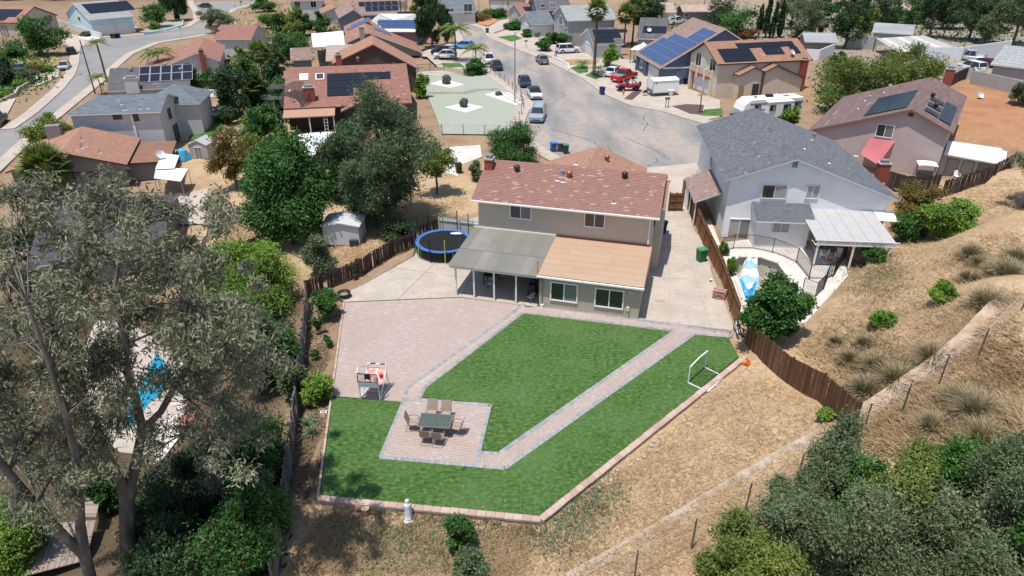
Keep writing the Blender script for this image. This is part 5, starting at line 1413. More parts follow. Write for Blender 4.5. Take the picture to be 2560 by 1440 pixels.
 pl2 = hip(h, w - 4.5, w + 3.0, 2 * yr - 1.5, 2 * yr + 6.0, 4.6, 6.6, 'y', 3.5, wall='lightgrey', roof='bluegrey', course=.3, tab=.7)
 h, f, pl, t, z, D = hy('house with broad tan orange roof in front of the fan palm', (13,431), (152,382), (317,412), (206,316), 3.0, -3.4, 'taupe', 'orange', trim='dark_trim', course=.28, tab=.6)
 for b_ in ((221, 430, 244, 441), (184, 432, 200, 445)): win_y(h, f, .4, b_, 'dark', 'glass', None, 0)
 pipes(h, f, pl[1], ((205, 352), (203, 372), (207, 370), (250, 383)), .6); pipes(h, f, pl[0], ((140, 372),), .6)
 w = t[2]
 q = [(w - .2, 1.5, 2.3), (w + 4.2, 1.5, 2.1), (w + 4.2, D - 1, 2.1), (w - .2, D - 1, 2.3)]
 MB().slab(q, .12).build('side_roof', M['dark_trim'], h); shingles([(w - .2, 1.5, 2.33), (w + 4.2, 1.5, 2.13), (w + 4.2, D - 1, 2.13), (w - .2, D - 1, 2.33)], S['orange'], .28, .6, parent=h); MB().bb(w - .5, w + 3.8, 2.0, D - 1.4, 0, 2.0).build('wall', W['taupe'], h)
 a = Vector((w + 3.2, 2.6, 2.2)); dish(h, a, .5, .4)
 MB().bb(2.0, 3.6, D - 1.2, D - .2, 2.0, z[1] + .6).build('chimney', W['taupe'], h)
 h, f, pl, w, yr, zr = hx('charcoal roofed house half hidden below the gum tree', (62,668), (405,655), (98,508), 2.5, -4.2, 'taupe', 'charcoal', course=.25, tab=.55, yr=7.4, zr=4.3)
 for px, py in ((116, 512), (212, 545)): a, b, p = plane_px(f, pl[0], px, py); vent_pipe(h, p, .35, .06, 'trim')
 h, f, pl, w, yr, zr = hx('pale blue two storey house with garage and grey solar roof at top left', (222,51), (335,42), (180,-2), 4.0, Z_L, 'skyblue', 'lightgrey', course=.45, tab=1.2)
 solar(h, pl[0], w * .15, 3.2, 8, 2, 1.4, 2.6)
 window(h, w * .28, .4, .05, 4.8, 2.4, 0, 'trim', 'garage', None, 0, .1, name='garage_door'); window(h, w * .72, .4, .05, 2.9, 2.4, 0, 'trim', 'garage', None, 0, .1, name='garage_door')
 win_x(h, f, .4, (190, 14, 194, 24), mull=0); win_x(h, f, .4, (196, 42, 201, 52), mull=0)
 h, f, pl, w, yr, zr = hx('tan house with solar covered roof at the upper left corner', (-90,62), (42,57), (86,16), 3.4, Z_L, 'cream', 'orange', end=1, course=.4, tab=1.0, trim='dark_trim')
 solar(h, pl[0], w - 11.5, .9, 5, 3, 1.9, 1.9, skip=[(4, 0)])
 win_x(h, f, w - .4, (112, 38, 130, 54), side=1); window(h, w - 4.5, .4, .1, 1.8, 2.4, 0, 'dark', 'curtain', name='entry_door')
 h, f, pl, w, yr, zr = hx('long low white roofed mobile home behind the timber pole', (2012,104), (2096,104), (2006,81), 2.6, 0, 'taupe', 'lightgrey', course=.8, tab=3.0)
 h, f, pl, w, yr, zr = hx('white roofed mobile home under the dark trees', (2180,80), (2283,80), (2187,57), 2.6, .3, 'grey', 'lightgrey', course=.8, tab=3.0)
 h, f, pl, w, yr, zr = hx('house with pale blue corrugated roof at the right edge', (2476,160), (2620,146), (2512,112), 3.2, 1.5, 'grey', 'lightgrey', course=.8, tab=.25)
 hx('house with red roof at the top right corner', (2490,12), (2600,20), (2500,-10), 3.0, .5, 'offwhite', 'redroof', course=.5, tab=1.2)
 hx('pinkish roofed house beyond the trees at the upper right', (2225,24), (2290,26), (2232,2), 3.0, .3, 'offwhite', 'beige', course=.5, tab=1.2)
 o = at(2190, 128, .3); t = thing('carport', 'wide carport roofed with cream and white striped panels', 'carport', o)
 A, B, C, D_ = [at(*p, 2.9) - o for p in ((2215,118), (2385,120), (2300,86), (2190,92))]
 A, B, C, D_ = [at(*p, 2.9) - o for p in ((2248,132), (2385,116), (2310,88), (2190,96))]
 for i in range(10):
  p0, p1, q0, q1 = A.lerp(B, i / 10), A.lerp(B, (i + .96) / 10), D_.lerp(C, i / 10), D_.lerp(C, (i + .96) / 10)
  MB().slab([p0, p1, q1, q0], .06).build('roof_panel', M['cream'] if i % 3 == 1 else M['white_metal'], t)
 for p in (A, B, C, D_): MB().bb(p.x - .07, p.x + .07, p.y - .07, p.y + .07, -.3, p.z - .05).build('post', M['dark'], t)
 def gwall(name, label, pts, hgt, m, th=.2, cat='wall'):
  P = gline(pts); o = P[0]; t = thing(name, label, cat, o)
  for i in range(len(P) - 1):
   a, b = P[i] - o, P[i + 1] - o; z = min(a.z, b.z)
   k = MB(); d = (b - a); n = Vector((-d.y, d.x, 0)).normalized() * th / 2
   k.v += [tuple(q) for q in (a - n - Vector((0, 0, .3)), b - n - Vector((0, 0, .3)), b + n - Vector((0, 0, .3)), a + n - Vector((0, 0, .3)), a - n + Vector((0, 0, hgt)), b - n + Vector((0, 0, hgt)), b + n + Vector((0, 0, hgt)), a + n + Vector((0, 0, hgt)))]
   for q in ((3, 2, 1, 0), (4, 5, 6, 7), (0, 1, 5, 4), (1, 2, 6, 5), (2, 3, 7, 6), (3, 0, 4, 7)): k.f.append(q); k.r.append(.5); k.m.append(0)
   k.build('wall_panel', m, t)
  return t
 gwall('garden_wall', 'grey block wall on the red bank below the white pickup', [(2424,210), (2480,222), (2545,238), (2600,248)], 1.9, W['grey'])
 gwall('garden_wall', 'pale grey block wall below the white car at upper right', [(2278,172), (2340,186), (2425,200)], 1.7, W['lightgrey'])
 gwall('garden_wall', 'long white panel wall behind the white pickup', [(2292,150), (2400,150), (2520,132)], 2.2, M['vinyl'])
 gwall('garden_wall', 'white vinyl panel fence right of the tan house roof', [(2012,150), (2045,152), (2082,136)], 2.0, M['vinyl'])
 gwall('garden_wall', 'grey wall behind the pepper trees', [(2115,122), (2190,124)], 2.4, W['grey'])
 gwall('garden_wall', 'low pale blue kerb wall around the corner garden at top left', [(360,88), (420,78), (458,66), (458,50)], .6, W['skyblue'])
 gwall('garden_wall', 'beige vinyl side fence of the pale blue house', [(140,62), (165,70), (230,92), (258,100)], 1.7, W['offwhite'])
 gwall('garden_wall', 'white stepped wall along the garden beside the street', [(1381,148), (1420,166), (1422,180)], .6, M['white'])
 gwall('garden_wall', 'low tan brick planter wall at the left street', [(0,258), (40,240), (48,226), (84,205)], .6, W['cream'])
 gwall('garden_wall', 'pale retaining wall with brick top below the rail fence', [(1040,182), (1110,180), (1160,190)], .9, W['cream'])
 gwall('garden_wall', 'concrete edge wall along the bank under the gum trees', [(480,655), (520,590), (560,500)], .5, M['sidewalk'])
 fence('wooden_fence', 'dark board fence above the red bank beside the brown roof', gline([(2372,218), (2400,204), (2428,192)]), 1.8, .2, 'old_wood', 2.4, 2, 1)
 return gwall
gwall = neighbourhood()
# ---------------------------------------------------------------- things in the back yard
M['tramp_blue'] = mat('blue_pad', (.06, .15, .42), .6, dirt=(2, (.09, .2, .5), .4))
M['lime'] = mat('lime_sleeve', (.3, .5, .1), .6)
M['navy_sleeve'] = mat('navy_sleeve', (.03, .07, .25), .6)
M['mesh_black'] = mat('black_mesh', (.012, .012, .014), .85)
M['net'] = mat('black_net', (.012, .012, .014), .9, alpha=.3)
M['skirt'] = mat('black_skirt', (.015, .015, .016), .9, alpha=.78)
def trampoline():
 c = at(1109, 622, .0); c = Vector((-5.5, 50.3, 0)); r = 2.32
 t = thing('trampoline', 'round blue edged trampoline with black mat and coloured poles on the slab', 'trampoline', c)
 n = 40; z = .9
 ring = MB();
 for i in range(n):
  a, b = 6.2832 * i / n, 6.2832 * (i + 1) / n
  q = lambda rr, aa, zz: (rr * math.cos(aa), rr * math.sin(aa), zz)
  ring.face([q(r, a, z), q(r, b, z), q(r, b, z + .06), q(r, a, z + .06)])
  ring.face([q(r, a, z + .06), q(r, b, z + .06), q(r - .33, b, z + .045), q(r - .33, a, z + .045)])
  ring.face([q(r - .33, a, z + .045), q(r - .33, b, z + .045), q(r - .33, b, z), q(r - .33, a, z)])
 ring.build('safety_pad', M['tramp_blue'], t)
 MB().lathe([(r - .3, z), (r - .3, z + .012)], n=n).build('jumping_mat', M['mesh_black'], t)
 MB().lathe([(.55, z + .014), (.5, z + .03)], (.9, 1.5, 0), 7, sx=1, sy=.35).build('towel', M['pure_white'], t)
 sk = MB()
 for i in range(n):
  a, b = 6.2832 * i / n, 6.2832 * (i + 1) / n
  sk.face([((r - .06) * math.cos(a), (r - .06) * math.sin(a), .12), ((r - .06) * math.cos(b), (r - .06) * math.sin(b), .12), ((r - .02) * math.cos(b), (r - .02) * math.sin(b), z), ((r - .02) * math.cos(a), (r - .02) * math.sin(a), z)])
 sk.build('skirt', M['skirt'], t)
 for i in range(5):
  a = 6.2832 * i / 5 + .3
  b = MB(); k = .22
  pa = [(r * .98 * math.cos(a + s), r * .98 * math.sin(a + s), zz) for s, zz in ((-k, z), (-k, .04), (k, .04), (k, z))]
  b.tube(pa, .025, 6); b.build('leg', M['steel'], t)
 cols = ['lime', 'navy_sleeve', 'black', 'lime', 'black', 'black', 'navy_sleeve', 'lime', 'black', 'lime', 'navy_sleeve', 'lime']
 N = 12
 for i in range(N):
  a = 6.2832 * i / N + .12
  x, y = (r + .06) * math.cos(a), (r + .06) * math.sin(a)
  top = 2.65 if y > -.2 else 2.05
  MB().tube([(x, y, .1), (x, y, top)], .042, 7).build('pole', M[cols[i]], t)
 nt_ = MB()
 for i in range(n):
  a, b = 6.2832 * i / n, 6.2832 * (i + 1) / n
  if math.sin(a) > -.15: nt_.face([(r * math.cos(a), r * math.sin(a), z), (r * math.cos(b), r * math.sin(b), z), (r * math.cos(b), r * math.sin(b), 2.3 + .15 * math.sin(b * 6)), (r * math.cos(a), r * math.sin(a), 2.3 + .15 * math.sin(a * 6))])
 nt_.build('net', M['net'], t)
trampoline()
M['sling'] = mat('taupe_sling', (.34, .27, .21), .85)
M['sling_shade'] = M['sling']
M['chair_frame'] = mat('taupe_frame', (.25, .22, .19), .45, .2)
M['table_top'] = mat('grey_green_glass', (.085, .1, .085), .25, spec=.6, dirt=(1.5, (.11, .125, .105), .6))
def make_chair():
 t = put('patio_chair', None)
 s = MB(); pr = [(-.24, .40), (-.1, .385), (.1, .395), (.24, .43)]
 for (a, z), (b, z2) in zip(pr, pr[1:]): s.slab([(-.24, a, z), (.24, a, z), (.24, b, z2), (-.24, b, z2)], .015)
 s.build('seat', M['sling'], t)
 b = MB(); pr = [(-.24, .40), (-.3, .6), (-.37, .82), (-.44, 1.02)]
 for (a, z), (c, z2) in zip(pr, pr[1:]):
  k = len(b.v); b.v += [(-.24, a, z), (.24, a, z), (.24, c, z2), (-.24, c, z2), (-.24, a - .015, z), (.24, a - .015, z), (.24, c - .015, z2), (-.24, c - .015, z2)]
  for q in ((0, 1, 2, 3), (7, 6, 5, 4), (0, 4, 5, 1), (2, 6, 7, 3), (1, 5, 6, 2), (3, 7, 4, 0)): b.f.append(tuple(k + i for i in q)); b.r.append(.5); b.m.append(0)
 b.build('backrest', M['sling'], t)
 for sx in (-1, 1):
  x = .27 * sx
  MB().tube([(x, -.44, 1.02), (x, -.3, .62), (x, -.24, .4), (x, .24, .44)], .016, 6).build('side_rail', M['chair_frame'], t)
  MB().tube([(x, -.32, .66), (x * 1.08, .0, .67), (x * 1.08, .16, .65), (x * 1.06, .26, .55), (x, .27, .4)], .02, 6).build('armrest', M['chair_frame'], t)
  MB().tube([(x, .26, .42), (x, .3, .04), (x, .24, .015), (x, -.4, .015)], .016, 6).build('leg', M['chair_frame'], t)
 MB().tube([(-.27, -.4, .015), (.27, -.4, .015)], .016, 6).build('base_bar', M['chair_frame'], t)
 return t
def dining():
 c = at(1090, 1078, .0); ang = -R(6)
 c.z = .006
 t = thing('patio_table', 'rectangular grey green glass table in the middle of the square patio', 'table', c, ang)
 MB().bb(-.82, .82, -.52, .52, .705, .72).build('table_top', M['table_top'], t)
 f = MB();
 for y in (-.535, .535): f.bb(-.86, .86, y - .018, y + .018, .685, .724)
 for x in (-.843, .843): f.bb(x - .018, x + .018, -.517, .517, .685, .724)
 f.build('table_frame', M['chair_frame'], t)
 for sx in (-1, 1):
  for sy in (-1, 1): MB().tube([(.78 * sx, .46 * sy, 0), (.76 * sx, .44 * sy, .69)], .025, 6).build('leg', M['dark'], t)
 MB().lathe([(.03, .722), (.03, .727)], n=10).build('umbrella_hole', M['black'], t)
 proto = make_chair()
 spots = [(-.42, .98, math.pi, 'tan sling patio chair behind the table on its left'), (.36, .95, math.pi, 'tan sling patio chair behind the table on its right'),
    (-1.2, .1, -math.pi / 2 + .1, 'tan sling patio chair at the left end of the table'), (1.12, .02, math.pi / 2 - .15, 'tan sling patio chair at the right end of the table'),
    (-.33, -.78, .03, 'tan sling patio chair nearest the camera on the left, back turned'), (.32, -.86, -.02, 'tan sling patio chair nearest the camera on the right, back turned')]
 for i, (x, y, a, lb) in enumerate(spots):
  q = proto if i == 0 else copy_tree(proto)
  ca, sa = math.cos(ang), math.sin(ang)
  q.location = (c.x + x * ca - y * sa, c.y + x * sa + y * ca, c.z); q.rotation_euler = (0, 0, ang + a)
  tag(q, lb, 'chair', 'sling chairs around the patio table')
dining()
def arcade():
 M['hoop_white'] = mat('white_tube', (.75, .76, .77), .4)
 M['red_cloth'] = mat('red_cloth', (.65, .24, .2), .85, ramp=[(.4, (.62, .2, .17)), (.6, (.72, .5, .46))], noise=(6, 2))
 M['ball_red'] = mat('red_ball', (.55, .04, .025), .45)
 c = at(936, 985, .0)
 t = thing('basketball_arcade', 'double hoop basketball arcade game with white tube frame on patio edge', 'arcade game', c, R(0))
 w = .56; L = 1.0
 u = Vector((1.24, -.15, 0)).normalized(); v = Vector((.35, 1.6, 0)).normalized()
 P = lambda a, b, z: tuple(u * a + v * b + Vector((0, 0, z)))
 for s in (-1, 1):
  MB().tube([P(s * w, -.55, .03), P(s * w, -.62, 1.25), P(s * w, -.64, 1.9), P(s * w, -.4, 2.1)], .032, 8).build('upright', M['hoop_white'], t)
  MB().tube([P(s * w, -.55, .03), P(s * w, .1, .75), P(s * w, .55, 1.25), P(s * w * .98, .72, 1.62)], .032, 8).build('rail_tube', M['hoop_white'], t)
  MB().tube([P(s * w, .95, .03), P(s * w, .72, .6), P(s * w, .6, 1.1), P(s * w, .72, 1.62)], .03, 8).build('leg', M['hoop_white'], t)
  MB().tube([P(s * w, -.55, .035), P(s * w, .95, .035)], .028, 8).build('base_tube', M['hoop_white'], t)
 MB().tube([P(-w, .72, 1.62), P(w, .72, 1.62)], .032, 8).build('cross_tube', M['hoop_white'], t)
 MB().tube([P(-w, .2, .04), P(w, .2, .04)], .025, 8).build('cross_tube', M['hoop_white'], t)
 for a, b in ((-.35, -.05), (.22, .5)): MB().tube([P(a, .72, 1.62), P(b, .72, 1.62)], .04, 8).build('foam_grip', M['dark'], t)
 bb = MB(); bb.bar(P(-w, -.66, 1.3), P(w, -.66, 1.3), .03, .05); bb.bar(P(-w, -.62, 1.82), P(w, -.62, 1.82), .03, .05)
 for a in (-w, -.13, .17, w): bb.bar(P(a, -.66, 1.3), P(a, -.62, 1.82), .04)
 bb.build('board_frame', M['dark'], t)
 for a, b in ((-w + .03, -.15), (.19, w - .03)):
  MB().slab([P(a, -.655, 1.33), P(b, -.655, 1.33), P(b, -.615, 1.8), P(a, -.615, 1.8)], .012).build('backboard', mat('clear_board', (.7, .66, .64), .2, alpha=.25), t)
  mid = (a + b) / 2
  o = MB(); q = [P(mid - .13, -.63, 1.45), P(mid + .13, -.63, 1.45), P(mid + .13, -.61, 1.68), P(mid - .13, -.61, 1.68)]
  for i in range(4): o.bar(q[i], q[(i + 1) % 4], .014)
  o.build('target_square', M['dark'], t)
  ri = MB(); cc = Vector(P(mid, -.45, 1.4)); pts = [cc + Vector((.13 * math.cos(6.283 * i / 14), .13 * math.sin(6.283 * i / 14), 0)) for i in range(15)]
  ri.tube(pts, .012, 5, cap=False); ri.build('hoop', M['ball_red'], t)
 MB().slab([P(-.12, -.65, 1.5), P(.15, -.65, 1.5), P(.15, -.62, 1.8), P(-.12, -.62, 1.8)], .02).build('scoreboard', M['black'], t)
 MB().box(P(0, -.62, 1.12), (2 * w, .14, .3), math.atan2(u.y, u.x)).build('lower_panel', mat('pale_blue_panel', (.36, .43, .5), .5), t)
 MB().slab([P(-w, -.5, 1.02), P(w, -.5, 1.02), P(w, .0, .78), P(-w, .0, .78)], .01).build('ramp_cloth', M['red_cloth'], t)
 MB().slab([P(-w, .0, .78), P(w, .0, .78), P(w, .66, 1.35), P(-w, .66, 1.35)], .01).build('ball_cloth', M['red_cloth'], t)
 MB().slab([P(-w, .66, 1.0), P(w, .66, 1.0), P(w, .7, 1.35), P(-w, .7, 1.35)], .01).build('front_cloth', M['dark'], t)
 MB().tube([P(-w, -.4, 2.1), P(-.3, .1, 1.85), P(-.2, .6, 1.65)], .01, 5).build('net_cord', M['dark'], t)
 for i, (a, b, z) in enumerate(((.12, .1, 1.0), (.38, .28, 1.15))):
  p = Vector(P(a, b, z)) + c
  o = MB().ball((0, 0, 0), .12, n=16, k=10).build('basketball', M['ball_red'], None, p, smooth=True)
  tag(o, 'red basketball lying in the arcade game, ' + ('lower and nearer' if i == 0 else 'upper and farther'), 'ball', 'red arcade balls')
  s = MB(); pts = [(.121 * math.cos(6.283 * k / 16), 0, .121 * math.sin(6.283 * k / 16)) for k in range(17)]; s.tube(pts, .004, 4, cap=False); s.build('seam', M['dark'], o)
arcade()
def goal():
 a, b = at(1720, 958), at(1762, 920)
 t = thing('soccer_goal', 'small white tube soccer goal standing on the turf by the wall', 'goal', a)
 d = b - a; n = Vector((d.y, -d.x, 0)).normalized()
 d2 = d
 W_ = Vector((0, 0, 1.18))
 c0, c1 = a - a, d2
 bk = n * 1.15
 back0, back1 = at(1755, 975) - a, at(1797, 937) - a
 MB().tube([c0 + Vector((0, 0, .03)), c0 + W_, ], .04, 8).build('post', M['hoop_white'], t)
 MB().tube([c1 + Vector((0, 0, .03)), c1 + W_ * 1.05], .04, 8).build('post', M['hoop_white'], t)
 MB().tube([c0 + W_, (c0 + c1) / 2 + W_ * 1.09, c1 + W_ * 1.05], .04, 8).build('crossbar', M['hoop_white'], t)
 MB().tube([c0 + Vector((0, 0, .05)), back0 + Vector((0, 0, .05))], .035, 8).build('ground_bar', M['hoop_white'], t)
 MB().tube([c1 + Vector((0, 0, .05)), back1 + Vector((0, 0, .05))], .035, 8).build('ground_bar', M['hoop_white'], t)
 MB().tube([c0 + Vector((0, 0, .05)), c1 + Vector((0, 0, .05))], .025, 8).build('strap', M['black'], t)
 nb = MB()
 for (p0, p1, q0, q1) in ((c0 + W_, c1 + W_ * 1.05, back0 + Vector((0, 0, .05)), back1 + Vector((0, 0, .05))),):
  for i in range(15): nb.bar(p0.lerp(p1, i / 14), q0.lerp(q1, i / 14), .004)
  for i in range(15): nb.bar(p0.lerp(q0, i / 14), p1.lerp(q1, i / 14), .004)
 tag(nb.build('net', M['black'], t), kind='stuff')
goal()
def small_props():
 c = gpt(1022, 1298); c.z = ground_z(c.x, c.y)
 t = thing('garden_statue', 'white robed standing statue behind the lower retaining wall', 'statue', c, .3)
 st = mat('white_plaster', (.72, .75, .76), .7, bump=(12, .02))
 b = MB(); n = 20; prof = [(.2, .0), (.21, .06), (.17, .12), (.165, .35), (.15, .6), (.15, .78), (.165, .9), (.14, .97), (.085, 1.02), (.095, 1.08), (.1, 1.14), (.085, 1.21), (.045, 1.25), (.004, 1.265)]
 rings = []
 for i, (r, z) in enumerate(prof):
  k = len(b.v)
  for j in range(n):
   a = 6.2832 * j / n; f = 1 + (.09 * math.sin(a * 5 + z * 3) if .05 < z < .9 else 0)
   b.v.append((r * f * math.cos(a), r * f * .78 * math.sin(a), z))
  rings.append(k)
 for i in range(len(rings) - 1):
  for j in range(n): b.f.append((rings[i] + j, rings[i] + (j + 1) % n, rings[i + 1] + (j + 1) % n, rings[i + 1] + j)); b.r.append(.5); b.m.append(0)
 b.build('robed_figure', st, t, smooth=True)
 h = MB(); h.tube([(.14, .02, .88), (.17, .12, .68), (.05, .19, .74)], [.05, .045, .03], 8); h.tube([(-.14, .02, .88), (-.17, .12, .68), (-.05, .19, .74)], [.05, .045, .03], 8); h.build('folded_arms', st, t, smooth=True)
 h = MB(); h.ball((0, .045, 1.12), .06, .06, .085); h.build('face', st, t, smooth=True)
 MB().bb(-.22, .22, -.2, .2, -.15, .02).build('plinth', st, t)
 c = at(861, 742); t = thing('fire_pit', 'round rusty metal fire pit bowl on the slab corner', 'fire pit', c)
 rust = mat('rust_iron', (.06, .03, .02), .8, ramp=[(.4, (.035, .02, .016)), (.65, (.12, .05, .03))], noise=(6, 4))
 MB().lathe([(.2, .12), (.38, .2), (.45, .36), (.43, .36), (.36, .22), (.02, .16)], n=18).build('bowl', rust, t)
 MB().lathe([(.3, .2), (.25, .235), (.02, .25)], n=12).build('ash', M['grey'], t)
 rg = MB(); rg.tube([(.47 * math.cos(6.283 * i / 20), .47 * math.sin(6.283 * i / 20), .36) for i in range(21)], .02, 5, cap=False); rg.tube([(.44 * math.cos(6.283 * i / 20), .44 * math.sin(6.283 * i / 20), .08) for i in range(21)], .02, 5, cap=False); rg.build('rim', rust, t)
 for i in range(4):
  a = 6.283 * i / 4 + .4; MB().bar((.45 * math.cos(a), .45 * math.sin(a), 0), (.46 * math.cos(a), .46 * math.sin(a), .36), .05, .02).build('leg', rust, t)
 for i, (px, py, s, lb, open_) in enumerate(((880, 696, 1.0, 'black kettle grill with open lid near the dark fence', 1), (898, 682, 1.15, 'taller black kettle grill beside the dark weathered fence', 0))):
  c = gpt(px, py); c.z = .0
  t = thing('kettle_grill', lb, 'grill', c, .5 * i, 'kettle grills')
  MB().lathe([(.03, .42 * s), (.18, .48 * s), (.25, .62 * s), (.25, .64 * s)], n=14).build('bowl', M['black'], t, smooth=True)
  if open_: MB().lathe([(.25, 0), (.2, .12), (.02, .17)], n=14).build('lid', M['black'], t, (.3, -.2, .02))
  else: MB().lathe([(.255, .64 * s), (.2, .78 * s), (.02, .84 * s)], n=14).build('lid', M['black'], t)
  for k in range(3):
   a = 2.09 * k; MB().tube([(.1 * math.cos(a), .1 * math.sin(a), .45 * s), (.3 * math.cos(a), .3 * math.sin(a), 0)], .014, 5).build('leg', M['steel'], t)
 c = gpt(1864, 912); t = thing('plastic_bucket', 'tipped orange and yellow plastic bucket beside the end of the wall', 'bucket', (c.x, c.y, c.z + .16), .4)
 q = MB().lathe([(.12, -.18), (.17, .18), (.155, .18), (.11, -.165)], n=14).build('bucket_shell', mat('orange_plastic', (.75, .33, .02), .5), t); q.rotation_euler = (1.1, .2, 0)
 q = MB().lathe([(.178, .15), (.178, .19)], n=14).build('rim', mat('red_orange_plastic', (.7, .12, .02), .5), t); q.rotation_euler = (1.1, .2, 0)
 a, b = gpt(1768, 983), gpt(1822, 934)
 t = thing('white_pipe', 'white plastic pipe lying outside the retaining wall near the goal', 'pipe', a)
 q = MB().tube([(0, 0, .12), tuple(b - a + Vector((0, 0, .1)))], .05, 8); q.build('pipe', M['pure_white'], t)
 for i, (px, py, up) in enumerate(((915, 1282, 1), (890, 1277, 0), (875, 1300, 0), (900, 1296, 0), (850, 1312, 0))):
  c = gpt(px, py); r = (.2, .19, .13, .15, .07)[i]
  lb = ('upright sawn log with pale top below the wall', 'thick brown log lying against the block wall', 'brown log second from the left in the log heap', 'log with dark cut end nearest the wall logs', 'thin stick of firewood left of the logs')[i]
  mt_ = mat('log_%d' % i, (.25, .15, .09), .9, ramp=[(.3, (.16, .09, .05)), (.7, (.3, .2, .13))], noise=(4, 4))
  o = MB().lathe([(r, .0), (r * 1.04, .2), (r, .42)], n=12).build('log', mt_, None, c)
  MB().lathe([(r * .93, .421), (r * .93, .426)], n=12).build('cut_face', mat('log_end_%d' % i, (.4, .32, .25), .9), o)
  if not up: o.rotation_euler = (1.45, .1, .8 + i); o.location.z += r * .8
  else: o.location.z -= .1
  tag(o, lb, 'log', 'sawn logs below the wall')
 def bin_(px, py, z, col, lb, rz, lid=None, s=1.0, lidopen=False, group='wheeled bins', c=None):
  c = c or at(px, py, z); nm = 'bin_' + lb[:6]
  mb_ = mat('bin_plastic', col, .5); ml = mat('bin_lid', lid or col, .5)
  t = thing('wheeled_bin', lb, 'bin', c, rz, group)
  MB().box((0, 0, .53 * s), (.5 * s, .58 * s, .95 * s), taper=1.22).build('bin_body', mb_, t)
  l = MB(); l.box((0, 0, .03), (.66 * s, .76 * s, .05)); l.box((0, 0, .07), (.5 * s, .6 * s, .05)); l.box((0, -.38 * s, .02), (.4 * s, .06, .06)); l.build('lid', ml, t, (0, 0, 1.0 * s))
  MB().tube([(-.25 * s, .4 * s, .98 * s), (.25 * s, .4 * s, .98 * s)], .02, 6).build('handle', mb_, t)
  for x in (-.24, .24):
   w_ = MB().lathe([(.11 * s, -.03), (.11 * s, .03)], n=12).build('wheel', M['tyre'], t, (x * s, .27 * s, .11 * s)); w_.rotation_euler = (0, math.pi / 2, 0)
  return t
 bin_(1752, 652, 0, (.03, .15, .07), 'green wheeled bin standing by the brown fence on the driveway', -1.2, (.06, .26, .13))
 bin_(1655, 582, 0, (.02, .035, .13), 'dark blue wheeled bin in the shade beside the house', 1.4)
 bin_(1383, 378, .02, (.03, .12, .35), 'bright blue wheeled bin at the kerb behind the roof', .3, (.05, .25, .6))
 bin_(1400, 378, .02, (.1, .1, .11), 'grey wheeled bin between the blue and green kerbside bins', .2, (.3, .31, .33))
 bin_(1414, 383, .02, (.05, .06, .05), 'black wheeled bin with green lid at the kerb', .1, (.06, .28, .15))
 bin_(1505, 235, .12, (.02, .04, .17), 'navy wheeled bin alone on the pavement near the red jeep', .6)
 bin_(1697, 212, .0, (.03, .12, .35), 'light blue wheeled bin behind the cargo trailer', .2, (.05, .22, .5))
 bin_(1712, 212, .0, (.02, .02, .022), 'black wheeled bin right of the light blue one', .2)
 bin_(1449, 112, .0, (.02, .05, .25), 'blue wheeled bin beside the grey garage door', .2)
 bin_(1218, 82, .12, (.06, .09, .06), 'dark green wheeled bin on the far pavement', .4, (.2, .25, .24))
 bin_(281, 96, Z_L, (.02, .05, .025), 'dark green bin at the left kerb, leftmost of three', .1)
 bin_(290, 96, Z_L, (.015, .015, .02), 'black bin in the middle of three at the left kerb', .1)
 bin_(298, 95, Z_L, (.01, .02, .11), 'navy bin rightmost of three at the left kerb', .1)
 bin_(1147, 432, -.1, (.02, .025, .02), 'black bin standing by the pale concrete pad behind the pine', .3)
 c = at(1797, 745); t = thing('paver_stack', 'untidy stack of leftover rose pavers by the driveway fence', 'paver stack', c, -.4)
 me = [MB().box((0, 0, 0), (.3, .2, .09), r=r).mesh('paver', mat('stack_paver_%d' % i, (.36 + .05 * i, .2 + .03 * i, .18 + .03 * i), .95)) for i, r in enumerate((0, .5, 1))]
 for k in range(7):
  for i in range(3):
   for j in range(2):
    if k > 4 and random.random() < .35: continue
    put('paver', random.choice(me), t, ((i - 1) * .3 + random.uniform(-.05, .05), (j - .5) * .26 + random.uniform(-.05, .05), .05 + k * .095), random.uniform(-.25, .25))
 c = at(1777, 704); t = thing('small_speaker', 'small white and black box on the driveway near the fence', 'box', c, -.5)
 MB().box((0, 0, .1), (.2, .2, .2)).build('case', M['pure_white'], t); MB().box((0, -.102, .1), (.14, .01, .14)).build('grille', M['black'], t)
 for i, (px, py, rz, col, lb) in enumerate(((1838, 838, 1.0, 'pure_white', 'white framed bicycle leaning at the driveway fence end'), (1851, 846, 1.25, 'black', 'black bicycle leaning behind the white one by the leafy tree'))):
  c = gpt(px, py); c.z = .0; t = thing('bicycle', lb, 'bicycle', c, rz + .5, 'bicycles at the fence')
  for x in (-.45, .45):
   rr = MB(); rr.tube([(x + .3 * math.cos(6.283 * k / 18), 0, .32 + .3 * math.sin(6.283 * k / 18)) for k in range(19)], .022, 6, cap=False); wh = rr.build('wheel', M['tyre'], t)
   sp = MB()
   for k in range(6): sp.bar((x, 0, .32), (x + .29 * math.cos(k * 1.047), 0, .32 + .29 * math.sin(k * 1.047)), .008)
   sp.build('spokes', M['steel'], wh)
  f = MB(); bbk = (-.03, 0, .32); st_ = (-.15, 0, .7); hd = (.33, 0, .72)
  for a, b in ((bbk, st_), (bbk, hd), (st_, hd), (st_, (-.45, 0, .32)), (bbk, (-.45, 0, .32)), (hd, (.45, 0, .32)), (hd, (.3, 0, .88))): f.tube([a, b], .025, 6)
  f.build('frame', M[col], t)
  MB().box((-.18, 0, .78), (.24, .13, .06)).build('saddle', M['black'], t)
  MB().tube([(.26, -.27, .92), (.3, 0, .89), (.26, .27, .92)], .015, 6).build('handlebar', M['black'], t)
 c = at(1228, 705); t = thing('patio_table', 'black square table in the shade under the metal cover', 'table', c, -.26)
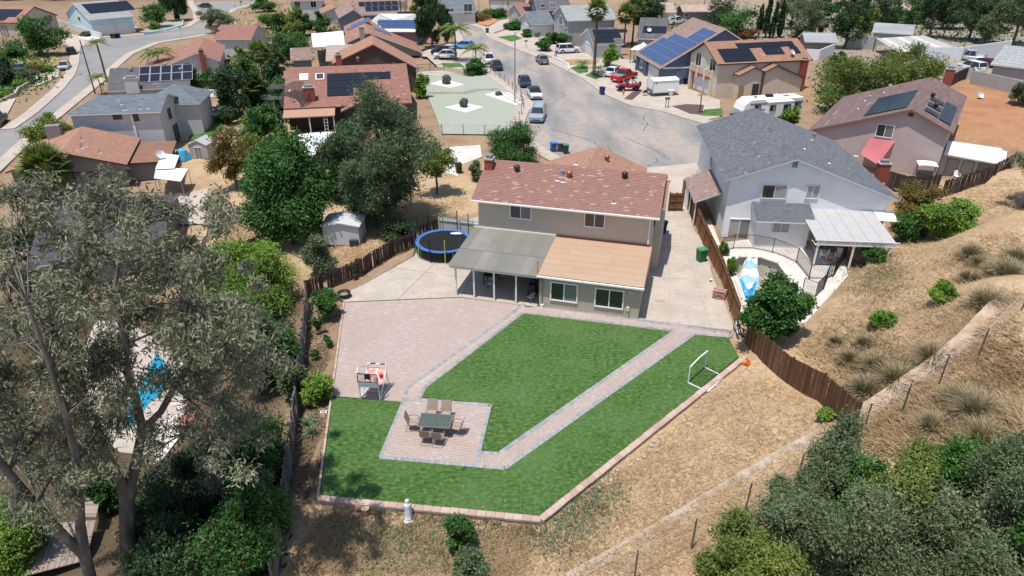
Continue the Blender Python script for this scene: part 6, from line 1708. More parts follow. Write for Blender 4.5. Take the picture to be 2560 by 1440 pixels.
 MB().bb(-.5, .5, -.5, .5, .7, .74).build('table_top', M['black'], t)
 for a in (-.44, .44):
  for b in (-.44, .44): MB().bb(a - .03, a + .03, b - .03, b + .03, 0, .7).build('leg', M['black'], t)
 def folding(px, py, rz, lb):
  c = at(px, py); t = thing('folding_chair', lb, 'chair', c, rz, 'folding chairs under the cover')
  MB().box((0, 0, .44), (.42, .4, .03)).build('seat', M['lamp_glass'], t)
  MB().box((0, -.22, .72), (.42, .03, .25)).build('backrest', M['grey'], t)
  for s in (-.2, .2):
   MB().tube([(s, -.24, .85), (s, .2, .0)], .014, 5).build('leg', M['dark'], t); MB().tube([(s, .15, .46), (s, -.22, .0)], .014, 5).build('leg', M['dark'], t)
 folding(1226, 722, 2.9, 'grey folding chair in front of the shaded black table')
 folding(1254, 700, 1.4, 'grey folding chair right of the shaded black table')
 folding(1327, 755, .6, 'grey folding chair at the front corner under the cover')
 c = at(1331, 735); t = thing('covered_grill', 'barbecue under a black cover against the extension wall', 'grill', c, -.26)
 MB().box((0, 0, .45), (.6, .9, .9), taper=.85).build('cover', M['dark'], t); MB().box((.05, .25, .98), (.4, .35, .2), taper=.7).build('lid_bulge', M['dark'], t)
 c = gpt(810, 1036); t = thing('concrete_block', 'small pale hollow block in the garden bed near the turf corner', 'block', c, .1)
 q = MB();
 for a in (-.15, .15): q.bb(a - .03, a + .03, -.1, .1, 0, .2)
 for b in (-.085, .085): q.bb(-.12, .12, b - .015, b + .015, 0, .2)
 q.build('block_shell', M['trim'], t)
 return bin_
bin_maker = small_props()
# ---------------------------------------------------------------- neighbouring yards, drives and pools
def sh(name, px, z, m, th=.06, base=.0): return sheet(name, ats(px, base + z), base + z, m, th)
def sheet_on(name, px, m, up=.03, n=1):
 """thin sheet that follows the ground: triangulated fan over surveyed points"""
 P = gline(px, up); mb = MB(); mb.face([tuple(p) for p in P]); return structure(name, mb, m)
M['gravel'] = mat('green_grey_gravel', (.33, .36, .29), .95, ramp=[(.3, (.25, .28, .22)), (.7, (.38, .41, .33))], noise=(6, 8), dirt=(.4, (.36, .36, .28), .5))
M['white_gravel'] = mat('white_gravel', (.72, .71, .69), .9, dirt=(5, (.55, .54, .52), .5))
M['mulch'] = mat('dark_mulch', (.1, .065, .06), .95, ramp=[(.3, (.07, .045, .04)), (.7, (.14, .095, .085))], noise=(8, 6))
M['rock'] = mat('dark_rock', (.06, .058, .055), .9, dirt=(3, (.12, .11, .1), .6), bump=(6, .05))
M['drygrass'] = mat('dry_lawn', (.36, .25, .11), .95, ramp=[(.3, (.27, .18, .08)), (.7, (.4, .29, .15))], noise=(1.5, 8), bump=(30, .05))
M['water'] = mat('pool_water', (.02, .26, .42), .08, spec=.5, bump=(3, .01))
M['brick_pave'] = mat('brick_paving', (.32, .12, .09), .9, ramp=[(.3, (.24, .09, .07)), (.7, (.38, .17, .13))], noise=(7, 5))
M['plank'] = mat('deck_plank', (.3, .24, .2), .85, ramp=[(.0, (.22, .17, .14)), (1.0, (.38, .31, .27))], rnd=True, dirt=(2, (.18, .14, .11), .4))
M['tarp'] = mat('blue_tarp', (.06, .34, .55), .55)
def rock(label, c, s, m='rock', group=None, sq=.7, name='boulder', cat='rock'):
 mb = MB(); n, k = 9, 6; ph = random.random() * 6
 rings = []
 for i in range(k + 1):
  t = math.pi * i / k; q = len(mb.v)
  for j in range(n):
   a = 6.2832 * j / n; r = s * (1 + .22 * math.sin(3 * a + ph + 2 * t) + random.uniform(-.1, .1)) * max(math.sin(t), .03)
   mb.v.append((r * math.cos(a), r * math.sin(a) * .85, -s * sq * math.cos(t) + s * sq * .7))
  rings.append(q)
 for i in range(k):
  for j in range(n): mb.f.append((rings[i] + j, rings[i] + (j + 1) % n, rings[i + 1] + (j + 1) % n, rings[i + 1] + j)); mb.r.append(.5); mb.m.append(0)
 o = mb.build(name, M[m], None, c, random.random() * 6); tag(o, label, cat, group); return o
def yards():
 sh('gravel_yard', [(1058,190),(1150,183),(1228,188),(1262,210),(1300,245),(1306,270),(1296,300),(1262,336),(1105,334),(1090,290),(1068,240)], .05, M['gravel'])
 for i, (d, rk) in enumerate((([(1075,209),(1110,198),(1160,211),(1126,219)], (1117, 209)), ([(1112,268),(1160,257),(1208,267),(1166,281)], (1160, 267)), ([(1212,236),(1245,228),(1282,232),(1304,258),(1290,262)], (1246, 238)))):
  sh('white_gravel_bed', d, .075, M['white_gravel'])
  p = at(*rk, .07); rock(('dark boulder on the upper white diamond of the gravel lot', 'square dark boulder on the lower white diamond', 'small dark boulder on the white corner bed by the lamp post')[i], p, (.85, .75, .6)[i], sq=(1.0, 1.0, .6)[i], group='dark boulders of the gravel lot')
 ln = ats([(1070,236),(1120,235),(1165,235),(1200,227),(1235,226),(1262,243),(1300,262)], 0)
 for off in (.0, .9):
  P = inset_line(ln, off); mb = MB()
  for a, b in zip(P, P[1:]): mb.bar((a[0], a[1], .1), (b[0], b[1], .1), .14, .12)
  structure('gravel_kerb', mb, M['sidewalk'])
 chainlink('chain_link_fence', 'chain link fence curving along the gravel lot pavement', ats([(1226,186),(1262,206),(1302,244),(1309,272),(1298,302),(1266,338),(1105,336)], .03), 1.2, 2.6, .3, .012)
 sh('concrete_pad', [(1064,372),(1200,362),(1205,392),(1150,412),(1145,440),(1065,415)], .0, M['concrete_white'], base=-.1)
 sh('front_paving', [(1385,150),(1462,190),(1520,232),(1585,258),(1660,272),(1758,300),(1800,292),(1800,250),(1720,222),(1722,196),(1655,170),(1590,168),(1585,150),(1490,140),(1400,118)], .11, M['sidewalk'], .15)
 sh('front_paving', [(1226,88),(1262,76),(1310,60),(1330,64),(1395,66),(1420,100),(1400,118),(1382,142),(1330,126),(1275,106)], .10, M['sidewalk'], .15)
 sh('front_paving', [(1216,70),(1250,50),(1300,42),(1300,56),(1262,72),(1226,84)], .11, M['sidewalk'], .15)
 sh('mulch_bed', [(1680,265),(1715,260),(1760,262),(1755,287),(1725,284)], .135, M['mulch']); sh('front_lawn', [(1752,288),(1760,274),(1806,270),(1806,290)], .14, M['turf2'])
 sh('mulch_bed', [(1560,247),(1580,230),(1608,224),(1600,233),(1580,250)], .135, M['mulch'])
 sh('front_lawn', [(1425,170),(1455,160),(1470,165),(1470,180),(1448,184)], .135, M['turf2']); sh('front_lawn', [(1462,188),(1480,180),(1508,190),(1490,199)], .135, M['turf2'])
 sh('dry_lawn', [(1408,150),(1450,148),(1500,150),(1490,160),(1425,162)], .135, M['drygrass'])
 sh('front_lawn', [(1242,92),(1288,87),(1305,96),(1280,104)], .125, M['turf2']); sh('front_lawn', [(1235,42),(1268,36),(1268,46),(1240,50)], .13, M['turf2'])
 sh('terracotta_bed', [(1160,52),(1215,40),(1250,50),(1220,64),(1170,56)], .125, mat('terracotta_gravel', (.42, .22, .12), .95))
 sh('front_paving', [(1055,140),(1160,150),(1195,148),(1160,108),(1110,108),(1060,128)], .08, M['sidewalk'], .12); sh('front_lawn', [(1102,157),(1150,158),(1160,166),(1112,170)], .1, M['turf2'])
 sh('brick_path', [(1040,186),(1160,192),(1226,186),(1200,178),(1060,172)], .02, M['sidewalk'])
 sh('front_paving', [(1055,130),(1100,172),(1160,186),(1205,176),(1190,150),(1100,150)], .06, M['sidewalk'])
 sh('front_paving', [(155,80),(222,95),(226,112),(180,118),(160,110)], .12, M['sidewalk'], base=Z_L); sh('front_paving', [(262,85),(345,76),(342,66),(255,72)], .12, M['sidewalk'], base=Z_L)
 sh('white_bed', [(190,92),(250,82),(252,96),(225,101)], .135, M['white_gravel'], base=Z_L); sh('garden_bed', [(350,80),(400,58),(455,50),(456,66),(410,78)], .13, M['gravel'], base=Z_L)
 sh('dry_lawn', [(25,150),(90,128),(145,138),(150,158),(120,172),(40,160)], .13, M['drygrass'], base=Z_L); sh('front_lawn', [(-20,205),(35,202),(30,222),(-20,228)], .13, M['turf2'], base=Z_L)
 sh('front_paving', [(80,180),(150,172),(150,190),(90,215)], .125, M['sidewalk'], base=Z_L); sh('front_paving', [(-60,260),(40,245),(0,318),(-60,360)], .12, M['sidewalk'], base=Z_L)
 sh('dry_lawn', [(598,74),(610,30),(660,24),(680,40),(640,76)], .12, M['drygrass'], base=Z_L)
 sheet_on('back_lawn', [(470,352),(482,318),(515,300),(566,290),(556,320),(525,350)], M['turf2'], .1)
 sheet_on('side_yard', [(430,352),(470,352),(480,318),(445,300),(420,310)], M['sidewalk'], .08)
 sheet_on('side_yard', [(425,492),(520,470),(512,560),(440,560)], M['sidewalk'], .08)
 sheet_on('back_lawn', [(18,578),(84,566),(84,590),(22,600)], M['turf2'], .12)
 f, t, D = MF; w = t[2]
 def lsheet(name, pts, z, m): sheet(name, [f.world((a, b, 0)) for a, b in pts], z, m)
 lsheet('artificial_lawn', [(w + .6, -1.5), (w + 6.5, -2.5), (w + 7.5, 5), (w + .6, 5)], .25, M['turf2'])
 lsheet('concrete_pad', [(w - .2, -4.6), (w + 3.4, -2.9), (w + .7, -.9), (w - .2, -.9)], .27, M['concrete'])
 P = [(1826,655),(1846,641),(1903,643),(1948,658),(1975,697),(1998,738),(1960,800),(1872,800),(1851,727),(1838,690)]
 O = [(1796,655),(1806,612),(1910,596),(2000,622),(2052,664),(2066,735),(2010,812),(1858,812),(1843,740),(1812,690)]
 O2 = [(1796,655),(1806,606),(1910,594),(1990,600),(2110,640),(2120,690),(2010,812),(1858,812),(1843,740),(1812,690)]
 Pi, Oi = ats(P, .06), ats(O2, .06)
 mb = MB(); n = len(P)
 for i in range(n):
  j = (i + 1) % n
  mb.face([Oi[i], Oi[j], Pi[j], Pi[i]]); mb.face([Pi[i], Pi[j], Pi[j] - Vector((0, 0, 1.7)), Pi[i] - Vector((0, 0, 1.7))])
 d = structure('pool_deck', mb, M['concrete_white'])
 mb = MB()
 for i in range(n):
  a, b = Pi[i], Pi[(i + 1) % n]; mb.bar(a + Vector((0, 0, .03)), b + Vector((0, 0, .03)), .32, .09)
 structure('pool_coping', mb, M['concrete_white'])
 mb = MB(); mb.face([p - Vector((0, 0, 1.5)) for p in Pi]); structure('pool_floor', mb, mat('stained_plaster', (.33, .28, .16), .8, ramp=[(.35, (.16, .13, .05)), (.6, (.45, .41, .3))], noise=(.7, 5)))
 def cloth(name, label, px, zf, m, n=14, wob=.18, cat='pool cover'):
  A, B, C, D_ = ats(px, 0); mb = MB()
  def q(u, v):
   p = A.lerp(B, u).lerp(D_.lerp(C, u), v); p.z = zf(u, v) + wob * math.sin(u * 9 + v * 5) * math.sin(v * 7 + 1); return p
  for i in range(n):
   for j in range(n):
    col = 0
    mb.face([q(i / n, j / n), q((i + 1) / n, j / n), q((i + 1) / n, (j + 1) / n), q(i / n, (j + 1) / n)], m=(1 if (j * 5 // n) % 2 == 1 else 0) if len(m) > 1 else 0)
  o = mb.build(name, m, smooth=False); tag(o, label, cat); return o
 cloth('pool_cover', 'sagging white and pale blue striped cover over the drained pool', [(1838,712),(1905,712),(1892,648),(1862,648)], lambda u, v: -.75 + .75 * v + .25 * math.sin(math.pi * u), [M['white'], mat('faded_blue', (.3, .48, .56), .7)])
 cloth('blue_tarp', 'crumpled turquoise tarp at the near end of the drained pool', [(1842,728),(1886,738),(1893,703),(1838,694)], lambda u, v: -.35 + .15 * math.sin(8 * u), [M['tarp']], 12, .22, 'tarp')
 cloth('fallen_cover', 'long white strip of fallen cover along the pool side', [(1955,715),(1978,742),(1930,694),(1893,664)], lambda u, v: -.5, [M['white']], 10, .2, 'cover')
 g = thing('pool_bench', 'pale plaster seat block inside the drained pool', 'bench', at(1920, 672, -1.4)); MB().box((0, 0, .45), (2.2, .9, .9), -.25).build('seat_block', M['concrete_white'], g); MB().box((0, 0, .93), (2.3, 1.0, .06), -.25).build('seat_cap', M['white'], g)
 picket_fence('iron_fence', 'curved black iron picket fence around the drained pool', ats([(1797,650),(1803,632),(1833,622),(1880,622),(1930,632),(1960,643),(1990,657),(2022,697)], .06) , 1.25)
 picket_fence('iron_fence', 'straight black iron picket fence in front of the white lattice patio', ats([(2022,698),(2058,698),(2082,692),(2112,645)], .06), 1.25)
 picket_fence('iron_fence', 'black iron fence arcing round the low end of the pool deck', gline([(2000,752),(2035,748),(2056,728),(2066,700),(2085,690)], .1), 1.25)
 sh('patio_floor', [(1998,615),(2200,600),(2215,560),(2010,560)], .045, M['concrete'])
 sh('side_strip', [(1756,560),(1796,650),(1812,640),(1775,545)], .03, M['concrete_white'])
 def plastic_chair(c, rz, lb):
  t = thing('plastic_chair', lb, 'chair', c, rz, 'white plastic garden chairs')
  MB().box((0, 0, .42), (.48, .46, .04)).build('seat', M['pure_white'], t)
  b = MB();
  for i in range(7):
   a = -.6 + .2 * i; b.bar((.26 * math.sin(a), -.22 - .05 * math.cos(a), .42), (.3 * math.sin(a), -.36, .85 + .1 * math.cos(a * 2)), .05, .02)
  b.build('backrest', M['pure_white'], t)
  for x in (-.24, .24):
   MB().bar((x, -.25, .64), (x, .22, .64), .05, .03).build('armrest', M['pure_white'], t)
   for y in (-.24, .22): MB().bar((x, y, 0), (x * .95, y * .95, .64 if y > 0 else .45), .05).build('leg', M['pure_white'], t)
 plastic_chair(at(2056, 648, .05), 1.2, 'white plastic chair under the lattice patio, on the left'); plastic_chair(at(2093, 650, .05), 2.6, 'white plastic chair under the lattice patio, on the right')
 plastic_chair(f.world((w + 2.7, -1.0, .26)), .9, 'white plastic chair standing on the green mat by the sun room')
 for i, x in enumerate((1.4, 3.3)): plastic_chair(f.world((w + x, .9, .26)), 3.1, ('white slatted chair left of the sun room door', 'white slatted chair right of the sun room door')[i])
 q = at(2072, 652, .05); t = thing('stool', 'small terracotta side table between the two white chairs', 'side table', q); MB().lathe([(.22, 0), (.25, .35), (.25, .4), (.02, .4)], n=10).build('drum', mat('terracotta', (.4, .17, .08), .8), t); MB().lathe([(.27, .4), (.27, .43)], n=10).build('top', M['cream'], t)
 q = at(2306, 452, .1); t = thing('swing_seat', 'garden swing seat under a white canopy by the mauve wall', 'swing seat', q, -.3)
 cn = MB(); N = 8
 for i in range(N):
  a, b = -.9 + 1.8 * i / N, -.9 + 1.8 * (i + 1) / N
  cn.slab([(a, -.65, 1.85 - .1 * a * a), (b, -.65, 1.85 - .1 * b * b), (b, .65, 1.95 - .1 * b * b), (a, .65, 1.95 - .1 * a * a)], .04)
 cn.build('canopy', M['pure_white'], t)
 for x in (-.85, .85):
  for y in (-.6, .6): MB().bar((x, y, 0), (x, 0, 1.85), .05).build('leg', M['dark'], t)
 MB().box((0, 0, .5), (1.5, .5, .08)).build('seat', M['grey'], t); MB().box((0, .25, .8), (1.5, .06, .5)).build('backrest', M['grey'], t)
 q = f.world((w + 4.3, -.6, .26)); t = thing('off_road_buggy', 'black roll cage buggy parked on the green mat behind the fence', 'buggy', q, f.a + .4)
 for x in (-.6, .6):
  for y in (-.9, .9):
   wl = MB().lathe([(.3, -.12), (.32, 0), (.3, .12)], n=12).build('wheel', M['tyre'], t, (x, y, .32)); wl.rotation_euler = (0, math.pi / 2, 0)
 MB().box((0, 0, .55), (.95, 1.7, .4), taper=.85).build('body', M['dark'], t)
 cg = MB(); pts = [(-.5, -.6, .7), (-.45, -.3, 1.5), (-.45, .6, 1.5), (-.5, .85, .7)]
 for s in (-1, 1): cg.tube([(p[0] * s, p[1], p[2]) for p in pts], .03, 6)
 for y in (-.3, .6): cg.tube([(-.45, y, 1.5), (.45, y, 1.5)], .03, 6)
 cg.build('roll_cage', M['black'], t); MB().box((0, .15, .8), (.7, .45, .3)).build('seat', M['mulch'], t)
 q = gpt(2446, 248); t = thing('satellite_dish', 'small white satellite dish standing on the red soil bank', 'satellite dish', q); dish(t, (0, 0, 0), .5, .3)
 Z = -4.9
 sh('pool_terrace', [(240,800),(330,810),(470,900),(480,1040),(400,1140),(300,1130),(240,1080),(200,900)], .0, M['sidewalk'], .1, base=Z)
 sh('pool_water', [(392,880),(412,905),(430,935),(424,965),(400,985),(370,1010),(340,1060),(310,1070),(300,1040),(325,1000),(355,960),(375,915)], .03, M['water'], .02, base=Z)
 sh('brick_terrace', [(470,990),(500,1000),(470,1090),(430,1140),(410,1130),(440,1060)], .03, M['brick_pave'], base=Z); sh('stepping_path', [(430,985),(470,985),(440,1070),(405,1130),(385,1120)], .02, M['sidewalk'], base=Z)
 for k, (px, py) in enumerate(((462,1000),(455,1020),(448,1040),(440,1062),(430,1085),(420,1105),(440,1010),(430,1050))):
  q = at(px, py, Z); o = MB().box((0, 0, .03), (.55, .4, .08)).build('stepping_stone', M['concrete_white'], None, q, .4); tag(o, 'pale square stepping stone beside the left pool', 'stone', 'stepping stones by the left pool')
 t = thing('timber_deck', 'pale plank deck and ramp below the gum tree', 'deck', at(232, 1240, -3.8))
 o = at(232, 1240, -3.8); A, B, C, D_ = [at(*p, -3.3) - o for p in ((205,1292),(240,1292),(262,1192),(225,1192))]
 for i in range(22):
  p0, p1, q0, q1 = A.lerp(D_, i / 22), A.lerp(D_, (i + .93) / 22), B.lerp(C, i / 22), B.lerp(C, (i + .93) / 22)
  MB().slab([p0, q0, q1, p1], .05, r=random.random()).build('plank', M['plank'], t)
 A, B, C, D_ = [at(*p, -3.6) - o for p in ((60,1440),(215,1400),(240,1300),(110,1310))]
 for i in range(26):
  p0, p1, q0, q1 = A.lerp(B, i / 26), A.lerp(B, (i + .94) / 26), D_.lerp(C, i / 26), D_.lerp(C, (i + .94) / 26)
  MB().slab([p0, p1, q1, q0], .05, r=random.random()).build('plank', M['plank'], t)
 q = at(385, 1190, -5.0); t = thing('garden_stair', 'pale garden stair with dark timber railing under the gum tree', 'stair', q, -.5)
 for k in range(8): MB().bb(-.6, .6, k * .3, k * .3 + .32, -.1, .15 + k * .16).build('step', M['concrete_white'], t)
 for x in (.68, 1.9):
  MB().bar((x, 0, 1.0), (x, 2.5, 2.2), .08, r=.2).build('handrail', M['old_wood'], t); MB().bar((x, 0, .25), (x, 2.5, 1.45), .08, r=.2).build('handrail', M['old_wood'], t)
  for k in range(9): MB().bar((x, k * .31, .1 + k * .15), (x, k * .31, 1.0 + k * .15), .06, r=.3).build('baluster', M['old_wood'], t)
 for k in range(4): MB().bb(.7, 1.9, k * .6, k * .6 + .55, .3 + k * .25, .36 + k * .25, r=.8).build('landing_board', M['brick_pave'], t)
 q = at(415, 400, -3.4); t = thing('shade_canopy', 'white tilted canopy beside the tan orange roof', 'canopy', q)
 P = [at(*p, -1.2) - q for p in ((388,422),(436,420),(448,388),(405,383))]; MB().slab(P, .06).build('canopy_sheet', M['pure_white'], t)
 P2 = [at(*p, -1.4) - q for p in ((385,445),(452,453),(470,422),(390,418))]; MB().slab(P2, .06).build('canopy_sheet', M['pure_white'], t)
 for p in P + P2: MB().bar((p.x, p.y, -.3), tuple(p), .05).build('pole', M['steel'], t)
 q = gpt(458, 398); t = thing('tarped_pile', 'pile covered by a bright blue tarp next to the grey shed', 'tarp', q)
 mb = MB(); N = 12
 for i in range(N):
  a, b = 6.283 * i / N, 6.283 * (i + 1) / N; r = lambda x: 1 + .18 * math.sin(3 * x)
  mb.face([(1.1 * r(a) * math.cos(a), .9 * r(a) * math.sin(a), 0), (1.1 * r(b) * math.cos(b), .9 * r(b) * math.sin(b), 0), (.6 * r(b + .5) * math.cos(b), .5 * math.sin(b), 1.2), (.6 * r(a + .5) * math.cos(a), .5 * math.sin(a), 1.2)]); mb.face([(.6 * r(a + .5) * math.cos(a), .5 * math.sin(a), 1.2), (.6 * r(b + .5) * math.cos(b), .5 * math.sin(b), 1.2), (0, 0, 1.5)])
 mb.build('tarp', M['tarp'], t)
 def shed(label, px, base, rz, w, d, hgt, rise, wall, roof, name='garden_shed', rib=True, axis='x'):
  t = thing(name, label, 'shed', at(px[0], px[1], base), rz)
  gable(t, axis, (-.1, (d if axis == 'x' else w) / 2, (d if axis == 'x' else w) + .1), (hgt, hgt + rise, hgt), -.1, (w if axis == 'x' else d) + .1, .1, wall, None, 'trim', roofm=roof, th=.06)
  window(t, w * .5, .0, .05, w * .35, hgt * .8, 0, 'trim', 'grey', None, 1, .05, name='shed_door')
  return t
 M['shed_metal'] = mat('white_ribbed_steel', (.62, .63, .65), .5, .1, wave=(7, (.5, .51, .53), 0, .25))
 shed('grey garden shed with pale gable roof beside the blue tarp', (478, 398), -3.2, -.1, 2.4, 2.4, 1.9, .6, 'grey', 'white_metal', axis='y')
 t = thing('garden_shed', 'white ribbed metal shed half buried in the dry bank', 'shed', at(812, 612, -.4), R(-2))
 gable(t, 'y', (-.15, 1.5, 3.15), (1.75, 2.05, 1.75), -.15, 2.6, .15, 'shed_metal', None, 'trim', roofm='shed_metal', th=.05)
 MB().bb(2.2, 2.9, -.3, -.02, 0, .55).build('storage_box', M['dark'], t)
 q = at(462, 318, -3.0); t = thing('raised_deck', 'raised deck with loungers and stair behind the two storey grey house', 'deck', q, R(8))
 MB().bb(0, 6.2, 0, 5.0, 1.55, 1.7).build('deck_floor', M['sidewalk'], t)
 for x in (.1, 3, 6.1):
  for y in (.1, 4.9): MB().bb(x - .07, x + .07, y - .07, y + .07, 0, 1.55).build('post', M['dark'], t)
 for k in range(7): MB().bb(-1.1, -.05, -.25 * k + 1.3, -.25 * k + 1.6, 1.5 - .22 * k - .06, 1.5 - .22 * k).build('stair_tread', M['pure_white'], t)
 for x in (.8, 2.6, 4.4): MB().box((x + .4, 1.6, 2.0), (1.2, 1.2, .6)).build('lounge_seat', M['grey'], t);
 MB().bar((0, 0, 2.6), (6.2, 0, 2.6), .05).build('deck_rail', M['dark'], t)
 sl = MB(); N = 8
 for i in range(N): a, b = -.4 + 7 * i / N, -.4 + 7 * (i + 1) / N; sl.slab([(a, 3.0, 3.9 - .4 * math.sin(math.pi * i / N)), (b, 3.0, 3.9 - .4 * math.sin(math.pi * (i + 1) / N)), (b, 6.0, 4.3 - .3 * math.sin(math.pi * (i + 1) / N)), (a, 6.0, 4.3 - .3 * math.sin(math.pi * i / N))], .02)
 sl.build('shade_sail', M['white_metal'], t)
 for x in (-.3, 6.5): MB().bar((x, 3.0, 0), (x, 3.0, 3.9), .08).build('sail_post', M['dark'], t)
 q = at(1605, 155, .1); t = thing('gazebo', 'cream hip roofed gazebo between the taupe and blue houses', 'gazebo', q, -.35)
 pts = [(-2, -2, 2.4), (2, -2, 2.4), (2, 2, 2.4), (-2, 2, 2.4)]; ap = (0, 0, 3.3); mb = MB()
 for i in range(4): mb.face([pts[i], pts[(i + 1) % 4], ap])
 mb.build('canopy', M['white'], t); MB().lathe([(.5, 3.2), (.02, 3.5)], n=4).build('vent_cap', M['white'], t)
 for p in pts: MB().bb(p[0] * .95 - .06, p[0] * .95 + .06, p[1] * .95 - .06, p[1] * .95 + .06, 0, 2.4).build('post', M['dark'], t)
 q = at(705, 380, -.8); t = thing('tv_antenna', 'thin old television antenna on a mast among the leafy trees', 'antenna', q)
 MB().tube([(0, 0, 0), (0, 0, 6.6)], .03, 6).build('mast', M['steel'], t); a = MB(); a.bar((-.1, -.6, 6.3), (.1, .9, 6.4), .03)
 for k in range(6): a.bar((-1.1 + .05 * k, -.5 + .28 * k, 6.35), (1.1 - .05 * k, -.5 + .28 * k, 6.35), .02)
 a.build('element', M['steel'], t)
 t = thing('patio_cover', 'stained white flat roof beside the dish house and ladder', 'patio cover', at(740, 362, -.6)); o = at(740, 362, -.6)
 for i, P in enumerate((((730,340),(775,332),(800,358),(745,372)), ((775,332),(840,328),(838,352),(800,358)), ((745,372),(800,358),(790,385),(750,390)))): MB().slab([at(*p, 1.5 - .06 * i) - o for p in P], .08).build('roof_panel', M['white'], t)
 for p in ((735,345),(838,335),(790,384)): r = at(*p, 1.4) - o; MB().bar((r.x, r.y, 0), (r.x, r.y, r.z - .02), .08).build('post', M['dark'], t)
yards()
# ---------------------------------------------------------------- vehicles
_cm = {}
def paint(name, c):
 if name not in _cm:
  m = mat('paint_' + name, c, .32, .1, spec=.6)
  _cm[name] = m
 return _cm[name]
SHAPES = {  # length, width, wheelbase offsets, hood z, roof z, windscreen base/top, roof end, back glass base, deck z, nose z
 'sedan': dict(L=4.75, W=1.82, H=1.45, belt=.92, hood=.86, deck=.98, ws=(1.05, .25), rs=(-1.05, -1.75), r=.33, wb=(1.42, -1.4)),
 'hatch': dict(L=4.6, W=1.85, H=1.6, belt=1.0, hood=.92, deck=1.12, ws=(1.25, .35), rs=(-1.3, -2.1), r=.35, wb=(1.42, -1.4)),
 'suv': dict(L=4.85, W=1.92, H=1.76, belt=1.08, hood=1.06, deck=1.1, ws=(1.1, .55), rs=(-2.0, -2.32), r=.38, wb=(1.45, -1.45)),
 'pickup': dict(L=5.8, W=1.98, H=1.85, belt=1.12, hood=1.1, deck=1.08, ws=(1.0, .45), rs=(-.85, -1.0), r=.41, wb=(1.85, -1.75)),
}
def car(kind, col, label, c, rz, s=1.0, bed_cover=None, rack=False, camper=None, group='parked vehicles', name='parked_car', cat='car', roof_col=None, glass='car_glass'):
 k = SHAPES[kind]; L, Wd, H = k['L'] / 2, k['W'] / 2, k['H']; bz = .28
 t = thing(name, label, cat, c, rz, group); t.scale = (s, s, s)
 pm = paint(*col)
 belt, hood, deck = k['belt'], k['hood'], k['deck']
 r = k['r']; wb = k['wb']
 def arch(cx, n=7): return [(cx + (r + .07) * math.cos(math.pi * i / n), r + (r + .07) * math.sin(math.pi * i / n)) for i in range(n, -1, -1)]
 low = [(-L + .1, bz)] + [(x, max(bz, z)) for x, z in arch(wb[1])] + [(x, max(bz, z)) for x, z in arch(wb[0])] + [(L - .12, bz)]
 top = [(L, .48), (L - .03, hood * .82), (L - .3, hood * .95), (k['ws'][0], hood), (k['ws'][0] - .1, belt), (k['rs'][1] + .05, max(belt, deck * .97)), (-L + .12, deck), (-L + .01, deck * .8), (-L, .5)]
 out = low + top; n = len(out)
 mb = MB()
 def yy(z, x):
  y = Wd * (1 - .10 * max(0, (z - .75) / .5));
  if abs(x) > L - .5: y *= 1 - .16 * ((abs(x) - (L - .5)) / .5) ** 2
  return y
 for sg in (-1, 1):
  for x, z in out: mb.v.append((x, sg * yy(z, x), z))
 for i in range(n):
  j = (i + 1) % n; mb.f.append((i, j, n + j, n + i)); mb.r.append(.5); mb.m.append(0)
 mb.f.append(tuple(range(n - 1, -1, -1))); mb.f.append(tuple(range(n, 2 * n))); mb.r += [.5, .5]; mb.m += [0, 0]
 mb.build('body', pm, t)
 def cab(x0, x1, x2, x3, zb, zt, wb_, wt):
  # base front x0, top front x1, top rear x2, base rear x3
  P = [(x0, -wb_, zb), (x1, -wt, zt), (x2, -wt, zt), (x3, -wb_, zb), (x0, wb_, zb), (x1, wt, zt), (x2, wt, zt), (x3, wb_, zb)]
  return [Vector(p) for p in P]
 P = cab(k['ws'][0] + .02, k['ws'][1], k['rs'][0], k['rs'][1], belt - .02, H, Wd * .93, Wd * .74)
 rf = MB();
 a, b, c_, d = P[1], P[5], P[6], P[2]
 rf.slab([a + Vector((.06, 0, .0)), d + Vector((-.06, 0, 0)), c_ + Vector((-.06, 0, 0)), b + Vector((.06, 0, 0))], .06)
 for q0, q1 in ((0, 1), (4, 5), (3, 2), (7, 6)): rf.bar(P[q0], P[q1], .07)
 for sg in (0, 4):
  m0 = P[0 + sg].lerp(P[3 + sg], .47); m1 = P[1 + sg].lerp(P[2 + sg], .47); rf.bar(m0, m1, .06)
 rf.build('roof', paint(*(roof_col or col)), t)
 def pane(nm, idx, inset=.03):
  q = [P[i] for i in idx]; ce = sum(q, Vector()) / 4; nn = (q[1] - q[0]).cross(q[3] - q[0]).normalized()
  if nn.dot(ce - Vector((0, 0, 1.0))) < 0: nn = -nn
  g = MB(); g.face([p.lerp(ce, inset) + nn * .004 for p in q]); g.face([p.lerp(ce, inset) - nn * .02 for p in q][::-1]); g.build(nm, M[glass], t)
 pane('windscreen', (0, 4, 5, 1)); pane('rear_window', (3, 2, 6, 7)); pane('side_window', (0, 1, 2, 3)); pane('side_window', (4, 7, 6, 5))
 for x in wb:
  for sg in (-1, 1):
   w = MB().lathe([(r * .8, -.11), (r, -.09), (r, .09), (r * .8, .11)], n=16).build('wheel', M['tyre'], t, (x, sg * (Wd - .11), r)); w.rotation_euler = (math.pi / 2, 0, 0)
   rm = MB().lathe([(r * .66, -.118), (r * .66, .118)], n=10).build('rim', M['rim'], w)
 for sg in (-1, 1):
  MB().box((L - .13, sg * Wd * .62, hood * .74), (.2, .36, .13)).build('headlight', M['lamp_glass'], t)
  MB().box((-L + .08, sg * Wd * .66, deck * .82), (.16, .34, .14)).build('tail_light', M['tail'], t)
  MB().box((k['ws'][0] - .15, sg * (Wd + .08), belt + .05), (.14, .16, .12)).build('mirror', pm, t)
